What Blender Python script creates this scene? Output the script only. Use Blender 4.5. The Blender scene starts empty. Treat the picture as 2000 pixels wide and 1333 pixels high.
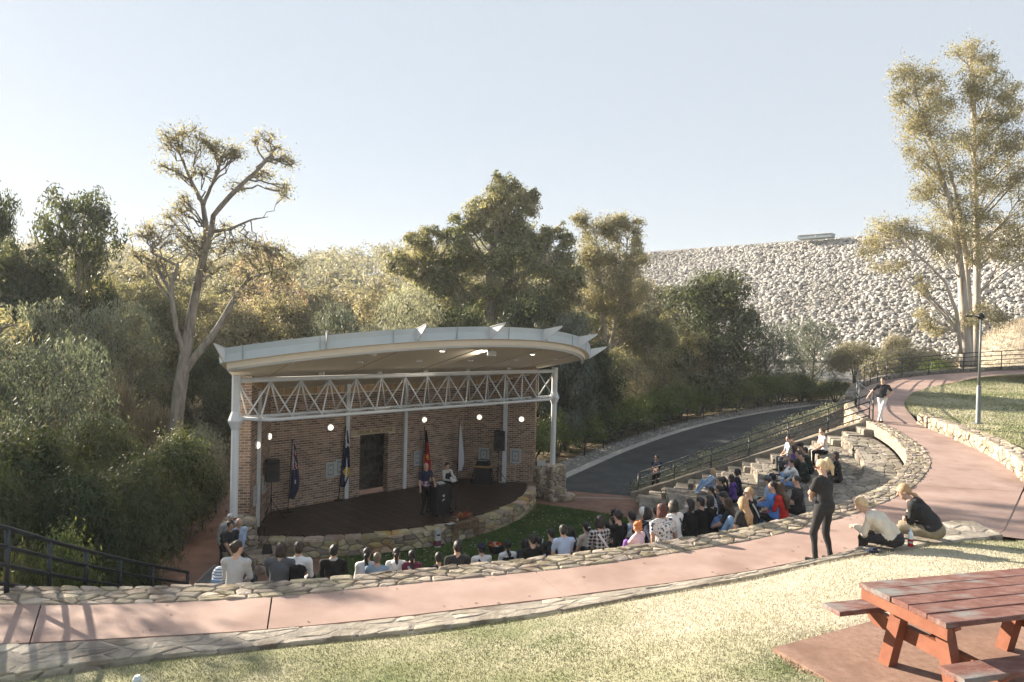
import bpy, math, random
import numpy as np
from mathutils import Vector
rnd = random.Random(11)
NR = np.random.RandomState(7)
SC = bpy.context.scene
COL = SC.collection
PI = math.pi
rad = math.radians

# ---------------------------------------------------------------- camera
FPX = 1333.0
CAMZ = 7.0
ROLL, PITCH = rad(1.4), rad(0.5)
_F = np.array([0, math.cos(PITCH), -math.sin(PITCH)])
_U0 = np.cross(np.array([1.0, 0, 0]), _F)
_R = np.array([1.0, 0, 0]) * math.cos(ROLL) + _U0 * math.sin(ROLL)
_U = _U0 * math.cos(ROLL) - np.array([1.0, 0, 0]) * math.sin(ROLL)
_C = np.array([0, 0, CAMZ])
cam = bpy.data.cameras.new('camera')
cam.sensor_width = 36.0
cam.lens = FPX / 2000 * 36.0
cam.clip_start, cam.clip_end = 0.1, 5000
camo = bpy.data.objects.new('camera', cam)
COL.objects.link(camo)
from mathutils import Matrix
camo.matrix_world = Matrix(((_R[0], _U[0], -_F[0], 0), (_R[1], _U[1], -_F[1], 0), (_R[2], _U[2], -_F[2], CAMZ), (0, 0, 0, 1)))
SC.camera = camo

# ---------------------------------------------------------------- light
SUN_EL, SUN_AZ = rad(20.5), rad(146.5)      # the sun stands low, to the left and beyond the stage
wd = bpy.data.worlds.new('World'); SC.world = wd; wd.use_nodes = True
_n = wd.node_tree.nodes; _l = wd.node_tree.links
_bg = _n['Background']
_sky = _n.new('ShaderNodeTexSky'); _sky.sky_type = 'NISHITA'; _sky.sun_disc = False
_sky.sun_elevation = SUN_EL
_sky.sun_rotation = PI / 2 - SUN_AZ
_sky.air_density, _sky.dust_density, _sky.ozone_density = 1.0, 0.4, 1.5
_mx = _n.new('ShaderNodeMix'); _mx.data_type = 'RGBA'; _mx.inputs[0].default_value = 0.90      # thin even high haze over the clear sky
_mx.inputs[7].default_value = (2.12, 2.33, 2.55, 1); _l.new(_sky.outputs[0], _mx.inputs[6]); _l.new(_mx.outputs[2], _bg.inputs[0]); _bg.inputs[1].default_value = 0.07
sl = bpy.data.lights.new('sun', 'SUN'); sl.energy = 4.4; sl.angle = rad(0.6); sl.color = (1.0, 0.87, 0.70)
slo = bpy.data.objects.new('sun', sl); COL.objects.link(slo)
_sd = Vector((math.cos(SUN_EL) * math.cos(SUN_AZ), math.cos(SUN_EL) * math.sin(SUN_AZ), math.sin(SUN_EL)))
slo.rotation_euler = _sd.to_track_quat('Z', 'Y').to_euler()
SC.view_settings.view_transform = 'Standard'
SC.view_settings.look = 'None'
SC.view_settings.exposure = 2.1
SC.view_settings.gamma = 1.0
SC.view_settings.use_curve_mapping = False
SC.cycles.max_bounces = 5; SC.cycles.diffuse_bounces = 4; SC.cycles.transmission_bounces = 3; SC.cycles.transparent_max_bounces = 6
SC.cycles.caustics_reflective = False; SC.cycles.caustics_refractive = False

# ---------------------------------------------------------------- where things stand: a sight line met with a level or a distance
def ray(u, v): return _F + _R * (u - 1000) / FPX - _U * (v - 666.5) / FPX
def gz(u, v, z):
    d = ray(u, v); return _C + d * ((z - CAMZ) / d[2])
def gd(u, v, y):
    d = ray(u, v); return _C + d * (y / d[1])
def proj(q):
    q = np.asarray(q, float) - _C; d = q @ _F
    return np.array([1000 + FPX * (q @ _R) / d, 666.5 - FPX * (q @ _U) / d, d])
C45 = math.sqrt(0.5)
SO = np.array([-3.07, 25.0])
def S(u, w, z=0.0):                    # bandstand frame: u along its front, w towards the audience
    return np.array([SO[0] + C45 * (u + w), SO[1] + C45 * (u - w), z])
def interp(x, xs, ys): return float(np.interp(x, xs, ys))

# ---------------------------------------------------------------- materials
def M(name, c1, c2=None, scale=4.0, rough=0.8, bump=0.0, bscale=None, vary=0.0, metal=0.0, world=True, detail=4.0, spec=0.3,
      c3=None, scale3=1.0, lo=0.35, hi=0.65, stretch=None, huevary=0.0):
    m = bpy.data.materials.new(name); m.use_nodes = True
    n, l = m.node_tree.nodes, m.node_tree.links
    b = n['Principled BSDF']
    b.inputs['Roughness'].default_value = rough; b.inputs['Metallic'].default_value = metal
    b.inputs['Specular IOR Level'].default_value = spec
    col = None
    if world:
        g = n.new('ShaderNodeNewGeometry'); co = g.outputs['Position']
    else:
        g = n.new('ShaderNodeTexCoord'); co = g.outputs['Object']
    if stretch:
        mp = n.new('ShaderNodeMapping'); mp.inputs['Scale'].default_value = stretch
        l.new(co, mp.inputs[0]); co = mp.outputs[0]
    def noise(sc, dt=detail):
        t = n.new('ShaderNodeTexNoise'); t.inputs['Scale'].default_value = sc; t.inputs['Detail'].default_value = dt
        t.inputs['Roughness'].default_value = 0.6
        l.new(co, t.inputs['Vector']); return t.outputs[0]
    def rng(x, a, z):
        r = n.new('ShaderNodeMapRange'); r.inputs[1].default_value = a; r.inputs[2].default_value = z
        l.new(x, r.inputs[0]); return r.outputs[0]
    def mix(f, a, bb, mode='MIX'):
        x = n.new('ShaderNodeMix'); x.data_type = 'RGBA'; x.blend_type = mode
        if isinstance(f, float): x.inputs[0].default_value = f
        else: l.new(f, x.inputs[0])
        for i, q in ((6, a), (7, bb)):
            if isinstance(q, tuple): x.inputs[i].default_value = (*q, 1)
            else: l.new(q, x.inputs[i])
        return x.outputs[2]
    col = c1
    if c2: col = mix(rng(noise(scale), lo, hi), c1, c2)
    if c3: col = mix(rng(noise(scale3, 3), 0.5, 0.68), col, c3)
    if vary or huevary:
        gi = n.new('ShaderNodeNewGeometry'); oi = n.new('ShaderNodeObjectInfo')
        a = n.new('ShaderNodeMath'); a.operation = 'ADD'; l.new(gi.outputs['Random Per Island'], a.inputs[0]); l.new(oi.outputs['Random'], a.inputs[1])
        f = n.new('ShaderNodeMath'); f.operation = 'FRACT'; l.new(a.outputs[0], f.inputs[0])
        hs = n.new('ShaderNodeHueSaturation')
        r = n.new('ShaderNodeMapRange'); r.inputs[3].default_value = 1 - vary; r.inputs[4].default_value = 1 + vary
        l.new(f.outputs[0], r.inputs[0]); l.new(r.outputs[0], hs.inputs['Value'])
        if huevary:
            m7 = n.new('ShaderNodeMath'); m7.operation = 'MULTIPLY'; m7.inputs[1].default_value = 7.31; l.new(f.outputs[0], m7.inputs[0])
            f2 = n.new('ShaderNodeMath'); f2.operation = 'FRACT'; l.new(m7.outputs[0], f2.inputs[0])
            r2 = n.new('ShaderNodeMapRange'); r2.inputs[3].default_value = 1 - huevary * 8; r2.inputs[4].default_value = 1 + huevary * 8
            l.new(f2.outputs[0], r2.inputs[0]); l.new(r2.outputs[0], hs.inputs['Saturation'])
            r3 = n.new('ShaderNodeMapRange'); r3.inputs[3].default_value = 0.5 - huevary; r3.inputs[4].default_value = 0.5 + huevary
            l.new(f2.outputs[0], r3.inputs[0]); l.new(r3.outputs[0], hs.inputs['Hue'])
        if isinstance(col, tuple): hs.inputs['Color'].default_value = (*col, 1)
        else: l.new(col, hs.inputs['Color'])
        col = hs.outputs[0]
    if isinstance(col, tuple): b.inputs['Base Color'].default_value = (*col, 1)
    else: l.new(col, b.inputs['Base Color'])
    if bump:
        bp = n.new('ShaderNodeBump'); bp.inputs['Strength'].default_value = 1.0; bp.inputs['Distance'].default_value = bump
        l.new(noise(bscale or scale * 3, 5), bp.inputs['Height']); l.new(bp.outputs[0], b.inputs['Normal'])
    return m

def add_sunlit_patch(m, c, r0, r1, col):
    """pale sun glare painted into the ground colour, with a ragged edge"""
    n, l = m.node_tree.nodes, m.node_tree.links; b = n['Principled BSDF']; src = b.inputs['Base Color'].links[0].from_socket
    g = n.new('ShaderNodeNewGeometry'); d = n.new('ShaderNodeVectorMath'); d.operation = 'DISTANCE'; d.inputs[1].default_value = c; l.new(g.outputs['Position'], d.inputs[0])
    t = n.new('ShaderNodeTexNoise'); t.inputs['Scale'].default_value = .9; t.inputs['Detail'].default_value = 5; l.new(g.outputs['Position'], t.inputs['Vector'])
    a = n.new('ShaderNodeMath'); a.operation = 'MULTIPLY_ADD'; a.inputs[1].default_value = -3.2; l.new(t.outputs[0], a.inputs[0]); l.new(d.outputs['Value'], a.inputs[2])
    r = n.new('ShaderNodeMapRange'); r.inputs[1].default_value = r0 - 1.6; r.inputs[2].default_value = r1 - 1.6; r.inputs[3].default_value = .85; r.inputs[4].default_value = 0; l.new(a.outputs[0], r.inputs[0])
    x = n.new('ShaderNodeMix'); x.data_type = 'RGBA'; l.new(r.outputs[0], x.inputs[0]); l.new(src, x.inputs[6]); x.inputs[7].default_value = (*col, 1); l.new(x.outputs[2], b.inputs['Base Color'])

def leaf_mat(name, c1, c2, trans=0.45, tcol=None, vary=0.35, tint=0.03):
    m = M(name, c1, c2, scale=0.35, rough=0.55, vary=vary, huevary=tint, world=True, spec=0.35, lo=0.4, hi=0.6)
    n, l = m.node_tree.nodes, m.node_tree.links
    b = n['Principled BSDF']; o = n['Material Output']
    t = n.new('ShaderNodeBsdfTranslucent'); mx = n.new('ShaderNodeMixShader'); mx.inputs[0].default_value = trans
    src = b.inputs['Base Color'].links[0].from_socket
    g = n.new('ShaderNodeMix'); g.data_type = 'RGBA'; g.blend_type = 'MULTIPLY'; g.inputs[0].default_value = 1.0
    g.inputs[7].default_value = (*(tcol or (1.5, 1.35, 0.6)), 1); l.new(src, g.inputs[6]); l.new(g.outputs[2], t.inputs[0])
    l.new(b.outputs[0], mx.inputs[1]); l.new(t.outputs[0], mx.inputs[2]); l.new(mx.outputs[0], o.inputs[0])
    return m

def emit_mat(name, col, st):
    m = bpy.data.materials.new(name); m.use_nodes = True
    b = m.node_tree.nodes['Principled BSDF']
    b.inputs['Base Color'].default_value = (*col, 1); b.inputs['Emission Color'].default_value = (*col, 1); b.inputs['Emission Strength'].default_value = st
    return m

# ---------------------------------------------------------------- meshes
def mk_mesh(name, V, F, smooth=False, midx=None):
    V = np.asarray(V, dtype=np.float32).reshape(-1, 3)
    me = bpy.data.meshes.new(name)
    if isinstance(F, np.ndarray):
        k = F.shape[1]; nf = len(F)
        me.vertices.add(len(V)); me.vertices.foreach_set('co', V.ravel())
        me.loops.add(nf * k); me.loops.foreach_set('vertex_index', F.astype(np.int32).ravel())
        me.polygons.add(nf); me.polygons.foreach_set('loop_start', np.arange(0, nf * k, k, dtype=np.int32))
        me.polygons.foreach_set('loop_total', np.full(nf, k, dtype=np.int32))
        me.update(calc_edges=True)
    else:
        me.from_pydata(V.tolist(), [], F); me.update()
    if smooth: me.polygons.foreach_set('use_smooth', np.ones(len(me.polygons), dtype=bool))
    if midx is not None: me.polygons.foreach_set('material_index', np.asarray(midx, dtype=np.int32))
    return me

def link(name, me, mats=None, parent=None, loc=None):
    o = bpy.data.objects.new(name, me); COL.objects.link(o)
    if mats is not None and me is not None:
        for m in (mats if isinstance(mats, (list, tuple)) else [mats]): me.materials.append(m)
    if parent is not None: o.parent = parent
    if loc is not None: o.location = loc
    return o

def tag(o, label=None, cat=None, group=None, kind=None):
    if label: o['label'] = label
    if cat: o['category'] = cat
    if group: o['group'] = group
    if kind: o['kind'] = kind
    return o

class MB:                               # collects pieces that end up as ONE mesh
    def __init__(s): s.V = []; s.F = []; s.I = []; s.n = 0
    def add(s, V, F, mi=0):
        V = np.asarray(V, float).reshape(-1, 3); s.V.append(V)
        for f in F: s.F.append([int(i) + s.n for i in f]); s.I.append(mi)
        s.n += len(V); return s
    def box(s, c, size, R=None, mi=0, taper=1.0):
        x, y, z = [q / 2 for q in size]
        V = np.array([[-x, -y, -z], [x, -y, -z], [x, y, -z], [-x, y, -z], [-x * taper, -y * taper, z], [x * taper, -y * taper, z], [x * taper, y * taper, z], [-x * taper, y * taper, z]])
        if R is not None: V = V @ np.asarray(R).T
        return s.add(V + np.asarray(c), [(3, 2, 1, 0), (4, 5, 6, 7), (0, 1, 5, 4), (1, 2, 6, 5), (2, 3, 7, 6), (3, 0, 4, 7)], mi)
    def tube(s, pts, r, n=8, mi=0, caps=True):
        P = [np.asarray(p, float) for p in pts]
        rs = r if isinstance(r, (list, tuple, np.ndarray)) else [r] * len(P)
        V = []; up = None
        for i, p in enumerate(P):
            t = (P[min(i + 1, len(P) - 1)] - P[max(i - 1, 0)]); t = t / (np.linalg.norm(t) + 1e-9)
            if up is None:
                a = np.array([0, 0, 1.0]) if abs(t[2]) < 0.9 else np.array([1.0, 0, 0])
            else: a = up
            e = a - t * (a @ t); e /= np.linalg.norm(e) + 1e-9; up = e
            g = np.cross(t, e)
            for k in range(n):
                q = 2 * PI * k / n
                V.append(p + (e * math.cos(q) + g * math.sin(q)) * rs[i])
        F = []
        for i in range(len(P) - 1):
            for k in range(n):
                a, b = i * n + k, i * n + (k + 1) % n
                F.append((a, b, b + n, a + n))
        if caps: F.append(list(range(n))[::-1]); F.append([(len(P) - 1) * n + k for k in range(n)])
        return s.add(V, F, mi)
    def lathe(s, prof, c, n=16, mi=0):
        V = []; F = []
        for (r, z) in prof:
            for k in range(n):
                q = 2 * PI * k / n; V.append((c[0] + r * math.cos(q), c[1] + r * math.sin(q), c[2] + z))
        for i in range(len(prof) - 1):
            for k in range(n):
                a, b = i * n + k, i * n + (k + 1) % n
                F.append((a, b, b + n, a + n))
        F.append(list(range(n))[::-1]); F.append([(len(prof) - 1) * n + k for k in range(n)])
        return s.add(V, F, mi)
    def prism(s, poly, n_vec, depth, mi=0):
        P = np.asarray(poly, float); n = len(P); d = np.asarray(n_vec, float) * depth
        return s.add(np.vstack([P, P + d]), [list(range(n))[::-1], [n + k for k in range(n)]] + [(k, (k + 1) % n, n + (k + 1) % n, n + k) for k in range(n)], mi)
    def mesh(s, name, off=(0, 0, 0), smooth=False):
        V = np.vstack(s.V) - np.asarray(off, float)
        return mk_mesh(name, V, s.F, smooth, s.I)

class Thing:                            # an Empty at the thing's base; parts are given in place and stored relative to it
    def __init__(s, name, loc, label=None, cat=None, group=None, kind=None, parent=None):
        s.loc = np.array(loc, float)
        s.o = bpy.data.objects.new(name, None); COL.objects.link(s.o); s.o.location = loc
        tag(s.o, label, cat, group, kind)
    def part(s, name, mb, mats, under=None, smooth=False, kind=None):
        me = mb.mesh(name, s.loc, smooth) if isinstance(mb, MB) else mb
        o = link(name, me, mats, under or s.o)
        if kind: o['kind'] = kind
        return o

def single(name, mb, mats, loc, label=None, cat=None, group=None, kind=None, smooth=False):
    o = link(name, mb.mesh(name, loc, smooth), mats, None, loc)
    return tag(o, label, cat, group, kind)

def resample(pts, n):
    P = np.asarray(pts, float); d = np.r_[0, np.cumsum(np.linalg.norm(np.diff(P, axis=0), axis=1))]
    t = np.linspace(0, d[-1], n)
    return np.stack([np.interp(t, d, P[:, k]) for k in range(P.shape[1])], 1)
def smooth_poly(pts, n, it=2):
    P = np.asarray(pts, float)
    for _ in range(it):
        Q = [P[0]]
        for a, b in zip(P[:-1], P[1:]): Q += [a * .75 + b * .25, a * .25 + b * .75]
        Q.append(P[-1]); P = np.array(Q)
    return resample(P, n)

# ---------------------------------------------------------------- irregular stones
def cells(W, H, sx, sy, r, jit=0.46):
    nx, ny = max(1, round(W / sx)), max(1, round(H / sy))
    sx, sy = W / nx, H / ny
    st = {}
    for j in range(ny):
        for i in range(-2, nx + 2):
            st[i, j] = np.array([(i + .5 + (.5 if j % 2 else 0) * 0.7 + r.uniform(-jit, jit)), (j + .5 + r.uniform(-jit, jit))])
    out = []
    for (i, j), p in st.items():
        if p[0] < -0.3 or p[0] > nx + .3: continue
        poly = [np.array(q) for q in ((max(0, p[0] - 2), max(0, p[1] - 2)), (min(nx, p[0] + 2), max(0, p[1] - 2)), (min(nx, p[0] + 2), min(ny, p[1] + 2)), (max(0, p[0] - 2), min(ny, p[1] + 2)))]
        for di in range(-3, 4):
            for dj in range(-2, 3):
                q = st.get((i + di, j + dj))
                if q is None or (di == 0 and dj == 0): continue
                nrm = q - p; mid = (p + q) / 2; new = []
                for a, b in zip(poly, poly[1:] + poly[:1]):
                    da, db = (a - mid) @ nrm, (b - mid) @ nrm
                    if da <= 0: new.append(a)
                    if (da < 0 < db) or (db < 0 < da): new.append(a + (b - a) * (da / (da - db)))
                poly = new
                if len(poly) < 3: break
            if len(poly) < 3: break
        if len(poly) < 3: continue
        P = np.array(poly) * [sx, sy]
        x, y = P[:, 0], P[:, 1]
        if 0.5 * abs(np.dot(x, np.roll(y, 1)) - np.dot(y, np.roll(x, 1))) < sx * sy * 0.12: continue
        out.append(P)
    return out

def stone(P, gap, h, r, wob=0.25, dome=0.35):
    """one stone over the cell P: (s, t, n) rows and faces"""
    c = P.mean(0)
    Q = []                                            # cut the corners so that the outline reads as a worn stone
    for a, b in zip(P, np.roll(P, -1, 0)):
        if np.linalg.norm(b - a) < 1e-4: continue
        k0, k1 = r.uniform(.06, .2), r.uniform(.8, .94); j_ = r.uniform(-.06, .06) * (b - a)[::-1]; Q += [a + (b - a) * k0 + j_ * .3, a + (b - a) * k1 - j_ * .3]
    Q = np.array(Q); d = Q - c; L = np.linalg.norm(d, axis=1, keepdims=True) + 1e-6
    base = c + d * np.clip((L - gap * .5) / L, 0.3, 1)
    n = len(base); hh = h * r.uniform(1 - wob, 1 + wob)
    tilt = np.array([r.uniform(-.3, .3), r.uniform(-.3, .3)]) * hh / (L.max() + 1e-6)
    def ring(f, z):
        p = c + (base - c) * f
        zz = z + (p - c) @ tilt + np.array([r.uniform(-.12, .12) * hh for _ in range(n)])
        return np.c_[p, zz]
    V = np.vstack([np.c_[base, np.full(n, -0.03)], ring(0.97, hh * (1 - dome)), ring(0.82, hh), [[c[0], c[1], hh * (1.04)]]])
    F = []
    for k in range(n):
        a, b = k, (k + 1) % n
        F += [(a, b, n + b, n + a), (n + a, n + b, 2 * n + b, 2 * n + a), (2 * n + a, 2 * n + b, 3 * n)]
    return V, F

def lay_stones(T, panels, mat, name='stone', limit=300, under=None, rest='stone_rubble'):
    """panels: list of (cells, frame(s,t,n)->xyz, gap, height); largest in view become objects of their own"""
    allp = []
    for (cl, fr, gap, h, dome) in panels:
        for P in cl:
            V, F = stone(P, gap, h, rnd, dome=dome)
            W = np.array([fr(*q) for q in V])
            d = proj(W.mean(0))[2]
            sz = np.ptp(P[:, 0]) * np.ptp(P[:, 1]) / max(d, 1) ** 2
            q = proj(W.mean(0)); vis = -60 < q[0] < 2060 and -60 < q[1] < 1400 and d > 0
            allp.append((sz if vis else sz * 1e-3, W, F))
    allp.sort(key=lambda q: -q[0])
    mb = MB()
    for k, (_, W, F) in enumerate(allp):
        if k < limit: T.part(name, MB().add(W, F), mat, under)
        else: mb.add(W, F)
    if mb.n: T.part(rest, mb, mat, under, kind='stuff')
    return len(allp)
# ================================================================ materials used by the setting
m_litter = M('leaf_litter', (0.10, 0.075, 0.045), (0.17, 0.13, 0.08), 1.6, 0.95, 0.03, 9, c3=(0.07, 0.075, 0.03), scale3=0.25)
m_hill = M('hill_ground', (0.07, 0.075, 0.035), (0.14, 0.11, 0.06), 0.15, 0.95)
m_concrete = M('red_concrete', (0.300, 0.208, 0.178), (0.368, 0.268, 0.234), 1.3, 0.85, 0.006, 55, c3=(0.238, 0.158, 0.134), scale3=0.55)
m_apron = M('brown_concrete', (0.17, 0.095, 0.07), (0.23, 0.135, 0.10), 1.4, 0.8, 0.004, 60)
m_joint = M('joint_filler', (0.03, 0.02, 0.016))
m_asphalt = M('asphalt', (0.040, 0.043, 0.045), (0.062, 0.064, 0.066), 1.3, 0.85, 0.006, 120, c3=(0.03, 0.031, 0.033), scale3=0.3)
m_kerb = M('kerb_concrete', (0.30, 0.29, 0.27), (0.40, 0.39, 0.36), 3, 0.9, 0.004, 60)
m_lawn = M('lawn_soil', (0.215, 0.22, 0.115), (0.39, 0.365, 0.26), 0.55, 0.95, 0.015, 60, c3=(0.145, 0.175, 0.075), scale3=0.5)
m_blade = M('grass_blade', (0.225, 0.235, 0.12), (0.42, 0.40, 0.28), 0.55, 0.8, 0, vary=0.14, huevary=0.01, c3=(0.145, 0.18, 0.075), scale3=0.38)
add_sunlit_patch(m_lawn, (4.6, 9.6, 3.6), 2.4, 4.2, (0.50, 0.455, 0.36)); add_sunlit_patch(m_blade, (4.6, 9.6, 3.6), 2.4, 4.2, (0.55, 0.505, 0.41))  # overexposed sunlight on the lawn, painted pale into soil and blades
m_lawn_green = M('green_lawn', (0.040, 0.075, 0.020), (0.075, 0.115, 0.032), 1.1, 0.95, 0.03, 45, c3=(0.14, 0.13, 0.05), scale3=0.5)
m_blade_green = M('green_blade', (0.05, 0.10, 0.025), (0.10, 0.15, 0.04), 1.1, 0.8, vary=0.3, huevary=0.02)
m_stone = M('wall_stone', (0.30, 0.25, 0.19), (0.43, 0.37, 0.29), 5, 0.9, 0.012, 22, vary=0.34, huevary=0.018, c3=(0.20, 0.155, 0.11), scale3=2.2)
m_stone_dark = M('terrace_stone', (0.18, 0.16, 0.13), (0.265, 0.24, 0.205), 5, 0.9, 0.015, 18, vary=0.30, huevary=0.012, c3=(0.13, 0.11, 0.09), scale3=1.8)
m_stone_stage = M('stage_stone', (0.29, 0.235, 0.15), (0.40, 0.35, 0.27), 4, 0.9, 0.012, 20, vary=0.40, huevary=0.03, c3=(0.36, 0.22, 0.10), scale3=0.9)
m_mortar = M('stone_mortar', (0.20, 0.18, 0.155), (0.30, 0.27, 0.235), 6, 0.95, 0.01, 40)
m_mortar_d = M('dark_mortar', (0.11, 0.10, 0.085), (0.17, 0.155, 0.13), 6, 0.95, 0.01, 40)
m_rail = M('dark_blue_steel', (0.010, 0.015, 0.022), (0.018, 0.025, 0.034), 8, 0.38, spec=0.5)

# ================================================================ terrain
def sstep(x): x = np.clip(x, 0, 1); return x * x * (3 - 2 * x)
def terr(x, y):
    d = np.hypot(x + 10, y)
    left = 41 * (1 - .28 * sstep((-x - 20) / 90)) * sstep((d - 62) / 300) * sstep((40 - x + y * 0.16) / 90) * sstep((y - 5) / 60)
    bank = 2.9 * sstep((17.5 - y) / 8) * sstep((-8.5 - x) / 2.0) * sstep((y + 40) / 30)
    roll = 0.5 * np.sin(x * .11) * np.sin(y * .09 + 1) * sstep((d - 40) / 40)
    return -0.35 + left + bank + roll
xs = np.concatenate([np.arange(-1200, -160, 80), np.arange(-160, -40, 6), np.arange(-40, 60, 2.0), np.arange(60, 200, 7), np.arange(200, 1300, 100)])
ys = np.concatenate([np.arange(-300, -20, 40), np.arange(-20, 70, 2.0), np.arange(70, 200, 5), np.arange(200, 420, 14), np.arange(420, 2600, 150)])
X, Y = np.meshgrid(xs, ys); Z = terr(X, Y)
nx = len(xs); I = np.arange(len(ys) - 1)[:, None] * nx + np.arange(nx - 1)[None, :]
gf = np.stack([I, I + 1, I + nx + 1, I + nx], -1).reshape(-1, 4)
tag(link('ground', mk_mesh('ground', np.stack([X, Y, Z], -1).reshape(-1, 3), gf, True), m_litter), kind='structure')

def ruled(name, A, B, mats, n=2, skirt=0.0, kind='structure', smooth=True, lift=0.0):
    A, B = np.asarray(A, float), np.asarray(B, float); V = []; F = []
    for j in range(n):
        t = j / (n - 1); V.append(A * (1 - t) + B * t)
    V = np.vstack(V); V[:, 2] += lift; m = len(A)
    for j in range(n - 1):
        for i in range(m - 1): F.append((j * m + i, j * m + i + 1, (j + 1) * m + i + 1, (j + 1) * m + i))
    if skirt:
        k = len(V); rim = [i for i in range(m)] + [j * m + m - 1 for j in range(1, n)] + [(n - 1) * m + i for i in range(m - 2, -1, -1)] + [j * m for j in range(n - 2, 0, -1)]
        W = V[rim].copy(); W[:, 2] -= skirt; V = np.vstack([V, W]); L = len(rim)
        for i in range(L): F.append((rim[i], k + i, k + (i + 1) % L, rim[(i + 1) % L]))
    me = mk_mesh(name, V, F, False)
    import bmesh
    bm = bmesh.new(); bm.from_mesh(me); bmesh.ops.recalc_face_normals(bm, faces=bm.faces); bm.to_mesh(me); bm.free()
    o = link(name, me, mats)
    return tag(o, kind=kind)

# ================================================================ the curve of the amphitheatre
CW = S(0, -6.4)[:2]; RIN = 13.1
IWP = [(-12, 10.75, 2.64), (-9.6, 10.35, 2.70), (-7.61, 10.24, 2.75), (-5.84, 10.24, 2.8), (-4.13, 10.4, 2.85), (-3.01, 10.59, 2.9), (-1.87, 10.86, 2.95), (-0.49, 11.2, 3.0), (0.78, 11.45, 3.06), (2.11, 11.87, 3.12),
       (3.4, 12.4, 3.16), (4.79, 13.05, 3.2), (5.6, 13.52, 3.23), (6.95, 14.36, 3.28), (7.82, 14.95, 3.33), (8.48, 15.47, 3.37), (9.25, 16.15, 3.4), (10.2, 17.03, 3.48), (11.55, 18.75, 3.55),
       (12.22, 19.7, 3.58), (12.8, 20.75, 3.62), (13.32, 21.92, 3.7), (14.1, 24.21, 3.78), (14.55, 25.9, 3.84), (14.72, 27.15, 3.9)]
IWP = smooth_poly(IWP, 90, 1)
ITW = [(-12, 11.25, 2.72), (-9.6, 10.9, 2.78), (-8.01, 10.78, 2.83), (-6.43, 10.72, 2.87), (-4.3, 10.86, 2.93), (-3.13, 11.0, 2.98), (-2.0, 11.24, 3.03), (-0.62, 11.6, 3.08), (0.7, 11.88, 3.15), (1.95, 12.32, 3.2), (3.03, 12.76, 3.23),
       (3.93, 13.2, 3.25), (4.9, 13.72, 3.28), (5.7, 14.15, 3.31), (7.25, 15.2, 3.36), (8.72, 16.44, 3.43), (9.77, 17.4, 3.5), (11.2, 19.3, 3.62), (11.95, 20.5, 3.66), (12.6, 21.9, 3.74), (13.38, 23.9, 3.82), (13.88, 25.85, 3.9), (14.03, 26.9, 3.95)]
ITW = smooth_poly(ITW, 90, 1)
_th = np.arctan2(ITW[:, 1] - CW[1], ITW[:, 0] - CW[0]); _rr = np.hypot(ITW[:, 0] - CW[0], ITW[:, 1] - CW[1]); _zz = ITW[:, 2] - 0.08
_ox = np.argsort(_th)
def r_out(th): return float(np.interp(th, _th[_ox], _rr[_ox]))
def z_path(th): return float(np.interp(th, _th[_ox], _zz[_ox]))
NT = 8
def r_k(k, th): return RIN + (r_out(th) - RIN) * k / NT
def z_k(j, th): return z_path(th) * (j + 1) / (NT + 1)
def pol(r, th, z): return np.array([CW[0] + r * math.cos(th), CW[1] + r * math.sin(th), z])
RA, RB = np.array([5.63, 29.65]), np.array([14.45, 27.35])      # foot and head of the right stair
_ad = (RB - RA) / np.linalg.norm(RB - RA); _an = np.array([_ad[1], -_ad[0]])   # towards the seats
AISLE = 1.3
TH0 = rad(-91.2)
def th_end(k):
    lo, hi = rad(-40), rad(5)
    for _ in range(40):
        m = (lo + hi) / 2; p = pol(r_k(k, m), m, 0)[:2]
        if (p - RA) @ _an > AISLE: lo = m
        else: hi = m
    return lo

# path, as slabs between joints; the joints lie open, dark below
OBP = [(-12, 9.5, 2.64), (-9.0, 9.15, 2.69), (-6.67, 8.99, 2.75), (-5.23, 9.13, 2.8), (-3.69, 9.31, 2.85), (-2.59, 9.48, 2.9), (-1.41, 9.71, 2.96), (-0.43, 9.98, 3.0), (0.87, 10.27, 3.07), (1.26, 10.39, 3.09), (2.52, 10.75, 3.14), (4.17, 11.32, 3.2),
       (4.81, 11.6, 3.23), (5.4, 11.82, 3.26), (6.6, 12.2, 3.3), (8.7, 12.85, 3.36), (9.6, 13.2, 3.4), (13.35, 17.6, 3.5), (13.95, 18.7, 3.56), (14.62, 20.64, 3.68), (15.4, 23.42, 3.75), (15.92, 26.01, 3.85), (16.31, 27.29, 3.87)]
def at_x(poly, t):
    P = np.asarray(poly); d = np.r_[0, np.cumsum(np.linalg.norm(np.diff(P[:, :2], axis=0), axis=1))]; d /= d[-1]
    return np.array([np.interp(t, d, P[:, k]) for k in range(3)])
_keyA = [(-12, 10.75), (-7.61, 10.24), (-0.49, 11.2), (5.6, 13.52), (8.3, 15.3), (10.6, 17.5), (12.3, 19.8), (14.1, 24.21), (14.72, 27.15)]
_keyB = [(-12, 9.5), (-6.67, 8.99), (-0.43, 9.98), (5.4, 11.82), (9.3, 13.1), (13.35, 17.6), (14.3, 19.7), (15.4, 23.42), (16.31, 27.29)]
def par(poly, key):
    P = np.asarray(poly); d = np.r_[0, np.cumsum(np.linalg.norm(np.diff(P[:, :2], axis=0), axis=1))]; d /= d[-1]
    dense = np.array([at_x(poly, t) for t in np.linspace(0, 1, 1500)])
    return [float(np.linspace(0, 1, 1500)[np.argmin(np.hypot(dense[:, 0] - a, dense[:, 1] - b))]) for a, b in key]
_pa, _pb = par(IWP, _keyA), par(OBP, _keyB); _pk = np.linspace(0, 1, len(_keyA))
def path_pt(s, t):
    return at_x(IWP, np.interp(s, _pk, _pa)) * (1 - t) + at_x(OBP, np.interp(s, _pk, _pb)) * t
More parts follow.
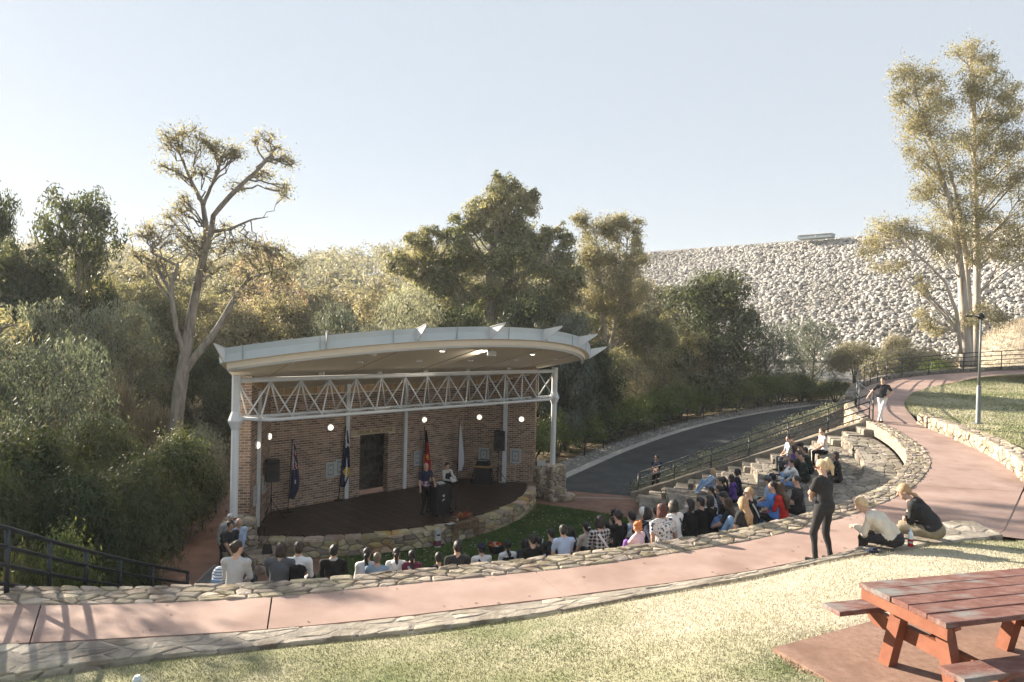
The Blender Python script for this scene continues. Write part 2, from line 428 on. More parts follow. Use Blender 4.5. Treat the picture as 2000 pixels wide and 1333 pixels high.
path = Thing('path', (0, 11, 3.0), kind='structure')
path.part('joint_bed', (lambda m: m)(MB().add(np.vstack([[path_pt(s, 0) - [0, 0, .06] for s in np.linspace(0, 1, 60)], [path_pt(s, 1) - [0, 0, .06] for s in np.linspace(0, 1, 60)]]), [(i, i + 60, i + 61, i + 1) for i in range(59)])), m_joint)
# joints: (s at the seat side, s at the lawn side)
def s_of(side, xy):
    S_ = np.linspace(0, 1, 900); P = np.array([path_pt(s, side)[:2] for s in S_]); return float(S_[np.argmin(np.hypot(P[:, 0] - xy[0], P[:, 1] - xy[1]))])
_j = [(0.0, 0.0)] + [(s_of(0, gz(a, b, z)[:2]), s_of(1, gz(c, d, z)[:2])) for a, b, c, d, z in
      ((78, 1182, 60, 1257, 2.76), (535, 1166, 525, 1227, 2.88), (1052, 1118, 1108, 1166, 3.06))] + [(0.40, 0.385), (0.49, 0.48), (0.60, 0.60), (0.71, 0.705), (0.80, 0.80), (0.9, 0.9), (1.0, 1.0)]
for (a0, b0), (a1, b1) in zip(_j[:-1], _j[1:]):
    A = np.array([path_pt(a, 0) for a in np.linspace(a0 + .0002, a1 - .0002, 16)]); B = np.array([path_pt(b, 1) for b in np.linspace(b0 + .0002, b1 - .0002, 16)])
    n = 5; V = np.vstack([A * (1 - t) + B * t for t in np.linspace(0, 1, n)]); F = [(j * 16 + i, (j + 1) * 16 + i, (j + 1) * 16 + i + 1, j * 16 + i + 1) for j in range(n - 1) for i in range(15)]
    rim = list(range(16)) + [j * 16 + 15 for j in range(1, n)] + [(n - 1) * 16 + i for i in range(14, -1, -1)] + [j * 16 for j in range(n - 2, 0, -1)]
    k = len(V); V = np.vstack([V, V[rim] - [0, 0, .12]]); L = len(rim)
    F += [(rim[i], rim[(i + 1) % L], k + (i + 1) % L, k + i) for i in range(L)]
    path.part('concrete_slab', MB().add(V, F), m_concrete)
_e1 = np.array([(9.32, 13.08, 3.385), (10.5, 14.4, 3.41), (12, 16, 3.45), (13.3, 17.45, 3.495)]); _e2 = np.array([(10.5, 11.9, 3.5), (14, 12.5, 3.6), (18, 14, 3.7), (19, 17.8, 3.75)])
path.part('concrete_slab', (lambda V: MB().add(V, [(i, 4 + i, 5 + i, 1 + i) for i in range(3)]))(np.vstack([_e1, _e2])), m_concrete)
path.part('concrete_slab', MB().add([(19.03, 17.8, 3.75), (18.03, 14, 3.7), (34, 10, 3.9), (34, 19, 4.0)], [(0, 1, 2, 3)]), m_concrete)
# upper path behind the man in white trousers
UR = [np.array([14.6, 27.45, 3.9])] + [gd(u, v, d) for u, v, d in ((1676, 803, 29.0), (1672, 788, 31), (1674, 772, 33.5), (1694, 753, 37), (1740, 740.5, 41), (1814, 733, 41.5), (1860, 729, 41), (1952, 724.5, 40), (2010, 722, 39), (2160, 724, 37), (2400, 730, 34))]
UR = smooth_poly(UR, 60, 2)
UL = [np.array([16.31, 27.29, 3.87])] + [gd(u, v, d) for u, v, d in ((1776, 806, 29), (1764, 793, 31), (1773, 775, 33.5), (1795, 762, 36), (1856, 749, 38), (1921, 736, 38.2), (2000, 732, 37.4), (2100, 732, 36), (2400, 742, 32))]
UL = smooth_poly(UL, 60, 2)
path.part('upper_path', (lambda V: MB().add(V, [(i, 60 + i, 61 + i, 1 + i) for i in range(59)]))(np.vstack([UR, UL])), m_concrete)
V = np.vstack([UR, UR - [0, 0, 4.5]]); path.part('retaining_face', MB().add(V, [(i, i + 1, 61 + i, 60 + i) for i in range(59)]), m_mortar_d)

n = 140; pl_ = MB()
for _ in range(n):
    p = path_pt(rnd.uniform(.02, .98), rnd.choice((rnd.uniform(0, .12), rnd.uniform(.86, .99), rnd.uniform(0, 1)))); a = rnd.uniform(0, 6.3); s = rnd.uniform(.015, .04); c_, s_ = math.cos(a) * s, math.sin(a) * s
    pl_.add([p + [-c_, -s_, .004], p + [s_ * .4, -c_ * .4, .010], p + [c_, s_, .006], p + [-s_ * .4, c_ * .4, .012]], [(0, 1, 2, 3)])
single('leaf_litter', pl_, M('dry_leaf', (0.22, 0.14, 0.09), (0.33, 0.24, 0.16), 3, .9, vary=.4), (0, 11, 3), kind='stuff')

# ================================================================ lawns
CP = np.array([(-6.13, 8.27, 2.62), (-4.43, 8.77, 2.74), (-2.44, 8.95, 2.90), (-0.39, 9.26, 3.04), (0.8, 9.48, 3.16), (2.29, 9.75, 3.34), (3.66, 9.93, 3.48), (4.84, 10.55, 3.58), (5.76, 10.79, 3.63), (7.99, 11.53, 3.68), (10.5, 11.9, 3.52), (3.5, 6.3, 4.05), (2.6, 6.5, 4.04), (4.2, 7.3, 4.05), (5.5, 6.5, 4.04), (7, 7.5, 4.02), (3.0, 5, 4.04), (4.2, 8.9, 3.78), (2.6, 8.2, 3.68),
               (0.1, 6.9, 3.46), (-2.8, 7.5, 3.0), (-6, 7.8, 2.62), (0, 3, 3.9), (6, 3, 4.05), (-7, 3, 2.95), (9.5, 9.5, 3.8), (14, 11, 3.7), (-11.5, 9, 2.55), (-12, 3, 2.6), (14, 3, 3.8)])
def tps_fit(P):
    n = len(P); r = np.hypot(P[:, None, 0] - P[None, :, 0], P[:, None, 1] - P[None, :, 1]); K = np.where(r > 0, r * r * np.log(r + 1e-9), 0) + np.eye(n) * 0.3
    Q = np.c_[np.ones(n), P[:, :2]]; A = np.block([[K, Q], [Q.T, np.zeros((3, 3))]])
    return np.linalg.solve(A, np.r_[P[:, 2], 0, 0, 0])
_w = tps_fit(CP)
def lawn_z(x, y):
    x, y = np.asarray(x, float), np.asarray(y, float)
    r = np.hypot(x[..., None] - CP[:, 0], y[..., None] - CP[:, 1])
    return (np.where(r > 0, r * r * np.log(r + 1e-9), 0) @ _w[:len(CP)]) + _w[-3] + _w[-2] * x + _w[-1] * y
SLAB = np.array([(2.57, 6.51), (3.94, 7.23), (4.5, 7.50), (6.8, 8.3), (8.5, 4.0), (3.35, 4.0), (2.83, 5.9), (2.71, 6.2)])
def inside(poly, x, y):
    c = np.zeros(len(x), bool); j = len(poly) - 1
    for i in range(len(poly)):
        a, b = poly[i], poly[j]
        c ^= ((a[1] > y) != (b[1] > y)) & (x < (b[0] - a[0]) * (y - a[1]) / (b[1] - a[1] + 1e-12) + a[0]); j = i
    return c
OWL = [(-12, 8.75, 2.6), (-9, 8.35, 2.62), (-6.13, 8.27, 2.70), (-5.48, 8.5, 2.75), (-4.43, 8.72, 2.80), (-3.47, 8.8, 2.86), (-2.44, 8.95, 2.95), (-1.31, 9.06, 3.04), (-0.39, 9.26, 3.1), (0.8, 9.48, 3.2), (2.29, 9.85, 3.36), (3.66, 10.15, 3.5), (4.84, 10.6, 3.6), (5.76, 10.95, 3.65), (7.2, 11.45, 3.69), (8.75, 12.0, 3.70)]
OWL = smooth_poly(OWL, 60, 1)
edge = np.vstack([OWL[:, :2], [(9.4, 12.25), (10.45, 11.85), (14, 12.45), (18, 13.9)]])
n = 60; E = resample(edge, 150); rows = []
for t in np.linspace(0, 1, n):
    y = E[:, 1] * (1 - t) + 1.0 * t; x = E[:, 0]; rows.append(np.stack([x, y, lawn_z(x, y)], -1))
rows[0][:, 2] -= 0.03
V = np.vstack(rows); _in = inside(SLAB, V[:, 0], V[:, 1]); V[_in, 2] -= .10; F = np.array([(j * 150 + i, (j + 1) * 150 + i, (j + 1) * 150 + i + 1, j * 150 + i + 1) for j in range(n - 1) for i in range(149)])
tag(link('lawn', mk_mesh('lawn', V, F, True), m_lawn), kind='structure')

def blades(name, P, h, w, mat, lean=0.5, loc=(0, 0, 0)):
    n = len(P); a = NR.uniform(0, 2 * PI, n); hh = h * NR.uniform(.5, 1.25, n); ww = w * NR.uniform(.7, 1.3, n)
    dx, dy = np.cos(a), np.sin(a); la = NR.uniform(0, 2 * PI, n); ll = hh * NR.uniform(.1, 1, n) * lean
    V = np.empty((n, 3, 3)); V[:, 0] = P; V[:, 1] = P; V[:, 2] = P
    V[:, 0, 0] -= dx * ww; V[:, 0, 1] -= dy * ww; V[:, 1, 0] += dx * ww; V[:, 1, 1] += dy * ww
    V[:, 2, 0] += np.cos(la) * ll; V[:, 2, 1] += np.sin(la) * ll; V[:, 2, 2] += hh
    V[:, :2, 2] -= 0.005
    return tag(link(name, mk_mesh(name, V.reshape(-1, 3) - np.asarray(loc), np.arange(3 * n).reshape(-1, 3)), mat, None, loc), kind='stuff')
def in_view(P, mg=40):
    q = P - _C; d = q @ _F; u = 1000 + FPX * (q @ _R) / d; v = 666.5 - FPX * (q @ _U) / d
    return (d > 0) & (u > -mg) & (u < 2000 + mg) & (v < 1333 + 60)
N = 620000
px_ = NR.uniform(-8, 13, N); py_ = NR.uniform(5.2, 13, N)
ey = np.interp(px_, E[:, 0], E[:, 1])
k = py_ < ey - 0.05; px_, py_ = px_[k], py_[k]
tuft = (np.sin(px_ * 2.1 + 1.3 * np.sin(py_ * 1.7)) * np.sin(py_ * 2.6 + 1.1 * np.sin(px_ * 1.3)) + NR.uniform(-1, 1, len(px_))) > -1.15
k = ~inside(SLAB, px_, py_) & tuft; px_, py_ = px_[k], py_[k]
P = np.stack([px_, py_, lawn_z(px_, py_)], -1); P = P[in_view(P)]
k = NR.uniform(0, 1, len(P)) < np.clip(11.0 / P[:, 1] - .35, .3, 1); P = P[k]
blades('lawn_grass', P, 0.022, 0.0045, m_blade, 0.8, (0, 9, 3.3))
# concrete pad under the table
_sl = [np.array([x, y, 4.068]) for x, y in SLAB]
tag(link('picnic_pad', MB().prism([p - [0, 0, .12] for p in _sl], (0, 0, 1), .12).mesh('picnic_pad'), M('pad_concrete', (0.235, 0.145, 0.11), (0.31, 0.205, 0.16), 14, 0.9, 0.004, 90, c3=(0.185, 0.11, 0.082), scale3=1.1)), kind='structure')

# lawn on the right with the lamp
LB = [(13.95, 17.35, 3.62), (14.5, 18.7, 3.7), (15.2, 20.7, 3.78), (15.95, 23.5, 3.86), (16.45, 26.0, 3.92), (16.75, 27.4, 3.9)] + [tuple(q) for q in UL[4:58]]
LB = resample(LB, 90)
LR = np.array([[max(44, p[0] + 16), p[1] * 0.96 + 0.5, p[2] + 0.75] for p in LB])
def lb_mid(t): return LB * (1 - t) + LR * t
V = []; nn = 24
for t in np.linspace(0, 1, nn) ** 1.5: V.append(lb_mid(t) - [0, 0, 0.004])
V = np.vstack(V); F = [(j * 90 + i, (j + 1) * 90 + i, (j + 1) * 90 + i + 1, j * 90 + i + 1) for j in range(nn - 1) for i in range(89)]
tag(link('upper_lawn', mk_mesh('upper_lawn', V, F, True), M('upper_lawn', (0.29, 0.275, 0.15), (0.46, 0.425, 0.30), 0.6, 0.95, 0.03, 40, c3=(0.15, 0.18, 0.06), scale3=0.22)), kind='structure')
s_, t_ = NR.randint(0, 89, 150000), NR.uniform(0, 1, 150000) ** 1.5 * .62
f_ = NR.uniform(0, 1, 150000)[:, None]
P = LB[s_] * (1 - t_[:, None]) + LR[s_] * t_[:, None]; P2 = LB[s_ + 1] * (1 - t_[:, None]) + LR[s_ + 1] * t_[:, None]; P = P * (1 - f_) + P2 * f_
P = P[in_view(P)]
blades('upper_lawn_grass', P, 0.05, 0.013, m_blade, 0.7, (20, 28, 4))

# amphitheatre floor: brown concrete with a lawn laid on it
def disc(pts, z): return [np.array([p[0], p[1], z]) for p in pts]
fl = []
for th in np.linspace(rad(-92), rad(2), 40): fl.append(pol(RIN + 0.6, th, 0)[:2])
pav = fl + [(6.6, 30.2), (5.6, 31.2), (2.6, 32.9), (1.2, 34), (-3, 36), (-9, 40), (-16.5, 44), (-17.5, 40), (-12.9, 30.5), (-11.7, 26), (-10.6, 21.5), (-9.95, 18.0), (-9.2, 15.5)]
fm = MB(); c0 = np.array([-7.6, 27.0, 0]); V = [c0] + disc(pav, 0); fm.add(V, [(0, i, i % (len(pav)) + 1) for i in range(1, len(pav) + 1)])
tag(link('pavement', fm.mesh('pavement'), m_apron), kind='structure')
tag(link('pavement_joint', MB().prism([gz(u, v, .004) for u, v in ((1088, 972), (1240, 976), (1240, 973.5), (1088, 969.5))], (0, 0, 1), .004).mesh('pavement_joint'), M('worn_joint', (0.26, 0.22, 0.18))), kind='structure')
def ring_sheet(name, r0, r1, tA, tB, z, mat, n=60, m=10):
    V = []; F = []
    for i in range(n):
        f = i / (n - 1)
        for j in range(m):
            g = j / (m - 1); th0 = tA[0] * (1 - f) + tB[0] * f; th1 = tA[1] * (1 - f) + tB[1] * f
            V.append(pol(r0 * (1 - g) + r1 * g, th0 * (1 - g) + th1 * g, z))
    for i in range(n - 1):
        for j in range(m - 1): F.append((i * m + j, i * m + j + 1, (i + 1) * m + j + 1, (i + 1) * m + j))
    return tag(link(name, mk_mesh(name, V, F), mat), kind='structure')
ring_sheet('amphitheatre_lawn', 8.5, RIN + .05, (rad(-76.5), rad(-79.5)), (rad(-7.0), rad(-14.5)), 0.008, m_lawn_green)
n = 55000; g = NR.uniform(0, 1, n); f = NR.uniform(0, 1, n); rr = np.sqrt(8.9 ** 2 + g * (13.05 ** 2 - 8.9 ** 2)); gg = (rr - 8.5) / 4.6
th = (rad(-76.5) * (1 - gg) + rad(-79.5) * gg) * (1 - f) + (rad(-7.0) * (1 - gg) + rad(-14.5) * gg) * f
P = np.stack([CW[0] + rr * np.cos(th), CW[1] + rr * np.sin(th), np.full(n, .01)], -1)
blades('amphitheatre_grass', P, 0.055, 0.011, m_blade_green, 0.6, (0, 20, 0))
n = 160; g = NR.uniform(0, 1, n); th = NR.uniform(rad(-74), rad(-16), n); rr = NR.uniform(8.9, 12.9, n)
fl_ = MB()
for a, b in zip(rr, th): fl_.box(pol(a, b, .06), (.05, .03, .006))
o = single('fallen_leaves', fl_, M('pale_leaf', (0.5, 0.47, 0.4)), (0, 20, 0), kind='stuff')

# drain grate beside the seats
_g0, _g1 = gz(385, 1150, .004), gz(432, 1104, .004)
gt = Thing('drain_grate', _g0, 'long grey steel drain grate set in the brown paving at left', 'drain')
_d = (_g1 - _g0); _L = np.linalg.norm(_d); _d /= _L; _p = np.array([_d[1], -_d[0], 0])
Rg = np.stack([_d, -_p, [0, 0, 1]], 1)
mg = M('galvanised', (0.27, 0.28, 0.29), (0.36, 0.37, 0.38), 10, 0.5, metal=0.4)
gt.part('frame', MB().box(_g0 + _d * _L / 2 + _p * .19, (_L, .03, .02), Rg).box(_g0 + _d * _L / 2 - _p * .19, (_L, .03, .02), Rg), mg)
bars = MB()
for i in range(int(_L / .06)): bars.box(_g0 + _d * (.03 + i * .06), (.022, .36, .016), Rg)
gt.part('grating', bars, mg)

# ================================================================ road, kerbs, verge
RF = smooth_poly([(1.3, 31.2, 0.0), (2.51, 32.83, 0.02), (4.59, 36.6, 0.1), (7.14, 40.93, 0.25), (12.41, 48.6, 0.5), (18.33, 55.0, 0.8), (25.03, 60.3, 1.15), (31.15, 63.6, 1.5), (40, 66, 1.9), (55, 68, 2.2), (90, 68, 2.4)], 80, 2)
RN = smooth_poly([(5.45, 30.2, 0.0), (6.1, 31.2, 0.02), (7.47, 33.51, 0.08), (10.73, 37.6, 0.28), (14.3, 42.0, 0.42), (16.49, 46.6, 0.55), (18.88, 49.6, 0.66), (24.85, 54.8, 0.95), (29, 57.4, 1.2), (40, 59.5, 1.6), (55, 60, 1.9), (90, 60, 2.1)], 80, 2)
ruled('road', RF, RN, m_asphalt, 6, 0.5, lift=0.008)
def offset(P, d):
    T = np.gradient(P[:, :2], axis=0); T /= np.linalg.norm(T, axis=1, keepdims=True) + 1e-9
    Q = P.copy(); Q[:, 0] += -T[:, 1] * d; Q[:, 1] += T[:, 0] * d; return Q
def kerb(name, P, d0, d1, h):
    A, B = offset(P, d0), offset(P, d1); A2, B2 = A.copy(), B.copy(); A2[:, 2] += h; B2[:, 2] += h; A[:, 2] -= .1; B[:, 2] -= .1
    n = len(P); V = np.vstack([A, A2, B2, B]); F = []
    for k in range(3): F += [(k * n + i, k * n + i + 1, (k + 1) * n + i + 1, (k + 1) * n + i) for i in range(n - 1)]
    F.append((0, n, 2 * n, 3 * n)); F.append((n - 1, 4 * n - 1, 3 * n - 1, 2 * n - 1))
    return tag(link(name, mk_mesh(name, V, F), m_kerb), kind='structure')
kerb('road_kerb', RF, 0.0, 0.5, 0.03)
kerb('garden_kerb', RN[18:], -0.18, 0.0, 0.13)
VG = offset(RF, 0.5); VG2 = offset(RF, 1.6); VG2[:, 2] += .15
ruled('gravel_verge', VG, VG2, M('verge_gravel', (0.13, 0.125, 0.115), (0.22, 0.21, 0.195), 25, 0.95, 0.03, 30), 3, 0)
VG3 = offset(RF, 16.0); VG3[:, 2] = np.minimum(VG3[:, 2], -.2)
ruled('garden_bed', VG2, VG3, m_litter, 4, 0)
n = 3200; i_ = NR.randint(4, 70, n); f_ = NR.uniform(0, 1, n)[:, None]; g_ = NR.uniform(.05, 1, n)[:, None]
P = (VG[i_] * (1 - f_) + VG[i_ + 1] * f_) * (1 - g_) + (VG2[i_] * (1 - f_) + VG2[i_ + 1] * f_) * g_
_ico = np.array([(0, 0, 1), (.89, 0, .45), (.28, .85, .45), (-.72, .53, .45), (-.72, -.53, .45), (.28, -.85, .45), (.72, .53, -.45), (-.28, .85, -.45), (-.89, 0, -.45), (-.28, -.85, -.45), (.72, -.53, -.45), (0, 0, -1)])
_icf = np.array([(0, 1, 2), (0, 2, 3), (0, 3, 4), (0, 4, 5), (0, 5, 1), (1, 6, 2), (2, 7, 3), (3, 8, 4), (4, 9, 5), (5, 10, 1), (2, 6, 7), (3, 7, 8), (4, 8, 9), (5, 9, 10), (1, 10, 6), (11, 7, 6), (11, 8, 7), (11, 9, 8), (11, 10, 9), (11, 6, 10)])
def rocks(P, r, sq=(1, 1, .7), jit=.25):
    n = len(P); V = _ico[None] * (1 + NR.uniform(-jit, jit, (n, 12, 1))) * (r[:, None, None] * np.array(sq) * NR.uniform(.75, 1.3, (n, 1, 3)))
    a = NR.uniform(0, 2 * PI, n); ca, sa = np.cos(a)[:, None], np.sin(a)[:, None]
    W = V.copy(); W[..., 0] = V[..., 0] * ca - V[..., 1] * sa; W[..., 1] = V[..., 0] * sa + V[..., 1] * ca
    return W + P[:, None], _icf
W, f = rocks(P, NR.uniform(.03, .075, n)); 
tag(link('verge_stones', mk_mesh('verge_stones', W.reshape(-1, 3) - np.array([8, 42, 0]), (f[None] + np.arange(n)[:, None, None] * 12).reshape(-1, 3)), M('grey_gravel', (0.24, 0.235, 0.225), (0.36, 0.35, 0.33), 5, 0.9, vary=.4), None, (8, 42, 0)), kind='stuff')

# garden between the right stair and the road
GA = resample([(5.6, 29.75, 0.0), (14.5, 27.45, 3.85), (14.85, 28.6, 4.0), (15.2, 30.5, 4.0), (17.2, 35, 4.2), (20.5, 40, 4.5), (25, 44, 4.8), (33, 46, 5.2), (42, 46, 5.4)], 60)
GB = resample(np.vstack([RN[1:40], RN[40:]])[:, :3], 60); GB[:, 2] += .06
GM = GA * .5 + GB * .5; GM[:, 2] = GA[:, 2] * .45 + GB[:, 2] * .55
ruled('garden_slope', GA, GB, M('mulch', (0.085, 0.07, 0.05), (0.17, 0.145, 0.11), 3, 0.95, 0.03, 14, c3=(0.30, 0.24, 0.16), scale3=1.3), 8, 0)
n = 9000; i_ = NR.randint(0, 58, n); f_ = NR.uniform(0, 1, n)[:, None]; g_ = NR.uniform(0, 1, n)[:, None]
P = (GA[i_] * (1 - f_) + GA[i_ + 1] * f_) * (1 - g_) + (GB[i_] * (1 - f_) + GB[i_ + 1] * f_) * g_
fl_ = MB(); V = np.empty((n, 4, 3)); a = NR.uniform(0, 6.3, n); s = NR.uniform(.03, .07, n)
for k, (e, h_) in enumerate(((-1, -.4), (1, -.4), (1, .4), (-1, .4))):
    V[:, k] = P + np.stack([s * (np.cos(a) * e - np.sin(a) * h_), s * (np.sin(a) * e + np.cos(a) * h_), np.full(n, .03) + NR.uniform(-.02, .03, n)], -1)
tag(link('bark_litter', mk_mesh('bark_litter', V.reshape(-1, 3) - np.array([12, 36, 1]), np.arange(4 * n).reshape(-1, 4)), M('bark_chips', (0.20, 0.15, 0.10), (0.34, 0.28, 0.20), 3, 0.95, vary=.5), None, (12, 36, 1)), kind='stuff')
# ================================================================ rubble walls
def curved_wall(name, label, A, B, down, sx, sy, gap, h, mat, mortar, sides='', limit=300, group=None, face_size=(.38, .22), facing=(1, 1), endcap=False, rubble='stone_rubble', proud=.03):
    """A, B: its two top edges; sides: which of the faces ('A','B') also carry stones; down: how far the body goes down"""
    A, B = np.asarray(A, float), np.asarray(B, float)
    mid = (A[len(A) // 2] + B[len(B) // 2]) / 2
    T = Thing(name, (mid[0], mid[1], mid[2] - down), label, 'stone wall', group)
    m = len(A); up = np.array([0, 0, 1.0])
    a, b = A - up * proud, B - up * proud; k = .03
    dv = (B - A); dv[:, 2] = 0; dv /= np.linalg.norm(dv, axis=1, keepdims=True)
    a = a + dv * k; b = b - dv * k
    V = np.vstack([a - up * down, a, b, b - up * down]); F = []
    for q in range(3): F += [(q * m + i, q * m + i + 1, (q + 1) * m + i + 1, (q + 1) * m + i) for i in range(m - 1)]
    F += [(0, m, 2 * m, 3 * m), (m - 1, 4 * m - 1, 3 * m - 1, 2 * m - 1)]
    T.part('mortar', MB().add(V, F), mortar)
    L = float(np.linalg.norm(np.diff((A + B) / 2, axis=0), axis=1).sum()); W = float(np.linalg.norm(B - A, axis=1).mean())
    dA = np.r_[0, np.cumsum(np.linalg.norm(np.diff((A + B) / 2, axis=0), axis=1))]
    def P(X, s): return np.array([np.interp(s, dA, X[:, c]) for c in range(3)])
    def D(s): return np.array([np.interp(s, dA, dv[:, c]) for c in range(3)])
    pan = [(cells(L, W, sx, sy, rnd), lambda s, t, n: P(A, s) * (1 - t / W) + P(B, s) * (t / W) + up * (n - .03), gap, h, .25)]
    if 'A' in sides: pan.append((cells(L, down, face_size[0], face_size[1], rnd), lambda s, t, n: P(A, s) - up * (t + .02) - D(s) * (n - .03), gap, h * 1.1, .4))
    if 'B' in sides: pan.append((cells(L, down, face_size[0], face_size[1], rnd), lambda s, t, n: P(B, s) - up * (t + .02) + D(s) * (n - .03), gap, h * 1.1, .4))
    if endcap:
        for s0, sg in ((0.0, -1), (dA[-1], 1)):
            tg = np.cross(up, D(s0)) ; tg = tg * np.sign((A[-1] - A[0]) @ tg) * sg
            pan.append((cells(W, down, face_size[0], face_size[1], rnd), lambda s, t, n, s0=s0, tg=tg: P(A, s0) + D(s0) * s - up * (t + .02) + tg * (n + .0), gap, h, .4))
    lay_stones(T, pan, mat, limit=limit, rest=rubble)
    return T

curved_wall('stone_wall', 'long curved rubble wall between the pink path and the seated crowd', ITW, IWP, 0.42, .30, .15, .022, .045, m_stone, m_mortar, '', 300, proud=.014)
m_stone_near = M('flat_stone', (0.27, 0.24, 0.20), (0.40, 0.36, 0.30), 4, 0.9, 0.014, 16, vary=0.28, huevary=0.012, c3=(0.17, 0.145, 0.12), scale3=1.6)
_i = int(len(OWL) * 1.0)
OWA = smooth_poly([(-12, 9.5, 2.66), (-9.0, 9.12, 2.70)] + [tuple(gz(u, v, z)) for u, v, z in ((0, 1258, 2.78), (225, 1247, 2.84), (460, 1234, 2.90), (624, 1220, 2.97), (794, 1203, 3.04), (930, 1186, 3.11), (1100, 1166, 3.20), (1300, 1139, 3.35), (1479, 1113, 3.50), (1597, 1090, 3.60), (1650, 1076, 3.64), (1700, 1061, 3.67), (1760, 1040, 3.70), (1850, 1014, 3.74), (1898, 1016, 3.74))], 60, 1)
curved_wall('stone_wall', 'low flat-topped stone border wall between the pink path and the front lawn', OWA, OWL, 0.5,   .40, .19, .035, .022, m_stone_near, m_mortar, 'AB', 300, face_size=(.45, .2), proud=.012)
# wall along the lawn with the lamp
RWb = smooth_poly([(13.35, 17.7, 3.5), (13.95, 18.8, 3.56), (14.62, 20.64, 3.68), (15.4, 23.42, 3.75), (15.92, 26.0, 3.85), (16.28, 27.25, 3.87)], 40, 1)
RW1 = RWb.copy(); RW1[:, 2] += np.linspace(.44, .40, 40); RW2 = offset(RW1, -0.52)
curved_wall('stone_wall', 'pale sunlit stone wall holding back the lamp lawn on the right of the path', RW1, RW2, 0.5, .40, .26, .02, .05, m_stone, m_mortar, 'A', 260, face_size=(.34, .2), endcap=True)
# dark low wall under the upper railing
UW1 = offset(UR[8:], 0.12); UW1[:, 2] += .22; UW2 = offset(UR[8:], 0.5); UW2[:, 2] += .22
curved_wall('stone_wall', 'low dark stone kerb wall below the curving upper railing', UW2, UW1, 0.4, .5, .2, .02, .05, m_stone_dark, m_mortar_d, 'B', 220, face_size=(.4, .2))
RT1 = offset(UR[:16], .06); RT1[:, 2] += .05; RT2 = offset(UR[:16], .45); RT2[:, 2] += .05
curved_wall('stone_wall', 'tall stone retaining wall under the bend of the upper railing, above the road', RT2, RT1, 2.6, .45, .3, .025, .06, m_stone, m_mortar, 'A', 200, face_size=(.45, .28), endcap=True)

# ================================================================ seating terraces
ST = Thing('seating_terrace', S(0, 9.0), 'curved grey stone seating terraces stepping down to the small green lawn', 'seating')
allp = []
for j in range(NT):
    n = 64; te0, te1 = th_end(j), th_end(j + 1); V = []; F = []
    for i in range(n):
        f = i / (n - 1); ta, tb = TH0 * (1 - f) + te0 * f, TH0 * (1 - f) + te1 * f
        z = z_k(j, ta); zb = z_k(j - 1, ta) if j else -.02
        V += [pol(r_k(j, ta), ta, zb - .05), pol(r_k(j, ta), ta, z - .03), pol(r_k(j + 1, tb) + .02, tb, z - .03), pol(r_k(j + 1, tb) + .02, tb, z - .6)]
    for i in range(n - 1):
        for k in range(3): F.append((i * 4 + k, i * 4 + k + 1, i * 4 + k + 5, i * 4 + k + 4))
    F.append((4 * n - 1, 4 * n - 2, 4 * n - 3, 4 * n - 4))
    T_ = ST.part('tier', MB().add(V, F), m_mortar_d)
    rm = (r_k(j, -.6) + r_k(j + 1, -.6)) / 2; tm = (te0 + te1) / 2; L = rm * (tm - TH0); W = r_k(j + 1, -.6) - r_k(j, -.6)
    def fr(s, t, n_, j=j, L=L, W=W, te0=te0, te1=te1):
        f = s / L; g = t / W; th = TH0 * (1 - f) + (te0 * (1 - g) + te1 * g) * f
        return pol(r_k(j, th) * (1 - g) + r_k(j + 1, th) * g, th, z_k(j, th) - .03 + n_)
    def fv(s, t, n_, j=j, L=L, te0=te0):
        f = s / L; th = TH0 * (1 - f) + te0 * f; zb = z_k(j - 1, th) if j else 0
        H = z_k(j, th) - zb
        return pol(r_k(j, th) - n_ + .005, th, zb + H * t / .4)
    for P in cells(L, W, .50, .26, rnd): allp.append((T_, P, fr, .02, .03))
    for P in cells(L, .4, .42, .2, rnd):
        if P[:, 0].mean() / L > .35: allp.append((T_, P, fv, .025, .05))
out = []
for T_, P, fr, gap, h in allp:
    V, F = stone(P, gap, h, rnd, dome=.2); W = np.array([fr(*q) for q in V]); c = W.mean(0); q = proj(c)
    out.append((np.ptp(P[:, 0]) * np.ptp(P[:, 1]) / q[2] ** 2 * (1 if (1080 < q[0] < 1850 and q[1] < 1060) else .01), W, F, T_))
out.sort(key=lambda q: -q[0])
rest = {}
for k, (_, W, F, T_) in enumerate(out):
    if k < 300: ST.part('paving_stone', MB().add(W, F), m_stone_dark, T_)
    else: rest.setdefault(T_.name, (T_, MB()))[1].add(W, F)
for T_, mb in rest.values(): ST.part('paving_rubble', mb, m_stone_dark, T_, kind='stuff')
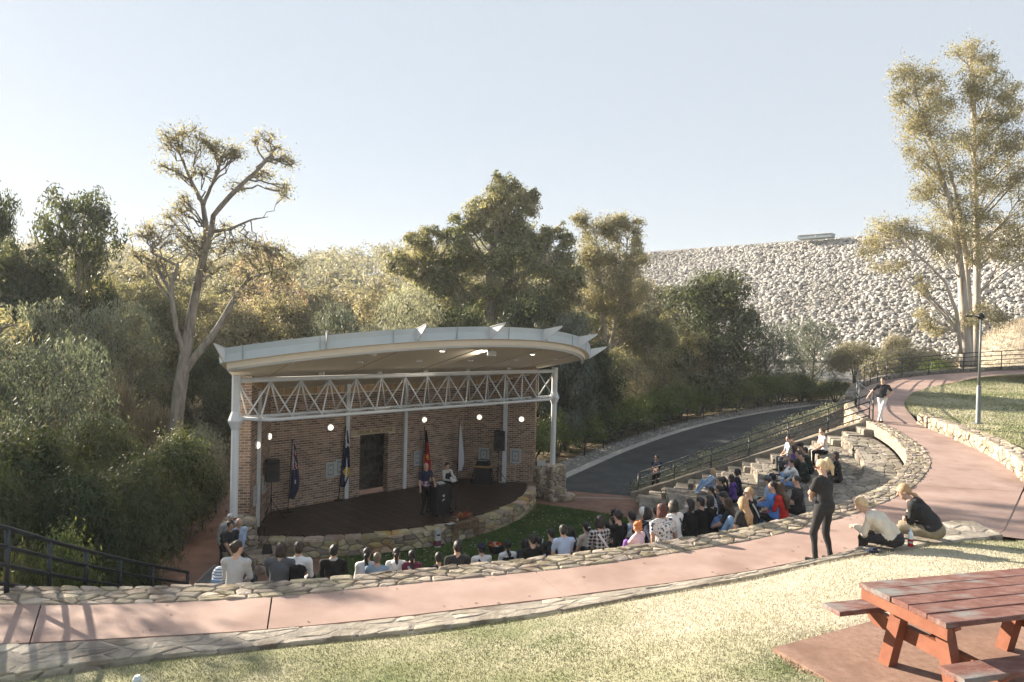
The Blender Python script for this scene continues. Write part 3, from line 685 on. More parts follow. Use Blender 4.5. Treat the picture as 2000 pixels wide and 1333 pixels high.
# side stair: rough stone blocks beside the railing
NS = 17; LS = float(np.linalg.norm(RB - RA))
stair = Thing('stone_stair', (RA[0], RA[1], 0), 'rough stone side stair climbing beside the dark railing at the right end of the seats', 'stair')
for i in range(NS):
    a, b = LS * i / NS - .02, LS * (i + 1) / NS + .04; zt = 3.9 * (i + 1) / (NS + 1)
    mb = MB(); n = 3
    for c in range(n):
        w0, w1 = AISLE * c / n + .012 + (0 if c else -.0), AISLE * (c + 1) / n - .012
        zz = zt + rnd.uniform(-.03, .03); aa, bb = a + rnd.uniform(-.04, .04), b + rnd.uniform(-.02, .03)
        q = [RA + _ad * s + _an * w for s, w in ((aa, w0), (bb, w0), (bb, w1), (aa, w1))]
        V = [(*p, -.1) for p in q] + [(p[0], p[1], zz - .05) for p in q]
        ctr = sum(q) / 4
        V += [(*(p + (ctr - p) * .1), zz + rnd.uniform(-.012, .012)) for p in q]
        F = [(0, 1, 5, 4), (1, 2, 6, 5), (2, 3, 7, 6), (3, 0, 4, 7), (4, 5, 9, 8), (5, 6, 10, 9), (6, 7, 11, 10), (7, 4, 8, 11), (8, 9, 10, 11)]
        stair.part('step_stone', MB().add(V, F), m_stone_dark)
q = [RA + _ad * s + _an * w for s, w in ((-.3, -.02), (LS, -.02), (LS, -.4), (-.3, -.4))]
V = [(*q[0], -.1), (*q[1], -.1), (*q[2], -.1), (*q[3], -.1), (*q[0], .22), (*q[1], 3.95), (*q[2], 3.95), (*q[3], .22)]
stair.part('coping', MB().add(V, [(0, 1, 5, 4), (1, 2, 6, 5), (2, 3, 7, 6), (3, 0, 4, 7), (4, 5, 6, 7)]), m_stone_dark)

# ================================================================ railings
def railing(label, line, h, nrail, spacing, r=.022, gap=.28, group='dark steel pipe railings', posts=None, rp=None):
    P = np.asarray(line, float); d = np.r_[0, np.cumsum(np.linalg.norm(np.diff(P, axis=0), axis=1))]
    T = Thing('railing', P[0], label, 'railing', group)
    for k in range(nrail):
        T.part('rail', MB().tube(P + [0, 0, h - k * gap], r if k else r * 1.15, 6), m_rail, smooth=True)
    L = d[-1]; n = max(2, int(round(L / spacing)) + 1)
    for s in (posts if posts is not None else np.linspace(0, L, n)):
        p = np.array([np.interp(s, d, P[:, c]) for c in range(3)])
        T.part('post', MB().tube([p - [0, 0, .15], p + [0, 0, h - .005]], rp or r * 1.2, 6), m_rail, smooth=True)
    return T
ra = np.array([*(RA - _an * .2), .1]); rb = np.array([*(RB - _an * .2), 3.95])
railing('straight dark railing climbing the right side stair from the brown paving', [ra, rb], 1.0, 4, 1.75, .024)
railing('curving dark railing of the upper path behind the man in white trousers', UR + [0, 0, .2], .95, 4, 1.9, .022, .25)
rl = offset(RF, 1.3); rl[:, 2] += .1
railing('long dark railing on the gravel verge beside the asphalt road and hedge', resample(rl[6:70], 90), 1.0, 4, 2.6, .027, .27)
lp = [gd(u, v, d) - np.array([0, 0, 1.02]) for u, v, d in ((-140, 1000, 9.2), (0, 1030, 10.4), (12, 1033, 10.5), (108, 1057, 12.1), (186, 1075, 13.6), (253, 1092, 15.0), (309, 1104, 16.2), (367, 1118, 17.3))]
lp = resample(lp, 20); lp[:, 2] = np.linspace(lp[0][2], lp[-1][2], 20)
railing('nearest dark railing running down beside the shrubs at the left end of the wall', lp, 1.02, 4, 1.45, .034, .29)
l2 = [gz(392, 1118, 0), gz(392, 1118, 0) + np.array([-1.9, -.3, 0])]
q0 = gz(306, 1165, 0)
railing('dark railing of the ramp climbing behind the left side of the bandstand', resample([gz(300, 1128, .0), gz(345, 1090, .0), gz(408, 1023, .0), gz(446, 965, .0), gz(452, 930, .0)], 14), 1.02, 4, 2.2, .02, .28)
railing('short level dark railing across the low shrubs left of the ramp', [gd(222, 1080, 18.5) - np.array([0, 0, 1.0]), gd(279, 1080, 19.0) - np.array([0, 0, 1.0])], 1.0, 3, 1.2, .024, .3)

# ================================================================ bandstand
m_white = M('white_steel', (0.66, 0.68, 0.69), (0.72, 0.73, 0.73), 2, 0.4, spec=0.5)
m_blue = M('zinc_fascia', (0.46, 0.54, 0.59), (0.52, 0.59, 0.63), .7, 0.42, metal=0.15)
m_soffit = M('cream_soffit', (0.76, 0.69, 0.57), (0.82, 0.75, 0.63), .6, 0.85)
m_deck = M('dark_deck', (0.026, 0.017, 0.013), (0.055, 0.036, 0.027), 3, 0.42, 0.003, 30, vary=.25, stretch=(1, 1, 1))
m_mort = M('brick_mortar', (0.62, 0.53, 0.42), (0.68, 0.59, 0.48), 6, 0.95)
m_brick = M('clinker_brick', (0.215, 0.143, 0.105), (0.315, 0.205, 0.145), 3, 0.9, 0.004, 60, vary=.45, huevary=.012)
m_brick_tan = M('tan_brick', (0.40, 0.27, 0.15), (0.50, 0.36, 0.21), 4, 0.9, 0.004, 60, vary=.2)
BS = Thing('bandstand', S(0, -1), 'curved white-roofed bandstand of brown brick on a rounded rubble stage', 'bandstand')
DZ = 0.6; DC = -6.12; DR = 8.57
# rubble base
def arc_deck(th, r=DR, z=0): return S(r * math.sin(th), DC + r * math.cos(th), z)
tm = math.asin(6.35 / DR)
n = 48; V = []; F = []
for i in range(n):
    th = -tm + 2 * tm * i / (n - 1)
    V += [arc_deck(th, DR - .05, -.05), arc_deck(th, DR - .05, DZ - .06), arc_deck(th, DR - .42, DZ - .06), arc_deck(th, DR - .42, -.05)]
for i in range(n - 1):
    for k in range(3): F.append((i * 4 + k, i * 4 + 4 + k, i * 4 + 5 + k, i * 4 + 1 + k))
base = BS.part('stone_base', MB().add(V, F), m_mortar)
L = DR * 2 * tm
def fb(s, t, n_): return arc_deck(-tm + s / DR, DR - .045 + n_, t)
def fc(s, t, n_): return arc_deck(-tm + s / DR, DR + .02 - t, DZ - .06 + n_)
lay_stones(BS, [(cells(L, DZ - .06, .36, .19, rnd), fb, .035, .055, .45), (cells(L, .42, .55, .42, rnd, .2), fc, .02, .05, .2)], m_stone_stage, under=base, limit=290, rest='stone_rubble')
# boards
BW = .142
for i in range(int(12.5 / BW)):
    u = -6.25 + (i + .5) * BW
    w1 = DC + math.sqrt(max(0, (DR - .4) ** 2 - u * u)) if abs(u) < DR - .4 else -1
    w0 = -3.05 if abs(u) < 4.5 else -3.05 + (abs(u) - 4.5) * 1.35
    if w1 - w0 < .1: continue
    a, b, c, d = S(u - BW / 2 + .004, w0, DZ - .04), S(u + BW / 2 - .004, w0, DZ - .04), S(u + BW / 2 - .004, w1, DZ - .04), S(u - BW / 2 + .004, w1, DZ - .04)
    BS.part('deck_board', MB().prism([a, b, c, d], (0, 0, 1), .04 + rnd.uniform(-.003, .003)), m_deck)
BS.part('deck_frame', MB().prism([S(-5.6, -3.0, DZ - .12), S(5.6, -3.0, DZ - .12), S(6.1, -.5, DZ - .12), S(4, 1.0, DZ - .12), S(0, 1.9, DZ - .12), S(-4, 1.0, DZ - .12), S(-6.1, -.5, DZ - .12)], (0, 0, 1), .06), m_joint)
# brick walls
def wall_quad(p0, p1): 
    d = p1 - p0; L = np.linalg.norm(d); d = d / L; nrm = np.array([d[1], -d[0], 0]); return d, L, nrm
def zmax(p):
    w = C45 * (p[0] - SO[0]) - C45 * (p[1] - SO[1]); return 5.754 + .269 * w - .02
bricks = []
CH, BLN = .086, .24
def brick_face(wp, p0, p1, z0, z1, flip=1, holes=(), frieze=True, ofs=0):
    d, L, nrm = wall_quad(p0, p1); nrm = nrm * flip
    nr = int((max(zmax(p0), zmax(p0 + d * L)) - z0) / CH) + 1; fz = CH * 3 if frieze else 0
    if frieze:
        s = 0
        while s < L - .05: bricks.append((wp, p0 + d * (s + .042), d, nrm, zmax(p0 + d * (s + .042)) - CH * 3 - .01, .072, CH * 3 - .012, True)); s += .084
    for r_ in range(nr):
        z = z0 + r_ * CH
        s = -(BLN / 2 if (r_ + ofs) % 2 else 0)
        while s < L - .02:
            a, b = max(0, s + .008), min(L, s + BLN - .008); s += BLN
            if b - a < .04: continue
            segs = [(a, b)]
            for (h0, h1, hz0, hz1) in holes:
                if hz0 - .02 < z + CH / 2 < hz1: segs = [q for (x, y) in segs for q in ((x, min(y, h0)), (max(x, h1), y)) if q[1] - q[0] > .03]
            for a, b in segs:
              if z + CH < min(zmax(p0 + d * a), zmax(p0 + d * b)) - fz + .02: bricks.append((wp, p0 + d * (a + b) / 2, d, nrm, z, b - a, CH - .017, False))
def wallbox(name, p0, p1, z0, z1, th, holes=()):
    d, L, nrm = wall_quad(p0, p1); mb = MB()
    def blk(a, b, za, zb):
        q = [p0 + d * a, p0 + d * b, p0 + d * b - nrm * th, p0 + d * a - nrm * th]
        zt = [zmax(x) if zb >= z1 - .01 else zb for x in q]
        mb.add([(*x[:2], za) for x in q] + [(*x[:2], t) for x, t in zip(q, zt)], [(3, 2, 1, 0), (4, 5, 6, 7), (0, 1, 5, 4), (1, 2, 6, 5), (2, 3, 7, 6), (3, 0, 4, 7)])
    if holes:
        h0, h1, hz0, hz1 = holes[0]; blk(0, h0, z0, z1); blk(h1, L, z0, z1); blk(h0, h1, hz1, z1)
    else: blk(0, L, z0, z1)
    return BS.part('brick_wall', mb, m_mort)
ZT = 5.02
PBL, PBR, PWL, PWR = S(-4.55, -2.95), S(4.4, -2.95), S(-6.3, -.62), S(6.15, -.30)
hole = None
_d, _Lb, _ = wall_quad(PBL, PBR)
def wall_s(u, v):                                    # distance along the back wall of a sight line
    r_ = ray(u, v); A = np.array([[r_[0], -_d[0]], [r_[1], -_d[1]]]); t, s = np.linalg.solve(A, PBL[:2]); return s, CAMZ + t * r_[2]
hs0, hs1 = wall_s(702, 920)[0], wall_s(757, 915)[0]; hz = wall_s(730, 848)[1]
holes = [(hs0, hs1, DZ, hz)]
wb = wallbox('back', PBL, PBR, DZ - .3, ZT, .3, holes)
brick_face(wb, PBL, PBR, DZ, ZT, 1, [(hs0, hs1, DZ, hz), (hs0 - .42, hs1 + .35, hz - .02, hz + .24)])
brick_face(wb, PBL + _d * hs1, PBL + _d * hs1 - np.array([_d[1], -_d[0], 0]) * .3, DZ, hz + .1, -1, frieze=False)
wl = wallbox('left', PWL, PBL, DZ - .3, 5.02, .42)
brick_face(wl, PWL, PBL, DZ, 5.02, 1)
_dl, _Ll, _nl = wall_quad(PWL, PBL)
brick_face(wl, PWL - _nl * .42, PWL, DZ, 5.3, 1, frieze=False)       # end of the left wing, facing the camera
wr = wallbox('right', PBR, PWR, DZ - .3, 5.02, .42)
brick_face(wr, PBR, PWR, DZ, 5.02, 1)
_dr, _Lr, _nr_ = wall_quad(PBR, PWR)
brick_face(wr, PWR, PWR - _nr_ * .42, DZ, 5.02, 1, frieze=False)
sort = []
for b in bricks:
    c = b[1]; q = proj([c[0], c[1], b[4]]); hid = 0.02 if (q[1] < 730 or q[1] > 1000) else 1
    sort.append((b[5] * b[6] / q[2] ** 2 * hid * (1 if b[5] > .2 else .5) * (1 if (b[2] @ (np.array([c[0], c[1], 0]) / np.hypot(c[0], c[1])) < .8) else .4), b))
sort.sort(key=lambda q: -q[0]); restb = {}
def brick_geo(b):
    wp, c, d, nrm, z, ln, ht, tan = b
    pr = .008 + rnd.uniform(-.002, .003)
    c = np.array([c[0], c[1], z + ht / 2 + .008]) + nrm * (pr / 2 - .004)
    Rm = np.stack([d, -nrm, [0, 0, 1]], 1); return MB().box(c, (ln, pr + .008, ht), Rm)
for k, (_, b) in enumerate(sort):
    g = brick_geo(b)
    if k < 300: BS.part('brick', g, m_brick_tan if b[7] else m_brick, b[0])
    else:
        r_ = restb.setdefault((b[0].name, b[7]), (b[0], MB())); r_[1].add(g.V[0], g.F)
for (nm, tan), (wp, mb) in restb.items(): BS.part('brickwork', mb, m_brick_tan if tan else m_brick, wp, kind='stuff')
# lintel of tan bricks over the doorway with its worn raised lettering, and the rubble recess behind
a, b = PBL + _d * (hs0 - .40), PBL + _d * (hs1 + .33); nb = np.array([_d[1], -_d[0], 0])
lin = BS.part('lintel', MB().prism([np.array([*p[:2], hz]) for p in (a, b, b + nb * .02, a + nb * .02)], (0, 0, 1), .225), M('sandstone', (0.46, 0.36, 0.23), (0.54, 0.44, 0.30), 5, 0.9, 0.004, 50))
def letters(txt, x, size):
    cu = bpy.data.curves.new('lintel_lettering', 'FONT'); cu.body = txt; cu.size = size; cu.extrude = .006; cu.align_x = 'CENTER'; cu.align_y = 'CENTER'
    o = bpy.data.objects.new('lintel_lettering', cu); COL.objects.link(o); o.parent = lin
    p = PBL + _d * x + nb * .024; p = np.array([p[0], p[1], hz + .112]) - BS.loc
    Rm = np.stack([_d, [0, 0, 1], nb], 1)
    mat_ = Matrix([[*Rm[0], p[0]], [*Rm[1], p[1]], [*Rm[2], p[2]], [0, 0, 0, 1]])
    me = bpy.data.meshes.new_from_object(o); me.materials.append(M('letter_brown', (0.20, 0.11, 0.06))); o2 = bpy.data.objects.new('lintel_lettering', me); COL.objects.link(o2); o2.parent = lin; o2.matrix_basis = mat_; bpy.data.objects.remove(o); o2.name = 'lintel_lettering'
letters('LESCHE  PARK  ZONE', (hs0 + hs1) / 2 + .02, .165)
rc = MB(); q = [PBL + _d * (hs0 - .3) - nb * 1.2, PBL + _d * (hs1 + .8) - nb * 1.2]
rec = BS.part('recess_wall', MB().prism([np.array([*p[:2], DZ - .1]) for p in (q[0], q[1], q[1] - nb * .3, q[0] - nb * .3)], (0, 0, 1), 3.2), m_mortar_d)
BS.part('recess_shade_roof', MB().prism([np.array([*p[:2], hz + .02]) for p in (q[0], q[1], PBL + _d * (hs1 + .8) - nb * .29, PBL + _d * (hs0 - .3) - nb * .29)], (0, 0, 1), .1), m_mortar_d)  # roof and sides added to keep daylight out of the recess
for qq, pp in ((q[0], PBL + _d * (hs0 - .3)), (q[1], PBL + _d * (hs1 + .8))): BS.part('recess_shade_side', MB().prism([np.array([*p[:2], DZ - .1]) for p in (qq, pp - nb * .29, pp - nb * .29 + _d * .1, qq + _d * .1)], (0, 0, 1), 3.1), m_mortar_d)
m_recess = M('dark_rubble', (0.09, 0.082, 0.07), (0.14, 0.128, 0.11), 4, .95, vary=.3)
_Lq = np.linalg.norm(q[1] - q[0])
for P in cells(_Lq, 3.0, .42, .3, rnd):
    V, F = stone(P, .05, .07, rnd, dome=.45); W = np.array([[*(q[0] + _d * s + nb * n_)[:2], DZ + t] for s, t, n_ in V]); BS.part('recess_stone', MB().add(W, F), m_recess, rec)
# piers
def pier(c, w, d_, z, lab, ang):
    ca, sa = math.cos(ang), math.sin(ang); X, Y = np.array([ca, sa, 0]), np.array([-sa, ca, 0]); c = np.array([*c[:2], 0])
    core = BS.part('stone_pier', MB().prism([c + X * a * (w / 2 - .04) + Y * b * (d_ / 2 - .04) for a, b in ((-1, -1), (1, -1), (1, 1), (-1, 1))], (0, 0, 1), z - .05), m_mortar_d)
    pan = []
    for o_, ax, nn, L in ((-X * w / 2 - Y * d_ / 2, X, -Y, w), (X * w / 2 - Y * d_ / 2, Y, X, d_), (-X * w / 2 - Y * d_ / 2, Y, -X, d_), (-X * w / 2 + Y * d_ / 2, X, Y, w)):
        pan.append((cells(L, z - .06, .3, .2, rnd), lambda s, t, n_, o_=o_, ax=ax, nn=nn: c + o_ + ax * s + nn * (n_ - .04) + np.array([0, 0, t]), .03, .05, .45))
    pan.append((cells(w, d_, .4, .35, rnd), lambda s, t, n_: c - X * w / 2 - Y * d_ / 2 + X * s + Y * t + np.array([0, 0, z - .06 + n_]), .02, .05, .3))
    k = 0
    for cl, fr, gap, h, dome in pan:
        for P in cl:
            V, F = stone(P, gap, h, rnd, dome=dome); BS.part('pier_stone', MB().add(np.array([fr(*v) for v in V]), F), m_stone, core)
CLP, CRP = S(-7.05, 0), S(7.05, 0)
pier(S(-6.85, .0), .75, .75, 1.40, 'left', rad(45)); pier(S(7.0, 0), .95, .9, 1.36, 'right', rad(45)); pier(S(6.42, -.15), .5, .55, 1.30, 'right', rad(45))
pier(S(6.55, .62), .9, .55, .52, 'right', rad(45)); pier(S(6.85, 1.0), .8, .5, .26, 'right', rad(45)); pier(S(-6.5, .75), .9, .8, .5, 'left', rad(45))
# columns
def column(c, z0, r0):
    prof = [(r0 * .95, z0), (r0, z0 + .02), (r0 * 1.02, 4.02), (r0 * 1.9, 4.28), (r0 * 1.9, 4.31), (r0 * 1.1, 4.56), (r0 * 1.12, 5.62)]
    return BS.part('column', MB().lathe(prof, (c[0], c[1], 0), 10), m_white)
column(CLP, 1.45, .115); column(CRP, 1.30, .115)
# roof truss
ZC, ZB = 5.47, 4.30
tr = BS.part('truss', MB().tube([S(-7.05, 0, ZC), S(7.05, 0, ZC)], .075, 8), m_white, smooth=True)
ft = [S(-6.95, .06, ZB + .05), S(-6.2, .48, ZB)] + [S(u, .48, ZB) for u in np.linspace(-6, 6, 7)] + [S(6.2, .48, ZB), S(6.95, .06, ZB + .05)]
bk = [S(-6.95, -.06, ZB + .05), S(-6.2, -.48, ZB)] + [S(u, -.48, ZB) for u in np.linspace(-6, 6, 7)] + [S(6.2, -.48, ZB), S(6.95, -.06, ZB + .05)]
BS.part('bottom_chord', MB().tube(ft, .058, 8), m_white, tr, True); BS.part('bottom_chord', MB().tube(bk, .058, 8), m_white, tr, True)
nt = 13; us = np.linspace(-6.0, 6.0, nt)
for i, u in enumerate(us):
    for sgn in (1, -1):
        for du in (-.5, .5):
            BS.part('web_bar', MB().tube([S(u, 0, ZC - .05), S(u + du, .46 * sgn, ZB + .04)], .026, 6), m_white, tr, True)
for sgn in (1, -1):
    for s in (1, -1): BS.part('web_bar', MB().tube([S(7.0 * s, 0, ZC - .06), S(6.5 * s, .46 * sgn, ZB + .04)], .026, 6), m_white, tr, True)
lac = [S(u, .46 * (1 if i % 2 else -1), ZB) for i, u in enumerate(np.linspace(-6.2, 6.2, 26))]
BS.part('lacing_bar', MB().tube(lac, .02, 5), m_white, tr, True)
m_plseam = M('fascia_joint', (.34, .39, .42))
# roof: a tilted plate with a curved front edge
RC, RR, RZ, RS = -7.8077, 11.983, 5.754, 0.269
def roof(u, w, dz=0): return S(u, w, RZ + RS * w + dz)
tt = math.asin(8.0 / RR); front = [(RR * math.sin(t), RC + RR * math.cos(t)) for t in np.linspace(-tt, tt, 41)]
backl = [(5.25, -3.3), (-5.25, -3.3)]
out_ = front + backl
n = len(out_)
def plate(poly, dz, flip):
    V = [roof(u, w, dz) for u, w in poly]; c = len(V); V.append(roof(0, 0, dz)); m_ = len(poly)
    F = [(i, (i + 1) % m_, c) for i in range(m_)]
    return V, [f[::-1] for f in F] if flip else F
V, F = plate(out_, .0, False); rs = BS.part('roof_soffit', MB().add(V, F), m_soffit)
V, F = plate([(u * 1.0, w) for u, w in out_], .34, False); BS.part('roof_sheet', MB().add(V, F), m_blue)
fm = MB(); V = []; F = []
for i, (u, w) in enumerate(out_):
    V += [roof(u, w, -.015), roof(u * 1.001, w + .002, .22), roof(u * 1.0015, w + .003, .225), roof(u * 1.0045, w + .03, .37)]
m_ = len(out_)
for i in range(m_):
    j = (i + 1) % m_
    for k in range(3): F.append((i * 4 + k, j * 4 + k, j * 4 + k + 1, i * 4 + k + 1))
BS.part('fascia', MB().add(V, F), m_blue)
th_ = np.linspace(-tt * .985, tt * .985, 41)
BS.part('rim_tube', MB().tube([roof((RR - .30) * math.sin(t), RC + (RR - .30) * math.cos(t), -.15) for t in th_], .065, 8), m_white, smooth=True)
rb_ = MB()
V = [roof((RR - .18) * math.sin(t), RC + (RR - .18) * math.cos(t), z) for z in (-.16, .0) for t in th_]
BS.part('rim_web', MB().add(V, [(i, i + 1, 42 + i, 41 + i) for i in range(40)]), m_soffit)
for t in np.linspace(-.55, .55, 5):
    u0, w0, u1, w1 = (RR - .4) * math.sin(t), RC + (RR - .4) * math.cos(t), 4.6 * math.sin(t) * 2.2, -3.0
    BS.part('soffit_joint', MB().tube([roof(u0, w0, -.006), roof(u1, w1, -.006)], .008, 4), M('soffit_line', (0.36, 0.32, 0.26)))
for t in np.linspace(-tt * .93, tt * .93, 9):
    q = [roof(RR * math.sin(t + e) * k, RC + RR * math.cos(t + e) + w_, z) for e, k, w_, z in ((-.0012, 1.001, .012, -.01), (.0012, 1.001, .012, -.01), (.0012, 1.0035, .030, .36), (-.0012, 1.0035, .030, .36))]
    BS.part('fascia_seam', MB().prism(q, (C45 * (math.sin(t) + math.cos(t)), C45 * (math.sin(t) - math.cos(t)), 0), .012), m_plseam)
# fins along the fascia
def fin_t(u, v):
    best = min(np.linspace(-tt, tt, 400), key=lambda t: np.hypot(*(proj(roof(RR * math.sin(t), RC + RR * math.cos(t), .1))[:2] - [u, v])))
    return best
for (u, v) in ((439, 703), (637, 676), (815, 662), (957, 657), (1061, 664), (1126, 680), (1151, 695)):
    t = fin_t(u, v); dr = np.array([C45 * (math.sin(t) + math.cos(t)), C45 * (math.sin(t) - math.cos(t)), 0]); dn = np.array([-dr[1], dr[0], 0])
    p = roof(RR * math.sin(t), RC + RR * math.cos(t), 0)
    prof = [p + dr * .0 + [0, 0, -.02], p + dr * .05 + [0, 0, -.02], p + dr * .74 + [0, 0, .45], p + dr * .76 + [0, 0, .50], p + dr * .0 + [0, 0, .36]]
    f_ = BS.part('fin', MB().prism([q - dn * .015 for q in prof], dn, .03), m_white)
    top = [p + [0, 0, .36], p + dr * .76 + [0, 0, .50], p + dr * .76 + [0, 0, .515], p + [0, 0, .375]]
    BS.part('flange', MB().prism([q - dn * .035 for q in top], dn, .07), m_white, f_)
# wall posts
for (u, v0) in ((676, 900), (789, 900)):
    s, _ = wall_s(u, v0); p = PBL + _d * s + nb * .05
    Rm = np.stack([_d, -nb, [0, 0, 1]], 1); BS.part('wall_post', MB().box((p[0], p[1], (DZ + ZT) / 2), (.15, .1, ZT - DZ - .02), Rm), m_white)
def wing_s(p0, d, u, v):
    r_ = ray(u, v); A = np.array([[r_[0], -d[0]], [r_[1], -d[1]]]); t, s = np.linalg.solve(A, p0[:2]); return s, CAMZ + t * r_[2]
s, _ = wing_s(PBR, _dr, 986, 880); p = PBR + _dr * s + _nr_ * .05
BS.part('wall_post', MB().box((p[0], p[1], (DZ + ZT) / 2), (.17, .1, ZT - DZ - .02), np.stack([_dr, -_nr_, [0, 0, 1]], 1)), m_white)
s, _ = wing_s(PWL, _dl, 502, 920); p = PWL + _dl * s + _nl * .05
BS.part('wall_post', MB().box((p[0], p[1], (DZ + ZT) / 2), (.15, .1, ZT - DZ - .02), np.stack([_dl, -_nl, [0, 0, 1]], 1)), m_white)
# lamps
m_glow = emit_mat('lamp_glass', (1.0, 0.88, 0.72), .36); m_glow2 = emit_mat('spot_glass', (1.0, 0.93, 0.8), 2.5)
def wall_lamp(p, nrm, label):
    T = Thing('wall_lamp', p, label, 'lamp', 'round lit lamps on the brick walls')
    a = np.array([0, 0, 1.0]); x = np.cross(a, nrm)
    def dome(prof, mat, nm):
        V = []; F = []; n = 14
        for r_, h_ in prof:
            for k in range(n):
                q = 2 * PI * k / n; V.append(p + nrm * h_ + (x * math.cos(q) + a * math.sin(q)) * r_)
        for i in range(len(prof) - 1): F += [(i * n + k, i * n + (k + 1) % n, (i + 1) * n + (k + 1) % n, (i + 1) * n + k) for k in range(n)]
        F.append([(len(prof) - 1) * n + k for k in range(n)])
        T.part(nm, MB().add(V, F), mat, smooth=False)
    dome([(.13, 0), (.13, .05), (.11, .055)], m_white, 'base_ring'); dome([(.112, .05), (.104, .09), (.08, .12), (.035, .135)], m_glow, 'glass')
    T.part('guard_bar', MB().box(p + nrm * .135, (.010, .016, .21), np.stack([x, nrm, a], 1)), m_white)
for (u, v), side, lb in (((644, 835), 'b', 'round lit wall lamp left of the stone doorway'), ((827, 820), 'b', 'round lit wall lamp above the red and black flag'), ((937, 815), 'r', 'round lit wall lamp above the white flag'), ((1019, 819), 'r', 'round lit wall lamp nearest the right end of the brick wall'),
                          ((522, 853), 'l', 'round lit lamp high on the left brick wing beside the speaker'), ((499, 870), 'l', 'round lit lamp on the left brick wing nearest its front end')):
    p0, d, nrm = {'b': (PBL, _d, nb), 'r': (PBR, _dr, _nr_), 'l': (PWL, _dl, _nl)}[side]
    s, z = wing_s(p0, d, u, v); q = p0 + d * s + nrm * .012
    wall_lamp(np.array([q[0], q[1], z]), nrm, lb)
def soffit_hit(u, v):
    r_ = ray(u, v); n_ = np.cross(roof(1, 0) - roof(0, 0), roof(0, 1) - roof(0, 0)); return _C + r_ * ((roof(0, 0) - _C) @ n_ / (r_ @ n_))
for k, ((u, v), lb) in enumerate((((864, 682), 'small lit downlight in the middle of the cream soffit'), ((1040, 689), 'small lit downlight in the soffit near its right end'), ((728, 691), 'small unlit downlight in the soffit left of the middle'))):
    q = soffit_hit(u, v); T = Thing('downlight', q, lb, 'lamp', 'small lamps under the roof')
    T.part('housing', MB().lathe([(.11, 0), (.12, -.05), (.10, -.07)], q, 10), m_white); T.part('lens', MB().lathe([(.085, -.071), (.06, -.09)], q, 10), m_glow2 if k < 2 else m_white)
q = soffit_hit(961, 684); T = Thing('floodlight', q, 'square lit floodlight hanging from the front of the cream soffit', 'lamp')
T.part('housing', MB().box(q + [0, 0, -.12], (.3, .22, .16)), m_white); T.part('bracket', MB().box(q + [0, 0, -.02], (.06, .06, .06)), m_white); T.part('lens', MB().box(q + np.array([-.152, 0, -.12]), (.006, .18, .12)), m_glow2)
sp = bpy.data.lights.new('floodlight_beam', 'SPOT'); sp.energy = 25; sp.color = (1, .88, .7); sp.spot_size = rad(120); sp.shadow_soft_size = .08
so = bpy.data.objects.new('floodlight_beam', sp); COL.objects.link(so); so.parent = T.o; so.location = (-.2, 0, -.12); so.rotation_euler = (0, rad(115), 0)
for (u, v) in ((628, 731), (741, 726), (832, 724), (914, 722), (994, 720)):
    q = gd(u, v + 2, 20 + (u - 464) / 618 * 10 - .1); q[2] = max(q[2], ZC + .08); BS.part('truss_bracket', MB().box(q, (.16, .16, .16)).box(q + [0.0, -.09, 0], (.05, .03, .05), mi=1), [m_white, m_soffit])
for (u, v) in ((818, 704), (919, 703), (1009, 702), (703, 706), (1086, 701), (566, 708)):
    q = soffit_hit(u, v); BS.part('soffit_fitting', MB().box(q + [0, 0, -.03], (.18, .12, .05)), m_white)
# ================================================================ vegetation
m_bark_grey = M('grey_bark', (0.20, 0.175, 0.145), (0.33, 0.30, 0.26), 3, 0.9, 0.02, 14, world=False, stretch=(3, 3, .6), c3=(0.12, 0.10, 0.08), scale3=1.2)
m_bark_pale = M('pale_bark', (0.38, 0.34, 0.29), (0.52, 0.48, 0.43), 2, 0.85, 0.01, 10, world=False, stretch=(2, 2, .5), c3=(0.25, 0.20, 0.16), scale3=.8)
m_bark_dark = M('dark_bark', (0.075, 0.06, 0.045), (0.14, 0.115, 0.09), 3, 0.95, 0.02, 12, world=False, stretch=(3, 3, .6))
LM = {
 'olive': leaf_mat('olive_leaves', (0.19, 0.195, 0.12), (0.29, 0.275, 0.18), .5, (1.2, 1.12, .72)),
 'dark': leaf_mat('dark_leaves', (0.06, 0.08, 0.046), (0.115, 0.13, 0.078), .42, (1.25, 1.2, .65)),
 'grey': leaf_mat('grey_green_leaves', (0.225, 0.24, 0.185), (0.34, 0.345, 0.27), .5, (1.1, 1.1, .8)),
 'deepgrey': leaf_mat('blue_green_leaves', (0.10, 0.125, 0.10), (0.18, 0.20, 0.162), .35, (1.15, 1.15, .75)),
 'gold': leaf_mat('yellow_green_leaves', (0.25, 0.238, 0.16), (0.36, 0.332, 0.24), .5, (1.15, 1.08, .75)),
 'red': leaf_mat('russet_leaves', (0.27, 0.21, 0.16), (0.36, 0.295, 0.23), .5, (1.2, 1.05, .8)),
 'pale': leaf_mat('pale_gum_leaves', (0.285, 0.272, 0.18), (0.41, 0.382, 0.27), .5, (1.15, 1.08, .72)),
 'euc': leaf_mat('eucalypt_leaves', (0.21, 0.225, 0.135), (0.37, 0.355, 0.235), .5, (1.15, 1.1, .72)),
 'hedge': leaf_mat('hedge_leaves', (0.105, 0.155, 0.06), (0.18, 0.215, 0.09), .5),
 'brush': leaf_mat('shrub_needles', (0.045, 0.068, 0.032), (0.10, 0.115, 0.054), .4),
 'dry': leaf_mat('dry_scrub', (0.25, 0.21, 0.15), (0.35, 0.295, 0.215), .5, (1.2, 1.1, .8)),
 'far': leaf_mat('far_leaves', (0.21, 0.208, 0.145), (0.31, 0.295, 0.215), .5, (1.1, 1.06, .8)),
}
def unit(n):
    v = NR.normal(size=(n, 3)); return v / np.linalg.norm(v, axis=1, keepdims=True)
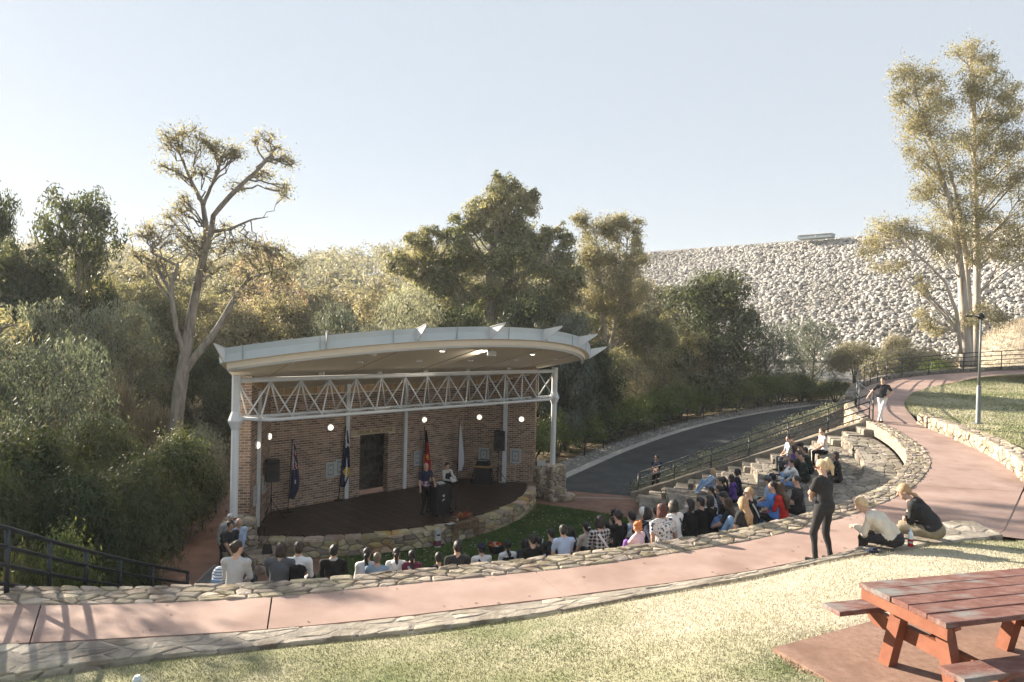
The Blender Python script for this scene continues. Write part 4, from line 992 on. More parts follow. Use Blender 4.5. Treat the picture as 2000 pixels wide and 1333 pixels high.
def leaf_quads(P, L, W, droop=0.5, outw=None, nrm=None):
    n = len(P); a = unit(n); a[:, 2] -= droop
    if nrm is not None:
        N = nrm + unit(n) * .62; N /= np.linalg.norm(N, axis=1, keepdims=True) + 1e-9; a = unit(n); a[:, 2] -= droop; a -= N * (a * N).sum(1, keepdims=True)
        a /= np.linalg.norm(a, axis=1, keepdims=True) + 1e-9; b = np.cross(N, a); l = (L * NR.uniform(.6, 1.3, n))[:, None]; w = (W * NR.uniform(.7, 1.3, n))[:, None]
        V = np.empty((n, 4, 3)); V[:, 0] = P - a * l * .5; V[:, 1] = P + b * w * .5; V[:, 2] = P + a * l * .5; V[:, 3] = P - b * w * .5
        return V.reshape(-1, 3)
    if outw is not None: a += outw * .5
    a /= np.linalg.norm(a, axis=1, keepdims=True); b = np.cross(a, unit(n)); b /= np.linalg.norm(b, axis=1, keepdims=True) + 1e-9
    l = (L * NR.uniform(.6, 1.3, n))[:, None]; w = (W * NR.uniform(.7, 1.3, n))[:, None]
    V = np.empty((n, 4, 3)); V[:, 0] = P - a * l * .5; V[:, 1] = P + b * w * .5; V[:, 2] = P + a * l * .5; V[:, 3] = P - b * w * .5
    return V.reshape(-1, 3)
def clump_leaves(cl, dens, L, W, droop, sub=.30, shell=(.5, 1.1), up=.25):
    out = []
    for (x, y, z, rx, ry, rz) in cl:
        A = (rx * ry * rz) ** (2 / 3); ns = max(4, int(5 + 7 * A ** .75)); n = max(20, int(dens * A))
        d = unit(ns); d[:, 2] += up; d /= np.linalg.norm(d, axis=1, keepdims=True)
        c = d * NR.uniform(*shell, ns)[:, None] * [rx, ry, rz]
        sz = NR.uniform(.5, 1.4, ns); k = NR.choice(ns, n, p=sz / sz.sum())
        g = NR.normal(size=(n, 3)); g /= np.maximum(1, np.linalg.norm(g, axis=1, keepdims=True) / 2.4)
        sr = sub * (rx * ry * rz) ** (1 / 3) * (sz[k] ** .5)[:, None]
        off = g * sr * [1, 1, .62]; off[:, 2] -= (off[:, 0] ** 2 + off[:, 1] ** 2) / (sr[:, 0] + .01) * .35
        P = c[k] + off + [x, y, z]
        nn = off / (sr + .01); nn /= np.linalg.norm(nn, axis=1, keepdims=True) + .3; nn = nn * .9 + d[k] * .45; nn[:, 2] += .3
        out.append(leaf_quads(P, L, W, droop, None, nn))
    return np.vstack(out)
def weep_leaves(cl, n_str, L, W, ln):
    out = []
    for (x, y, z, rx, ry, rz) in cl:
        A = (rx * ry * rz) ** (2 / 3); n = int(n_str * A); d = unit(n); d[:, 2] = np.abs(d[:, 2]) * 1.0 - .15
        s = d * [rx, ry, rz] * NR.uniform(.55, 1, n)[:, None]; k = 9
        o = d.copy(); o[:, 2] = 0; o /= np.linalg.norm(o, axis=1, keepdims=True) + .2
        t = np.linspace(0, 1, k)[None, :, None]; l_ = (ln * NR.uniform(.4, 1.3, n))[:, None, None]
        P = s[:, None] + o[:, None] * (t * l_ * .55) + np.array([0, 0, 1.0]) * (0.22 * t - .95 * t * t) * l_ + NR.normal(size=(n, k, 3)) * .05
        out.append(leaf_quads(P.reshape(-1, 3) + [x, y, z], L, W, 1.1, np.repeat(o, k, 0)))
    return np.vstack(out)
def limbs(trunk, cl, r, twigs=5, wig=.12, n_side=6, hmin=.35, sub_twigs=0):
    mb = MB(); mb.tips = []; T = np.array([p[:3] for p in trunk], float); R_ = np.array([p[3] for p in trunk], float)
    Td = resample(np.c_[T, R_], 14)
    w = np.array([[r.gauss(0, wig * .25), r.gauss(0, wig * .25), 0] for _ in range(14)]); w[0] = 0
    Td[:, :3] += np.cumsum(w, 0) * .5
    mb.tube(Td[:, :3], Td[:, 3], 8)
    H = Td[-1, 2]
    for (x, y, z, rx, ry, rz) in cl:
        c = np.array([x, y, z - rz * .25]); best = None
        for i in range(2, 14):
            q = Td[i, :3]; hd = np.hypot(*(c - q)[:2]); cost = abs((c[2] - q[2]) - hd * .9 - .25 * abs(c[2] - q[2])) + .45 * np.linalg.norm(c - q) + (0 if q[2] > H * hmin else 9)
            if best is None or cost < best[0]: best = (cost, i)
        i = best[1]; a = Td[i, :3]; ln = np.linalg.norm(c - a)
        if ln < .4: continue
        m_ = a * .45 + c * .55 + np.array([r.gauss(0, .1), r.gauss(0, .1), r.uniform(-.02, .16)]) * ln
        pts = [a * (1 - t) ** 2 + m_ * 2 * t * (1 - t) + c * t * t + np.array([r.gauss(0, wig * .4), r.gauss(0, wig * .4), r.gauss(0, wig * .4)]) * (0 if t in (0, 1) else 1) for t in np.linspace(0, 1, 7)]
        r0 = min(Td[i, 3] * .72, .022 + ln * .014 + .006 * rx)
        mb.tube(pts, np.linspace(r0, max(.018, r0 * .3), 7), n_side)
        for _ in range(twigs):
            d = np.array([r.gauss(0, 1), r.gauss(0, 1), r.gauss(.35, .8)]); d /= np.linalg.norm(d)
            s = pts[r.randint(3, 6)]; e = c + d * np.array([rx, ry, rz]) * r.uniform(.6, .95)
            mm = (s + e) / 2 + np.array([0, 0, .1 * rx])
            mb.tube([s, mm, e], [r0 * .35 + .008, r0 * .22 + .006, .008], 4, caps=False)
            for _ in range(sub_twigs):
                d2 = d * .5 + np.array([r.gauss(0, .6), r.gauss(0, .6), r.gauss(.15, .5)]); e2 = e + d2 * rx * r.uniform(.25, .7); mb.tube([mm * .4 + e * .6, e2], [.011, .005], 3, caps=False); mb.tips.append(e2); mb.tips.append(e * .5 + e2 * .5)
    return mb
def tree_meshes(name, trunk, cl, leaf, seed, twigs=5, wig=.12, weep=None, hmin=.35):
    r = random.Random(seed)
    tm_ = limbs(trunk, cl, r, twigs, wig, hmin=hmin).mesh(name + '_trunk', (0, 0, 0), True)
    if weep: V = weep_leaves(cl, *weep)
    else: V = clump_leaves(cl, *leaf)
    cm = mk_mesh(name + '_crown', V, np.arange(len(V)).reshape(-1, 4))
    return tm_, cm
def rand_clumps(r, n, R, z0, z1, cr, flat=.7, top=1.0):
    out = []
    for k in range(n):
        f = (k + .5) / n; z = z0 + (z1 - z0) * f ** .8
        prof = math.sin(PI * min(1, .18 + .82 * (1 - (f - .35) ** 2 * 1.6) * .5 + .1)) if top else 1
        rr = R * (1 - max(0, f - .45) ** 1.5 * 1.7) * math.sqrt(r.uniform(.15, 1)); a = k * 2.4 + r.uniform(-.5, .5)
        c = cr * r.uniform(.7, 1.25)
        out.append((rr * math.cos(a), rr * math.sin(a), z, c, c, c * flat))
    return out
_r = random.Random(5)
PROTO = {}
def proto(key, trunk, cl, leaf, bark, seed, **k): PROTO[key] = (tree_meshes(key, trunk, cl, leaf, seed, **k), bark)
T0 = lambda h, r0, r1, lean=(0, 0): [(0, 0, -.3, r0 * 1.25), (lean[0] * .3, lean[1] * .3, h * .3, r0), (lean[0], lean[1], h, r1)]
# all drawn about 10 m tall and 7 m wide; scaled where they stand
proto('gum_a', T0(7.5, .24, .07, (.4, .2)), rand_clumps(_r, 15, 2.9, 4.0, 9.3, 1.25), (760, .27, .085, .6), m_bark_grey, 1)
proto('gum_b', T0(7.0, .22, .07, (-.5, .3)), rand_clumps(_r, 12, 3.0, 4.6, 9.2, 1.15), (700, .27, .085, .6), m_bark_grey, 2)
proto('dense_a', T0(6.5, .24, .08, (.2, -.3)), rand_clumps(_r, 20, 2.8, 2.2, 9.0, 1.4), (820, .26, .095, .4), m_bark_dark, 3)
proto('dense_b', T0(6.0, .22, .08), rand_clumps(_r, 18, 2.9, 1.8, 9.0, 1.5, .8), (820, .26, .095, .4), m_bark_dark, 4)
proto('weep_a', T0(6.5, .2, .07, (.5, 0)), rand_clumps(_r, 13, 2.6, 4.0, 8.8, 1.35), None, m_bark_dark, 5, weep=(56, .26, .065, 2.6))
proto('weep_b', T0(6.8, .2, .07, (-.4, .3)), rand_clumps(_r, 11, 2.7, 3.4, 8.6, 1.5), None, m_bark_dark, 6, weep=(52, .26, .065, 3.0))
proto('thin_a', T0(8.0, .16, .05, (.8, .2)), rand_clumps(_r, 11, 2.6, 3.6, 9.4, .95), (420, .24, .075, .7), m_bark_grey, 7, twigs=8)
proto('tall_pale', T0(8.6, .17, .05, (.3, 0)), rand_clumps(_r, 18, 2.1, 3.2, 9.4, 1.0), (560, .2, .06, .8), m_bark_pale, 8, twigs=6)
proto('far_tree', T0(6, .3, .1), rand_clumps(_r, 11, 3.0, 3.6, 9.0, 1.7), (330, .44, .20, .2), m_bark_grey, 9, twigs=1)
proto('far_tree_b', T0(7, .3, .1), rand_clumps(_r, 9, 2.6, 4.2, 9.2, 1.5), (330, .42, .19, .2), m_bark_grey, 10, twigs=1)
def bush_mesh(name, n, L, W, r, spiky=0.0, seed=0, squash=1.0):
    rr = random.Random(seed); mb = MB()
    for _ in range(7):
        a = rr.uniform(0, 6.3); mb.tube([(0, 0, -.1), (.25 * math.cos(a), .25 * math.sin(a), .5), (.6 * math.cos(a), .6 * math.sin(a), 1.1 + rr.uniform(-.2, .3))], [.04, .03, .01], 5)
    d = unit(60); d[:, 2] = np.abs(d[:, 2]) * 1.15 - .12; c = d * np.array([.82, .82, .78]) * NR.uniform(.82, 1.05, 60)[:, None]; c[:, 2] += .72
    k = NR.randint(0, 60, n); g = NR.normal(size=(n, 3)) * .16
    P = c[k] + g * (1 - spiky * .4); P[:, 2] = np.maximum(P[:, 2], .03); P[:, 2] *= squash
    outw = P - [0, 0, .6]; outw /= np.linalg.norm(outw, axis=1, keepdims=True) + .1
    no_ = c[k] - [0, 0, .55]; no_ /= np.linalg.norm(no_, axis=1, keepdims=True) + .05; no_ = no_ * .6 + g / .16 * .35; no_[:, 2] += .25
    V = leaf_quads(P, L, W, -.5, outw * 2.2) if spiky > .9 else leaf_quads(P, L, W, .1, None, no_)
    return mb.mesh(name + '_stem'), mk_mesh(name + '_foliage', V, np.arange(len(V)).reshape(-1, 4))
BUSH = {'round': bush_mesh('round', 7000, .10, .04, 1, 0, 3), 'round_b': bush_mesh('round_b', 7000, .10, .04, 1, 0, 4), 'spiky': bush_mesh('spiky', 17000, .105, .019, 1, .5, 5), 'spiky_b': bush_mesh('spiky_b', 17000, .105, .019, 1, .5, 6), 'wisp': bush_mesh('wisp', 5000, .24, .018, 1, 1, 7)}

def leafy(name, me, mat, parent):
    if not me.materials: me.materials.append(mat)
    o = link(name, me, None, parent); o.material_slots[0].link = 'OBJECT'; o.material_slots[0].material = mat; return o
def put_tree(name, key, base, H, W, mat, label, group, rot=None, cat='tree', bark=None):
    (tm_, cm), bk = PROTO[key]
    r = bpy.data.objects.new(name, None); COL.objects.link(r); r.location = base
    r.rotation_euler = (0, 0, rnd.uniform(0, 6.28) if rot is None else rot); r.scale = (W / 7.4, W / 7.4, H / 10.0)
    tag(r, label, cat, group)
    leafy('trunk', tm_, bark or bk, r); leafy('crown', cm, LM[mat], r)
    return r
def put_bush(name, key, base, H, W, mat, label, group, cat='shrub'):
    st, fo = BUSH[key]
    r = bpy.data.objects.new(name, None); COL.objects.link(r); r.location = base; r.rotation_euler = (0, 0, rnd.uniform(0, 6.28)); r.scale = (W / 2.1, W / 2.1, H / 1.65)
    tag(r, label, cat, group)
    leafy('stem', st, m_bark_dark, r); leafy('foliage', fo, LM[mat], r)
    return r
def at(u, d, vtop, zb=None):
    p = gd(u, vtop, d); g = float(terr(p[0], p[1])) if zb is None else zb
    return np.array([p[0], p[1], g - .1]), p[2] - g + .1
def tree_px(name, key, u, vtop, wpx, d, mat, label, group, zb=None, **k):
    b, H = at(u, d, vtop, zb); return put_tree(name, key, b, H, wpx * d / FPX, mat, label, group, **k)
def bush_px(name, key, u, vtop, wpx, d, mat, label, group, zb=None, **k):
    b, H = at(u, d, vtop, zb); return put_bush(name, key, b, H, wpx * d / FPX, mat, label, group, **k)

GL = 'trees in the bush left of the bandstand'; GM_ = 'trees behind the bandstand'; GR = 'trees along the road and below the dam'
for a in [
 ('gum_tree', 'gum_a', 148, 350, 215, 42, 'dark', 'tall dark gum with a rounded crown standing against the sky at far left', GL),
 ('gum_tree', 'gum_b', -12, 345, 150, 40, 'dark', 'dark gum cut off by the left edge of the photo, highest there', GL),
 ('dense_tree', 'dense_a', 35, 446, 210, 36, 'dark', 'low spreading dark tree below the tall gums at far left', GL),
 ('wattle_tree', 'weep_a', 70, 556, 240, 31, 'grey', 'frosty grey-green weeping tree below the low dark tree at far left', GL),
 ('wattle_tree', 'weep_b', 222, 560, 200, 34, 'grey', 'frosty grey-green weeping tree left of the big bare-limbed gum', GL),
 ('peppermint_tree', 'weep_b', 100, 622, 250, 22.5, 'deepgrey', 'large blue-green weeping tree with frosted top nearest on the left', GL),
 ('peppermint_tree', 'weep_a', -50, 625, 200, 21, 'deepgrey', 'blue-green weeping tree half outside the left edge', GL),
 ('gum_tree', 'thin_a', 250, 605, 210, 33, 'olive', 'thin olive tree with a dark bent trunk left of the big grey trunk', GL),
 ('dense_tree', 'dense_b', 318, 560, 170, 40, 'olive', 'olive tree directly behind the crown base of the big bare-limbed gum', GL),
 ('russet_tree', 'thin_a', 508, 452, 215, 43, 'red', 'russet sparse tree right of the big bare-limbed gum', GL),
 ('russet_tree', 'thin_a', 565, 520, 150, 46, 'red', 'small russet sparse tree above the left end of the roof', GL),
 ('dense_tree', 'dense_a', 415, 660, 150, 33, 'dark', 'dark tree filling the gap between the big trunk and the bandstand', GL),
 ('dense_tree', 'dense_b', 480, 575, 180, 38, 'gold', 'golden backlit tree above the left tip of the roof', GL),
 ('dense_tree', 'dense_b', 570, 575, 150, 42, 'gold', 'golden backlit tree over the left part of the roof', GL),
 ('dense_tree', 'dense_a', 190, 520, 150, 46, 'olive', 'olive tree at the foot of the tall dark gum at far left', GL),
 ('wattle_tree', 'weep_a', 662, 568, 170, 37, 'deepgrey', 'dark weeping tree over the roof, left of the pale weeping one', GM_),
 ('wattle_tree', 'weep_b', 800, 535, 190, 40, 'grey', 'pale silvery weeping tree over the middle of the roof', GM_),
 ('wattle_tree', 'weep_a', 742, 610, 120, 35.5, 'grey', 'small weeping tree just above the roof, left of its middle', GM_),
 ('dense_tree', 'dense_a', 910, 575, 150, 39, 'dark', 'dark round tree below the leaning limb of the tall central gum', GM_),
 ('dense_tree', 'dense_b', 1030, 570, 170, 41, 'dark', 'dark round tree at the right foot of the tall central gum', GM_),
 ('dense_tree', 'dense_a', 1112, 590, 130, 40, 'deepgrey', 'blue-green tree behind the right tip of the roof', GM_),
 ('dense_tree', 'dense_b', 1150, 655, 130, 43, 'dark', 'dark tree standing right of the bandstand column', GR),
 ('gum_tree', 'gum_a', 1175, 670, 190, 47, 'olive', 'olive gum with dark stems right of the bandstand above the hedge', GR),
 ('gum_tree', 'gum_b', 1290, 550, 150, 70, 'gold', 'golden tree in front of the left end of the dam', GR),
 ('gum_tree', 'gum_a', 1262, 600, 150, 53, 'olive', 'olive gum with bent stem left of the round dark tree', GR),
 ('gum_tree', 'gum_b', 1345, 640, 140, 58, 'olive', 'lower olive tree in front of the round dark tree by the dam', GR),
 ('round_tree', 'dense_a', 1395, 508, 215, 60, 'dark', 'dark round-crowned tree standing out against the grey rock dam', GR),
 ('willow_tree', 'weep_b', 1505, 618, 135, 66, 'deepgrey', 'dark weeping tree before the dam, left of a pair', GR),
 ('willow_tree', 'weep_a', 1585, 606, 140, 69, 'deepgrey', 'dark weeping tree before the dam, right of a pair', GR),
 ('gum_tree', 'thin_a', 1240, 690, 130, 50, 'gold', 'small golden tree above the hedge left of the road bend', GR),
 ('gum_tree', 'thin_a', 1440, 680, 120, 65, 'olive', 'small olive tree under the round dark tree near the road', GR),
 ('dense_tree', 'dense_b', 1100, 700, 110, 46, 'gold', 'golden undergrowth tree seen between the brick wall and right column', GR),
]: tree_px(*a)
# trees beyond the left edge whose long shadows cross the bandstand and the path
for x, y, H, W, k, m in ((-31, 33, 10.5, 10, 'gum_a', 'dark'), (-28, 24.5, 9.5, 9, 'dense_a', 'dark'), (-38, 41, 11, 11, 'gum_b', 'olive'), (-25, 17.5, 9.0, 7, 'gum_b', 'olive'), (-44, 52, 11, 11, 'gum_a', 'olive'), (-19.5, 21.5, 11.5, 8, 'thin_a', 'olive'), (-17.5, 17.5, 10, 6, 'thin_a', 'olive')):
    put_tree('gum_tree', k, np.array([x, y, float(terr(x, y)) - .1]), H, W, m, '%s gum at the far left edge of the bush, %s' % ({'dark': 'dark green', 'olive': 'olive'}[m], 'nearest the path' if y < 20 else 'level with the bandstand' if y < 30 else 'beyond the low dark tree' if y < 45 else 'farthest back'), 'trees along the left edge of the bush')
# slope behind: gums that look alike
rs_ = random.Random(21)
def where(u):
    return ('left of the big bare-limbed gum' if u < 300 else 'behind the big bare-limbed gum' if u < 480 else 'above the left end of the roof' if u < 680 else 'left of the tall central gum' if u < 870 else 'behind the tall central gum' if u < 1130 else 'beside the left end of the dam')
for k in range(62):
    u = rs_.uniform(180, 1290); d = rs_.uniform(58, 150)
    p = gd(u, 600, d); z = float(terr(p[0], p[1])); H = rs_.uniform(9, 14) * (1 if d < 100 else .95)
    if u > 1180 and d > 90: continue
    key = rs_.choice(('far_tree', 'far_tree_b', 'far_tree')) if d > 75 else rs_.choice(('gum_a', 'dense_b', 'gum_b'))
    put_tree('gum_tree', key, np.array([p[0], p[1], z - .3]), H, rs_.uniform(8, 12), (mt := rs_.choice(('gold', 'far', 'far', 'olive'))), '%s gum %s the slope %s' % ({'gold': 'golden', 'far': 'pale', 'olive': 'olive green'}[mt], 'low on' if d < 76 else 'midway up' if d < 112 else 'high on', where(u)), 'gums crowding the slope behind the bandstand')
# wooded ridge, one mass
V = []
N_ = 950
for k in range(N_):
    y = rs_.uniform(120, 430); x = rs_.uniform(-.95, .26) * y
    z = float(terr(x, y))
    if x > 5 and y > 150 and x / y > .16: continue
    H = rs_.uniform(9, 15); cl = [(x + rs_.gauss(0, 2), y + rs_.gauss(0, 2), z + H * rs_.uniform(.45, .9), rs_.uniform(1.8, 3), rs_.uniform(1.8, 3), rs_.uniform(1.5, 2.4)) for _ in range(4)]
    V.append(clump_leaves(cl, 11 if y < 260 else 8, .95, .5, .2))
V = np.vstack(V)
tag(link('forest', mk_mesh('forest', V - np.array([-50, 250, 20]), np.arange(len(V)).reshape(-1, 4)), LM['far'], None, (-50, 250, 20)), 'pale hazy wooded ridge along the skyline behind the trees', kind='stuff')

# ---- the four trees with a shape of their own
def hero(name, d, base, trunk_px, clumps_px, leaf, bark, mat, label, seed, twigs=6, wig=.1, depth=.55, group=None, extra=(), hmin=.3, split=2, sub_twigs=0, tips_n=0):
    b = gd(base[0], base[1], d); b[2] = base[2]; rq = random.Random(seed + 9); c2 = []
    for u, v, rx, ry in clumps_px:
        c2.append((u, v, rx * .82, ry * .85))
        for _ in range(split): a = rq.uniform(0, 6.28); c2.append((u + rx * .85 * math.cos(a), v + ry * .85 * math.sin(a), rx * rq.uniform(.38, .6), ry * rq.uniform(.42, .65)))
    clumps_px = c2
    tr_ = [(*(gd(u, v, d + dd) - b), r_) for u, v, dd, r_ in trunk_px]; rr = random.Random(seed)
    cl = []
    for u, v, rx, ry in clumps_px:
        dd = rr.uniform(-1, 1) * depth * rx * d / FPX * 1.2
        q = gd(u, v, d + dd) - b; sx, sz = rx * d / FPX, ry * d / FPX; cl.append((*q, sx, sx, sz))
    r_ = random.Random(seed)
    T = bpy.data.objects.new(name, None); COL.objects.link(T); T.location = b; tag(T, label, 'tree', group)
    trunks = [tr_] + [[(*(gd(u, v, d + dd) - b), r2) for u, v, dd, r2 in e] for e in extra]
    allm = MB(); alltips = []
    groups = [[] for _ in trunks]
    for c in cl:
        k = int(np.argmin([min(np.linalg.norm(np.array(c[:3]) - np.array(p[:3])) for p in t) + 0.02 * i for i, t in enumerate(trunks)])); groups[k].append(c)
    for t, g in zip(trunks, groups):
        m_ = limbs(t, g, r_, twigs, wig, hmin=hmin, sub_twigs=sub_twigs); alltips += m_.tips; allm.add(m_.V[0] if len(m_.V) == 1 else np.vstack(m_.V), m_.F)
    link('trunk', allm.mesh('trunk', (0, 0, 0), True), bark, T)
    V = clump_leaves(cl, *leaf)
    if tips_n:
        tp = np.array(alltips); V = np.vstack([V[:len(V) // 4 * 4 // 1] if tips_n < 0 else V, leaf_quads(np.repeat(tp, abs(tips_n), 0) + NR.normal(size=(len(tp) * abs(tips_n), 3)) * [.2, .2, .16], leaf[1], leaf[2], .7)])
    link('crown', mk_mesh('crown', V, np.arange(len(V)).reshape(-1, 4)), LM[mat], T)
    return T
d = 29
hero('gum_tree', d, (345, 860, float(terr(-14.5, 29)) - .2), [(338, 985, 0, .36), (342, 840, 0, .31), (349, 760, 0, .28), (362, 690, 0, .25), (376, 610, 0, .20), (392, 530, 0, .16), (404, 455, 0, .135), (398, 400, .2, .10), (372, 350, .3, .07), (352, 300, .3, .04)],
     [(345, 262, 26, 18), (375, 255, 24, 14), (352, 285, 28, 18), (335, 330, 22, 12), (392, 290, 22, 14), (420, 280, 18, 12), (440, 305, 20, 12), (470, 300, 22, 12), (515, 270, 20, 12), (535, 300, 26, 14), (560, 315, 18, 10), (548, 372, 18, 14), (505, 345, 20, 9), (470, 360, 22, 10), (400, 330, 22, 12),
      (330, 455, 42, 18), (300, 470, 34, 16), (275, 490, 26, 12), (350, 480, 40, 20), (395, 470, 34, 18), (420, 440, 26, 14), (440, 490, 34, 16), (470, 520, 34, 18), (360, 395, 22, 12), (345, 420, 22, 12), (325, 530, 30, 14), (500, 490, 30, 14), (430, 520, 32, 16), (458, 490, 30, 15), (488, 468, 28, 14), (520, 482, 30, 15), (552, 500, 28, 15), (562, 540, 28, 16), (520, 530, 32, 16), (480, 560, 32, 16), (585, 515, 22, 14), (380, 500, 34, 16), (310, 520, 30, 14), (545, 570, 28, 14), (290, 450, 26, 12)],
     (45, .15, .045, .7, .42, (.3, 1.15), .1), m_bark_grey, 'pale', 'big grey-trunked gum with bare twisting limbs against the sky left of the bandstand', 31, twigs=7, wig=.16, sub_twigs=5, split=2, tips_n=1,
     extra=([(352, 740, 0, .16), (385, 690, .1, .16), (420, 650, .3, .135), (455, 590, .4, .11), (490, 545, .5, .08), (540, 530, .5, .05), (585, 515, .5, .02)], [(385, 565, 0, .14), (415, 420, -.3, .11), (440, 390, -.4, .11), (478, 352, -.5, .085), (510, 322, -.5, .06), (530, 296, -.5, .035)], [(360, 700, 0, .12), (345, 640, -.4, .10), (336, 560, -.6, .1), (352, 520, -.6, .07), (300, 495, -.6, .04)],
            [(404, 455, 0, .08), (450, 448, -.2, .06), (490, 430, -.2, .045), (525, 424, -.2, .015)], [(398, 400, .2, .08), (425, 330, .3, .06), (440, 290, .3, .03)]))
d = 46
hero('gum_tree', d, (958, 660, -.4), [(955, 700, 0, .42), (958, 640, 0, .38), (960, 560, 0, .33), (962, 490, 0, .26), (975, 430, 0, .18), (985, 375, 0, .1)],
     [(985, 352, 26, 16), (965, 375, 34, 18), (1010, 375, 34, 20), (1030, 400, 28, 20), (935, 400, 34, 20), (990, 410, 44, 24), (912, 435, 34, 22), (955, 440, 44, 26), (1015, 440, 40, 24), (900, 470, 40, 24), (1000, 480, 50, 28), (1050, 475, 40, 24), (1080, 455, 26, 18), (1100, 490, 32, 22), (1115, 465, 20, 16), (870, 500, 44, 26), (835, 460, 30, 18), (820, 480, 34, 22), (800, 515, 36, 20), (940, 510, 54, 26), (1030, 520, 56, 30), (1090, 530, 40, 28), (1110, 560, 30, 28), (870, 540, 40, 22), (990, 550, 50, 26), (1060, 570, 50, 26), (780, 500, 26, 16), (900, 560, 44, 24), (850, 555, 40, 22), (940, 590, 46, 26), (1000, 600, 48, 26), (1055, 615, 44, 26), (1095, 600, 36, 26), (1120, 630, 30, 26), (880, 600, 40, 22)],
     (1500, .26, .085, .6, .36, (.45, 1.08), .2), m_bark_grey, 'euc', 'tallest broad gum in the middle, rising behind the bandstand roof', 33, twigs=4, extra=([(948, 640, 0, .24), (915, 580, .5, .22), (885, 545, .8, .2), (850, 528, 1, .15), (815, 520, 1, .09)], [(960, 600, 0, .2), (1000, 545, -.5, .17), (1040, 525, -.8, .12), (1080, 520, -.8, .07)]))
d = 50
hero('pale_gum_tree', d, (1886, 700, 4.2), [(1887, 718, 0, .42), (1884, 640, 0, .35), (1880, 560, 0, .28), (1868, 460, 0, .22), (1850, 380, 0, .17), (1822, 290, 0, .11), (1790, 190, 0, .05)],
     [(1775, 135, 32, 22), (1800, 140, 30, 20), (1770, 175, 28, 22), (1810, 185, 34, 26), (1840, 165, 24, 20), (1775, 215, 32, 24), (1815, 235, 38, 26), (1850, 215, 26, 24), (1785, 262, 30, 22), (1830, 285, 40, 26), (1865, 265, 26, 24), (1790, 300, 26, 18), (1815, 330, 36, 22), (1860, 330, 34, 24), (1800, 370, 30, 18), (1840, 380, 36, 22), (1880, 390, 26, 22),
      (1885, 95, 24, 20), (1905, 100, 26, 20), (1920, 125, 24, 22), (1895, 145, 28, 22), (1930, 165, 32, 24), (1965, 180, 26, 20), (1905, 195, 30, 24), (1950, 215, 36, 24), (1980, 205, 20, 22), (1925, 250, 38, 26), (1970, 262, 32, 26), (1900, 285, 28, 22), (1945, 305, 40, 26), (1985, 310, 28, 30), (1915, 345, 34, 22), (1965, 355, 40, 26), (2000, 370, 30, 30),
      (1725, 435, 30, 14), (1745, 455, 40, 18), (1710, 460, 26, 14), (1770, 445, 28, 14), (1740, 520, 30, 10), (1700, 490, 22, 10), (1840, 430, 40, 18), (1880, 445, 34, 18), (1820, 470, 34, 16), (1860, 490, 36, 14), (1920, 420, 38, 20), (1965, 430, 40, 22), (1995, 455, 34, 22), (1930, 475, 36, 18), (1975, 500, 36, 18), (1910, 500, 26, 12), (1798, 560, 14, 14), (1815, 620, 20, 22), (1830, 645, 18, 8), (1880, 622, 26, 12), (1920, 615, 34, 14), (1945, 625, 22, 12)],
     (620, .22, .065, .9, .46, (.3, 1.15), .05), m_bark_pale, 'pale', 'towering pale gum with three trunks behind the lamp post at right', 35, twigs=4, wig=.1, hmin=.2, depth=.9, split=2, sub_twigs=2, tips_n=7,
     extra=([(1893, 718, .6, .3), (1892, 600, .6, .24), (1888, 500, .5, .19), (1872, 400, .3, .14), (1850, 320, 0, .08)], [(1905, 718, 1.2, .32), (1908, 600, 1.2, .27), (1908, 480, 1.2, .22), (1904, 380, 1.1, .18), (1902, 280, 1, .13), (1900, 180, 1, .08), (1892, 105, 1, .03)], [(1876, 690, -.5, .16), (1868, 610, -.8, .13), (1845, 550, -1, .1), (1800, 505, -1.2, .08), (1755, 470, -1.4, .04)]))

d = 53
hero('pale_gum_tree', d, (1185, 760, -.4), [(1183, 790, 0, .3), (1182, 700, 0, .26), (1180, 640, 0, .22), (1172, 560, 0, .16), (1165, 480, 0, .1), (1155, 430, 0, .05)],
     [(1138, 425, 18, 16), (1165, 440, 24, 20), (1195, 432, 22, 18), (1226, 440, 22, 20), (1242, 470, 20, 20), (1150, 480, 30, 24), (1192, 485, 30, 24), (1232, 510, 28, 22), (1140, 530, 30, 24), (1182, 540, 34, 26), (1225, 560, 32, 26), (1150, 590, 34, 26), (1200, 605, 34, 24), (1240, 620, 28, 24), (1130, 625, 24, 22), (1170, 640, 30, 20), (1225, 650, 26, 18), (1205, 455, 26, 20), (1170, 510, 30, 24), (1210, 535, 32, 26), (1165, 565, 34, 26), (1245, 580, 26, 24), (1120, 580, 26, 22), (1205, 580, 36, 26), (1260, 640, 26, 22)],
     (1250, .22, .07, .9, .40, (.3, 1.1), .1), m_bark_pale, 'pale', 'tall airy pale gum right of the central tree and left of the dam', 41, twigs=4, wig=.14, hmin=.25, depth=.8, sub_twigs=2, tips_n=7,
     extra=([(1184, 720, 0, .2), (1200, 640, .3, .16), (1218, 560, .4, .12), (1226, 470, .4, .05)], [(1180, 690, 0, .16), (1155, 630, -.3, .12), (1135, 570, -.4, .06)]), group=None)

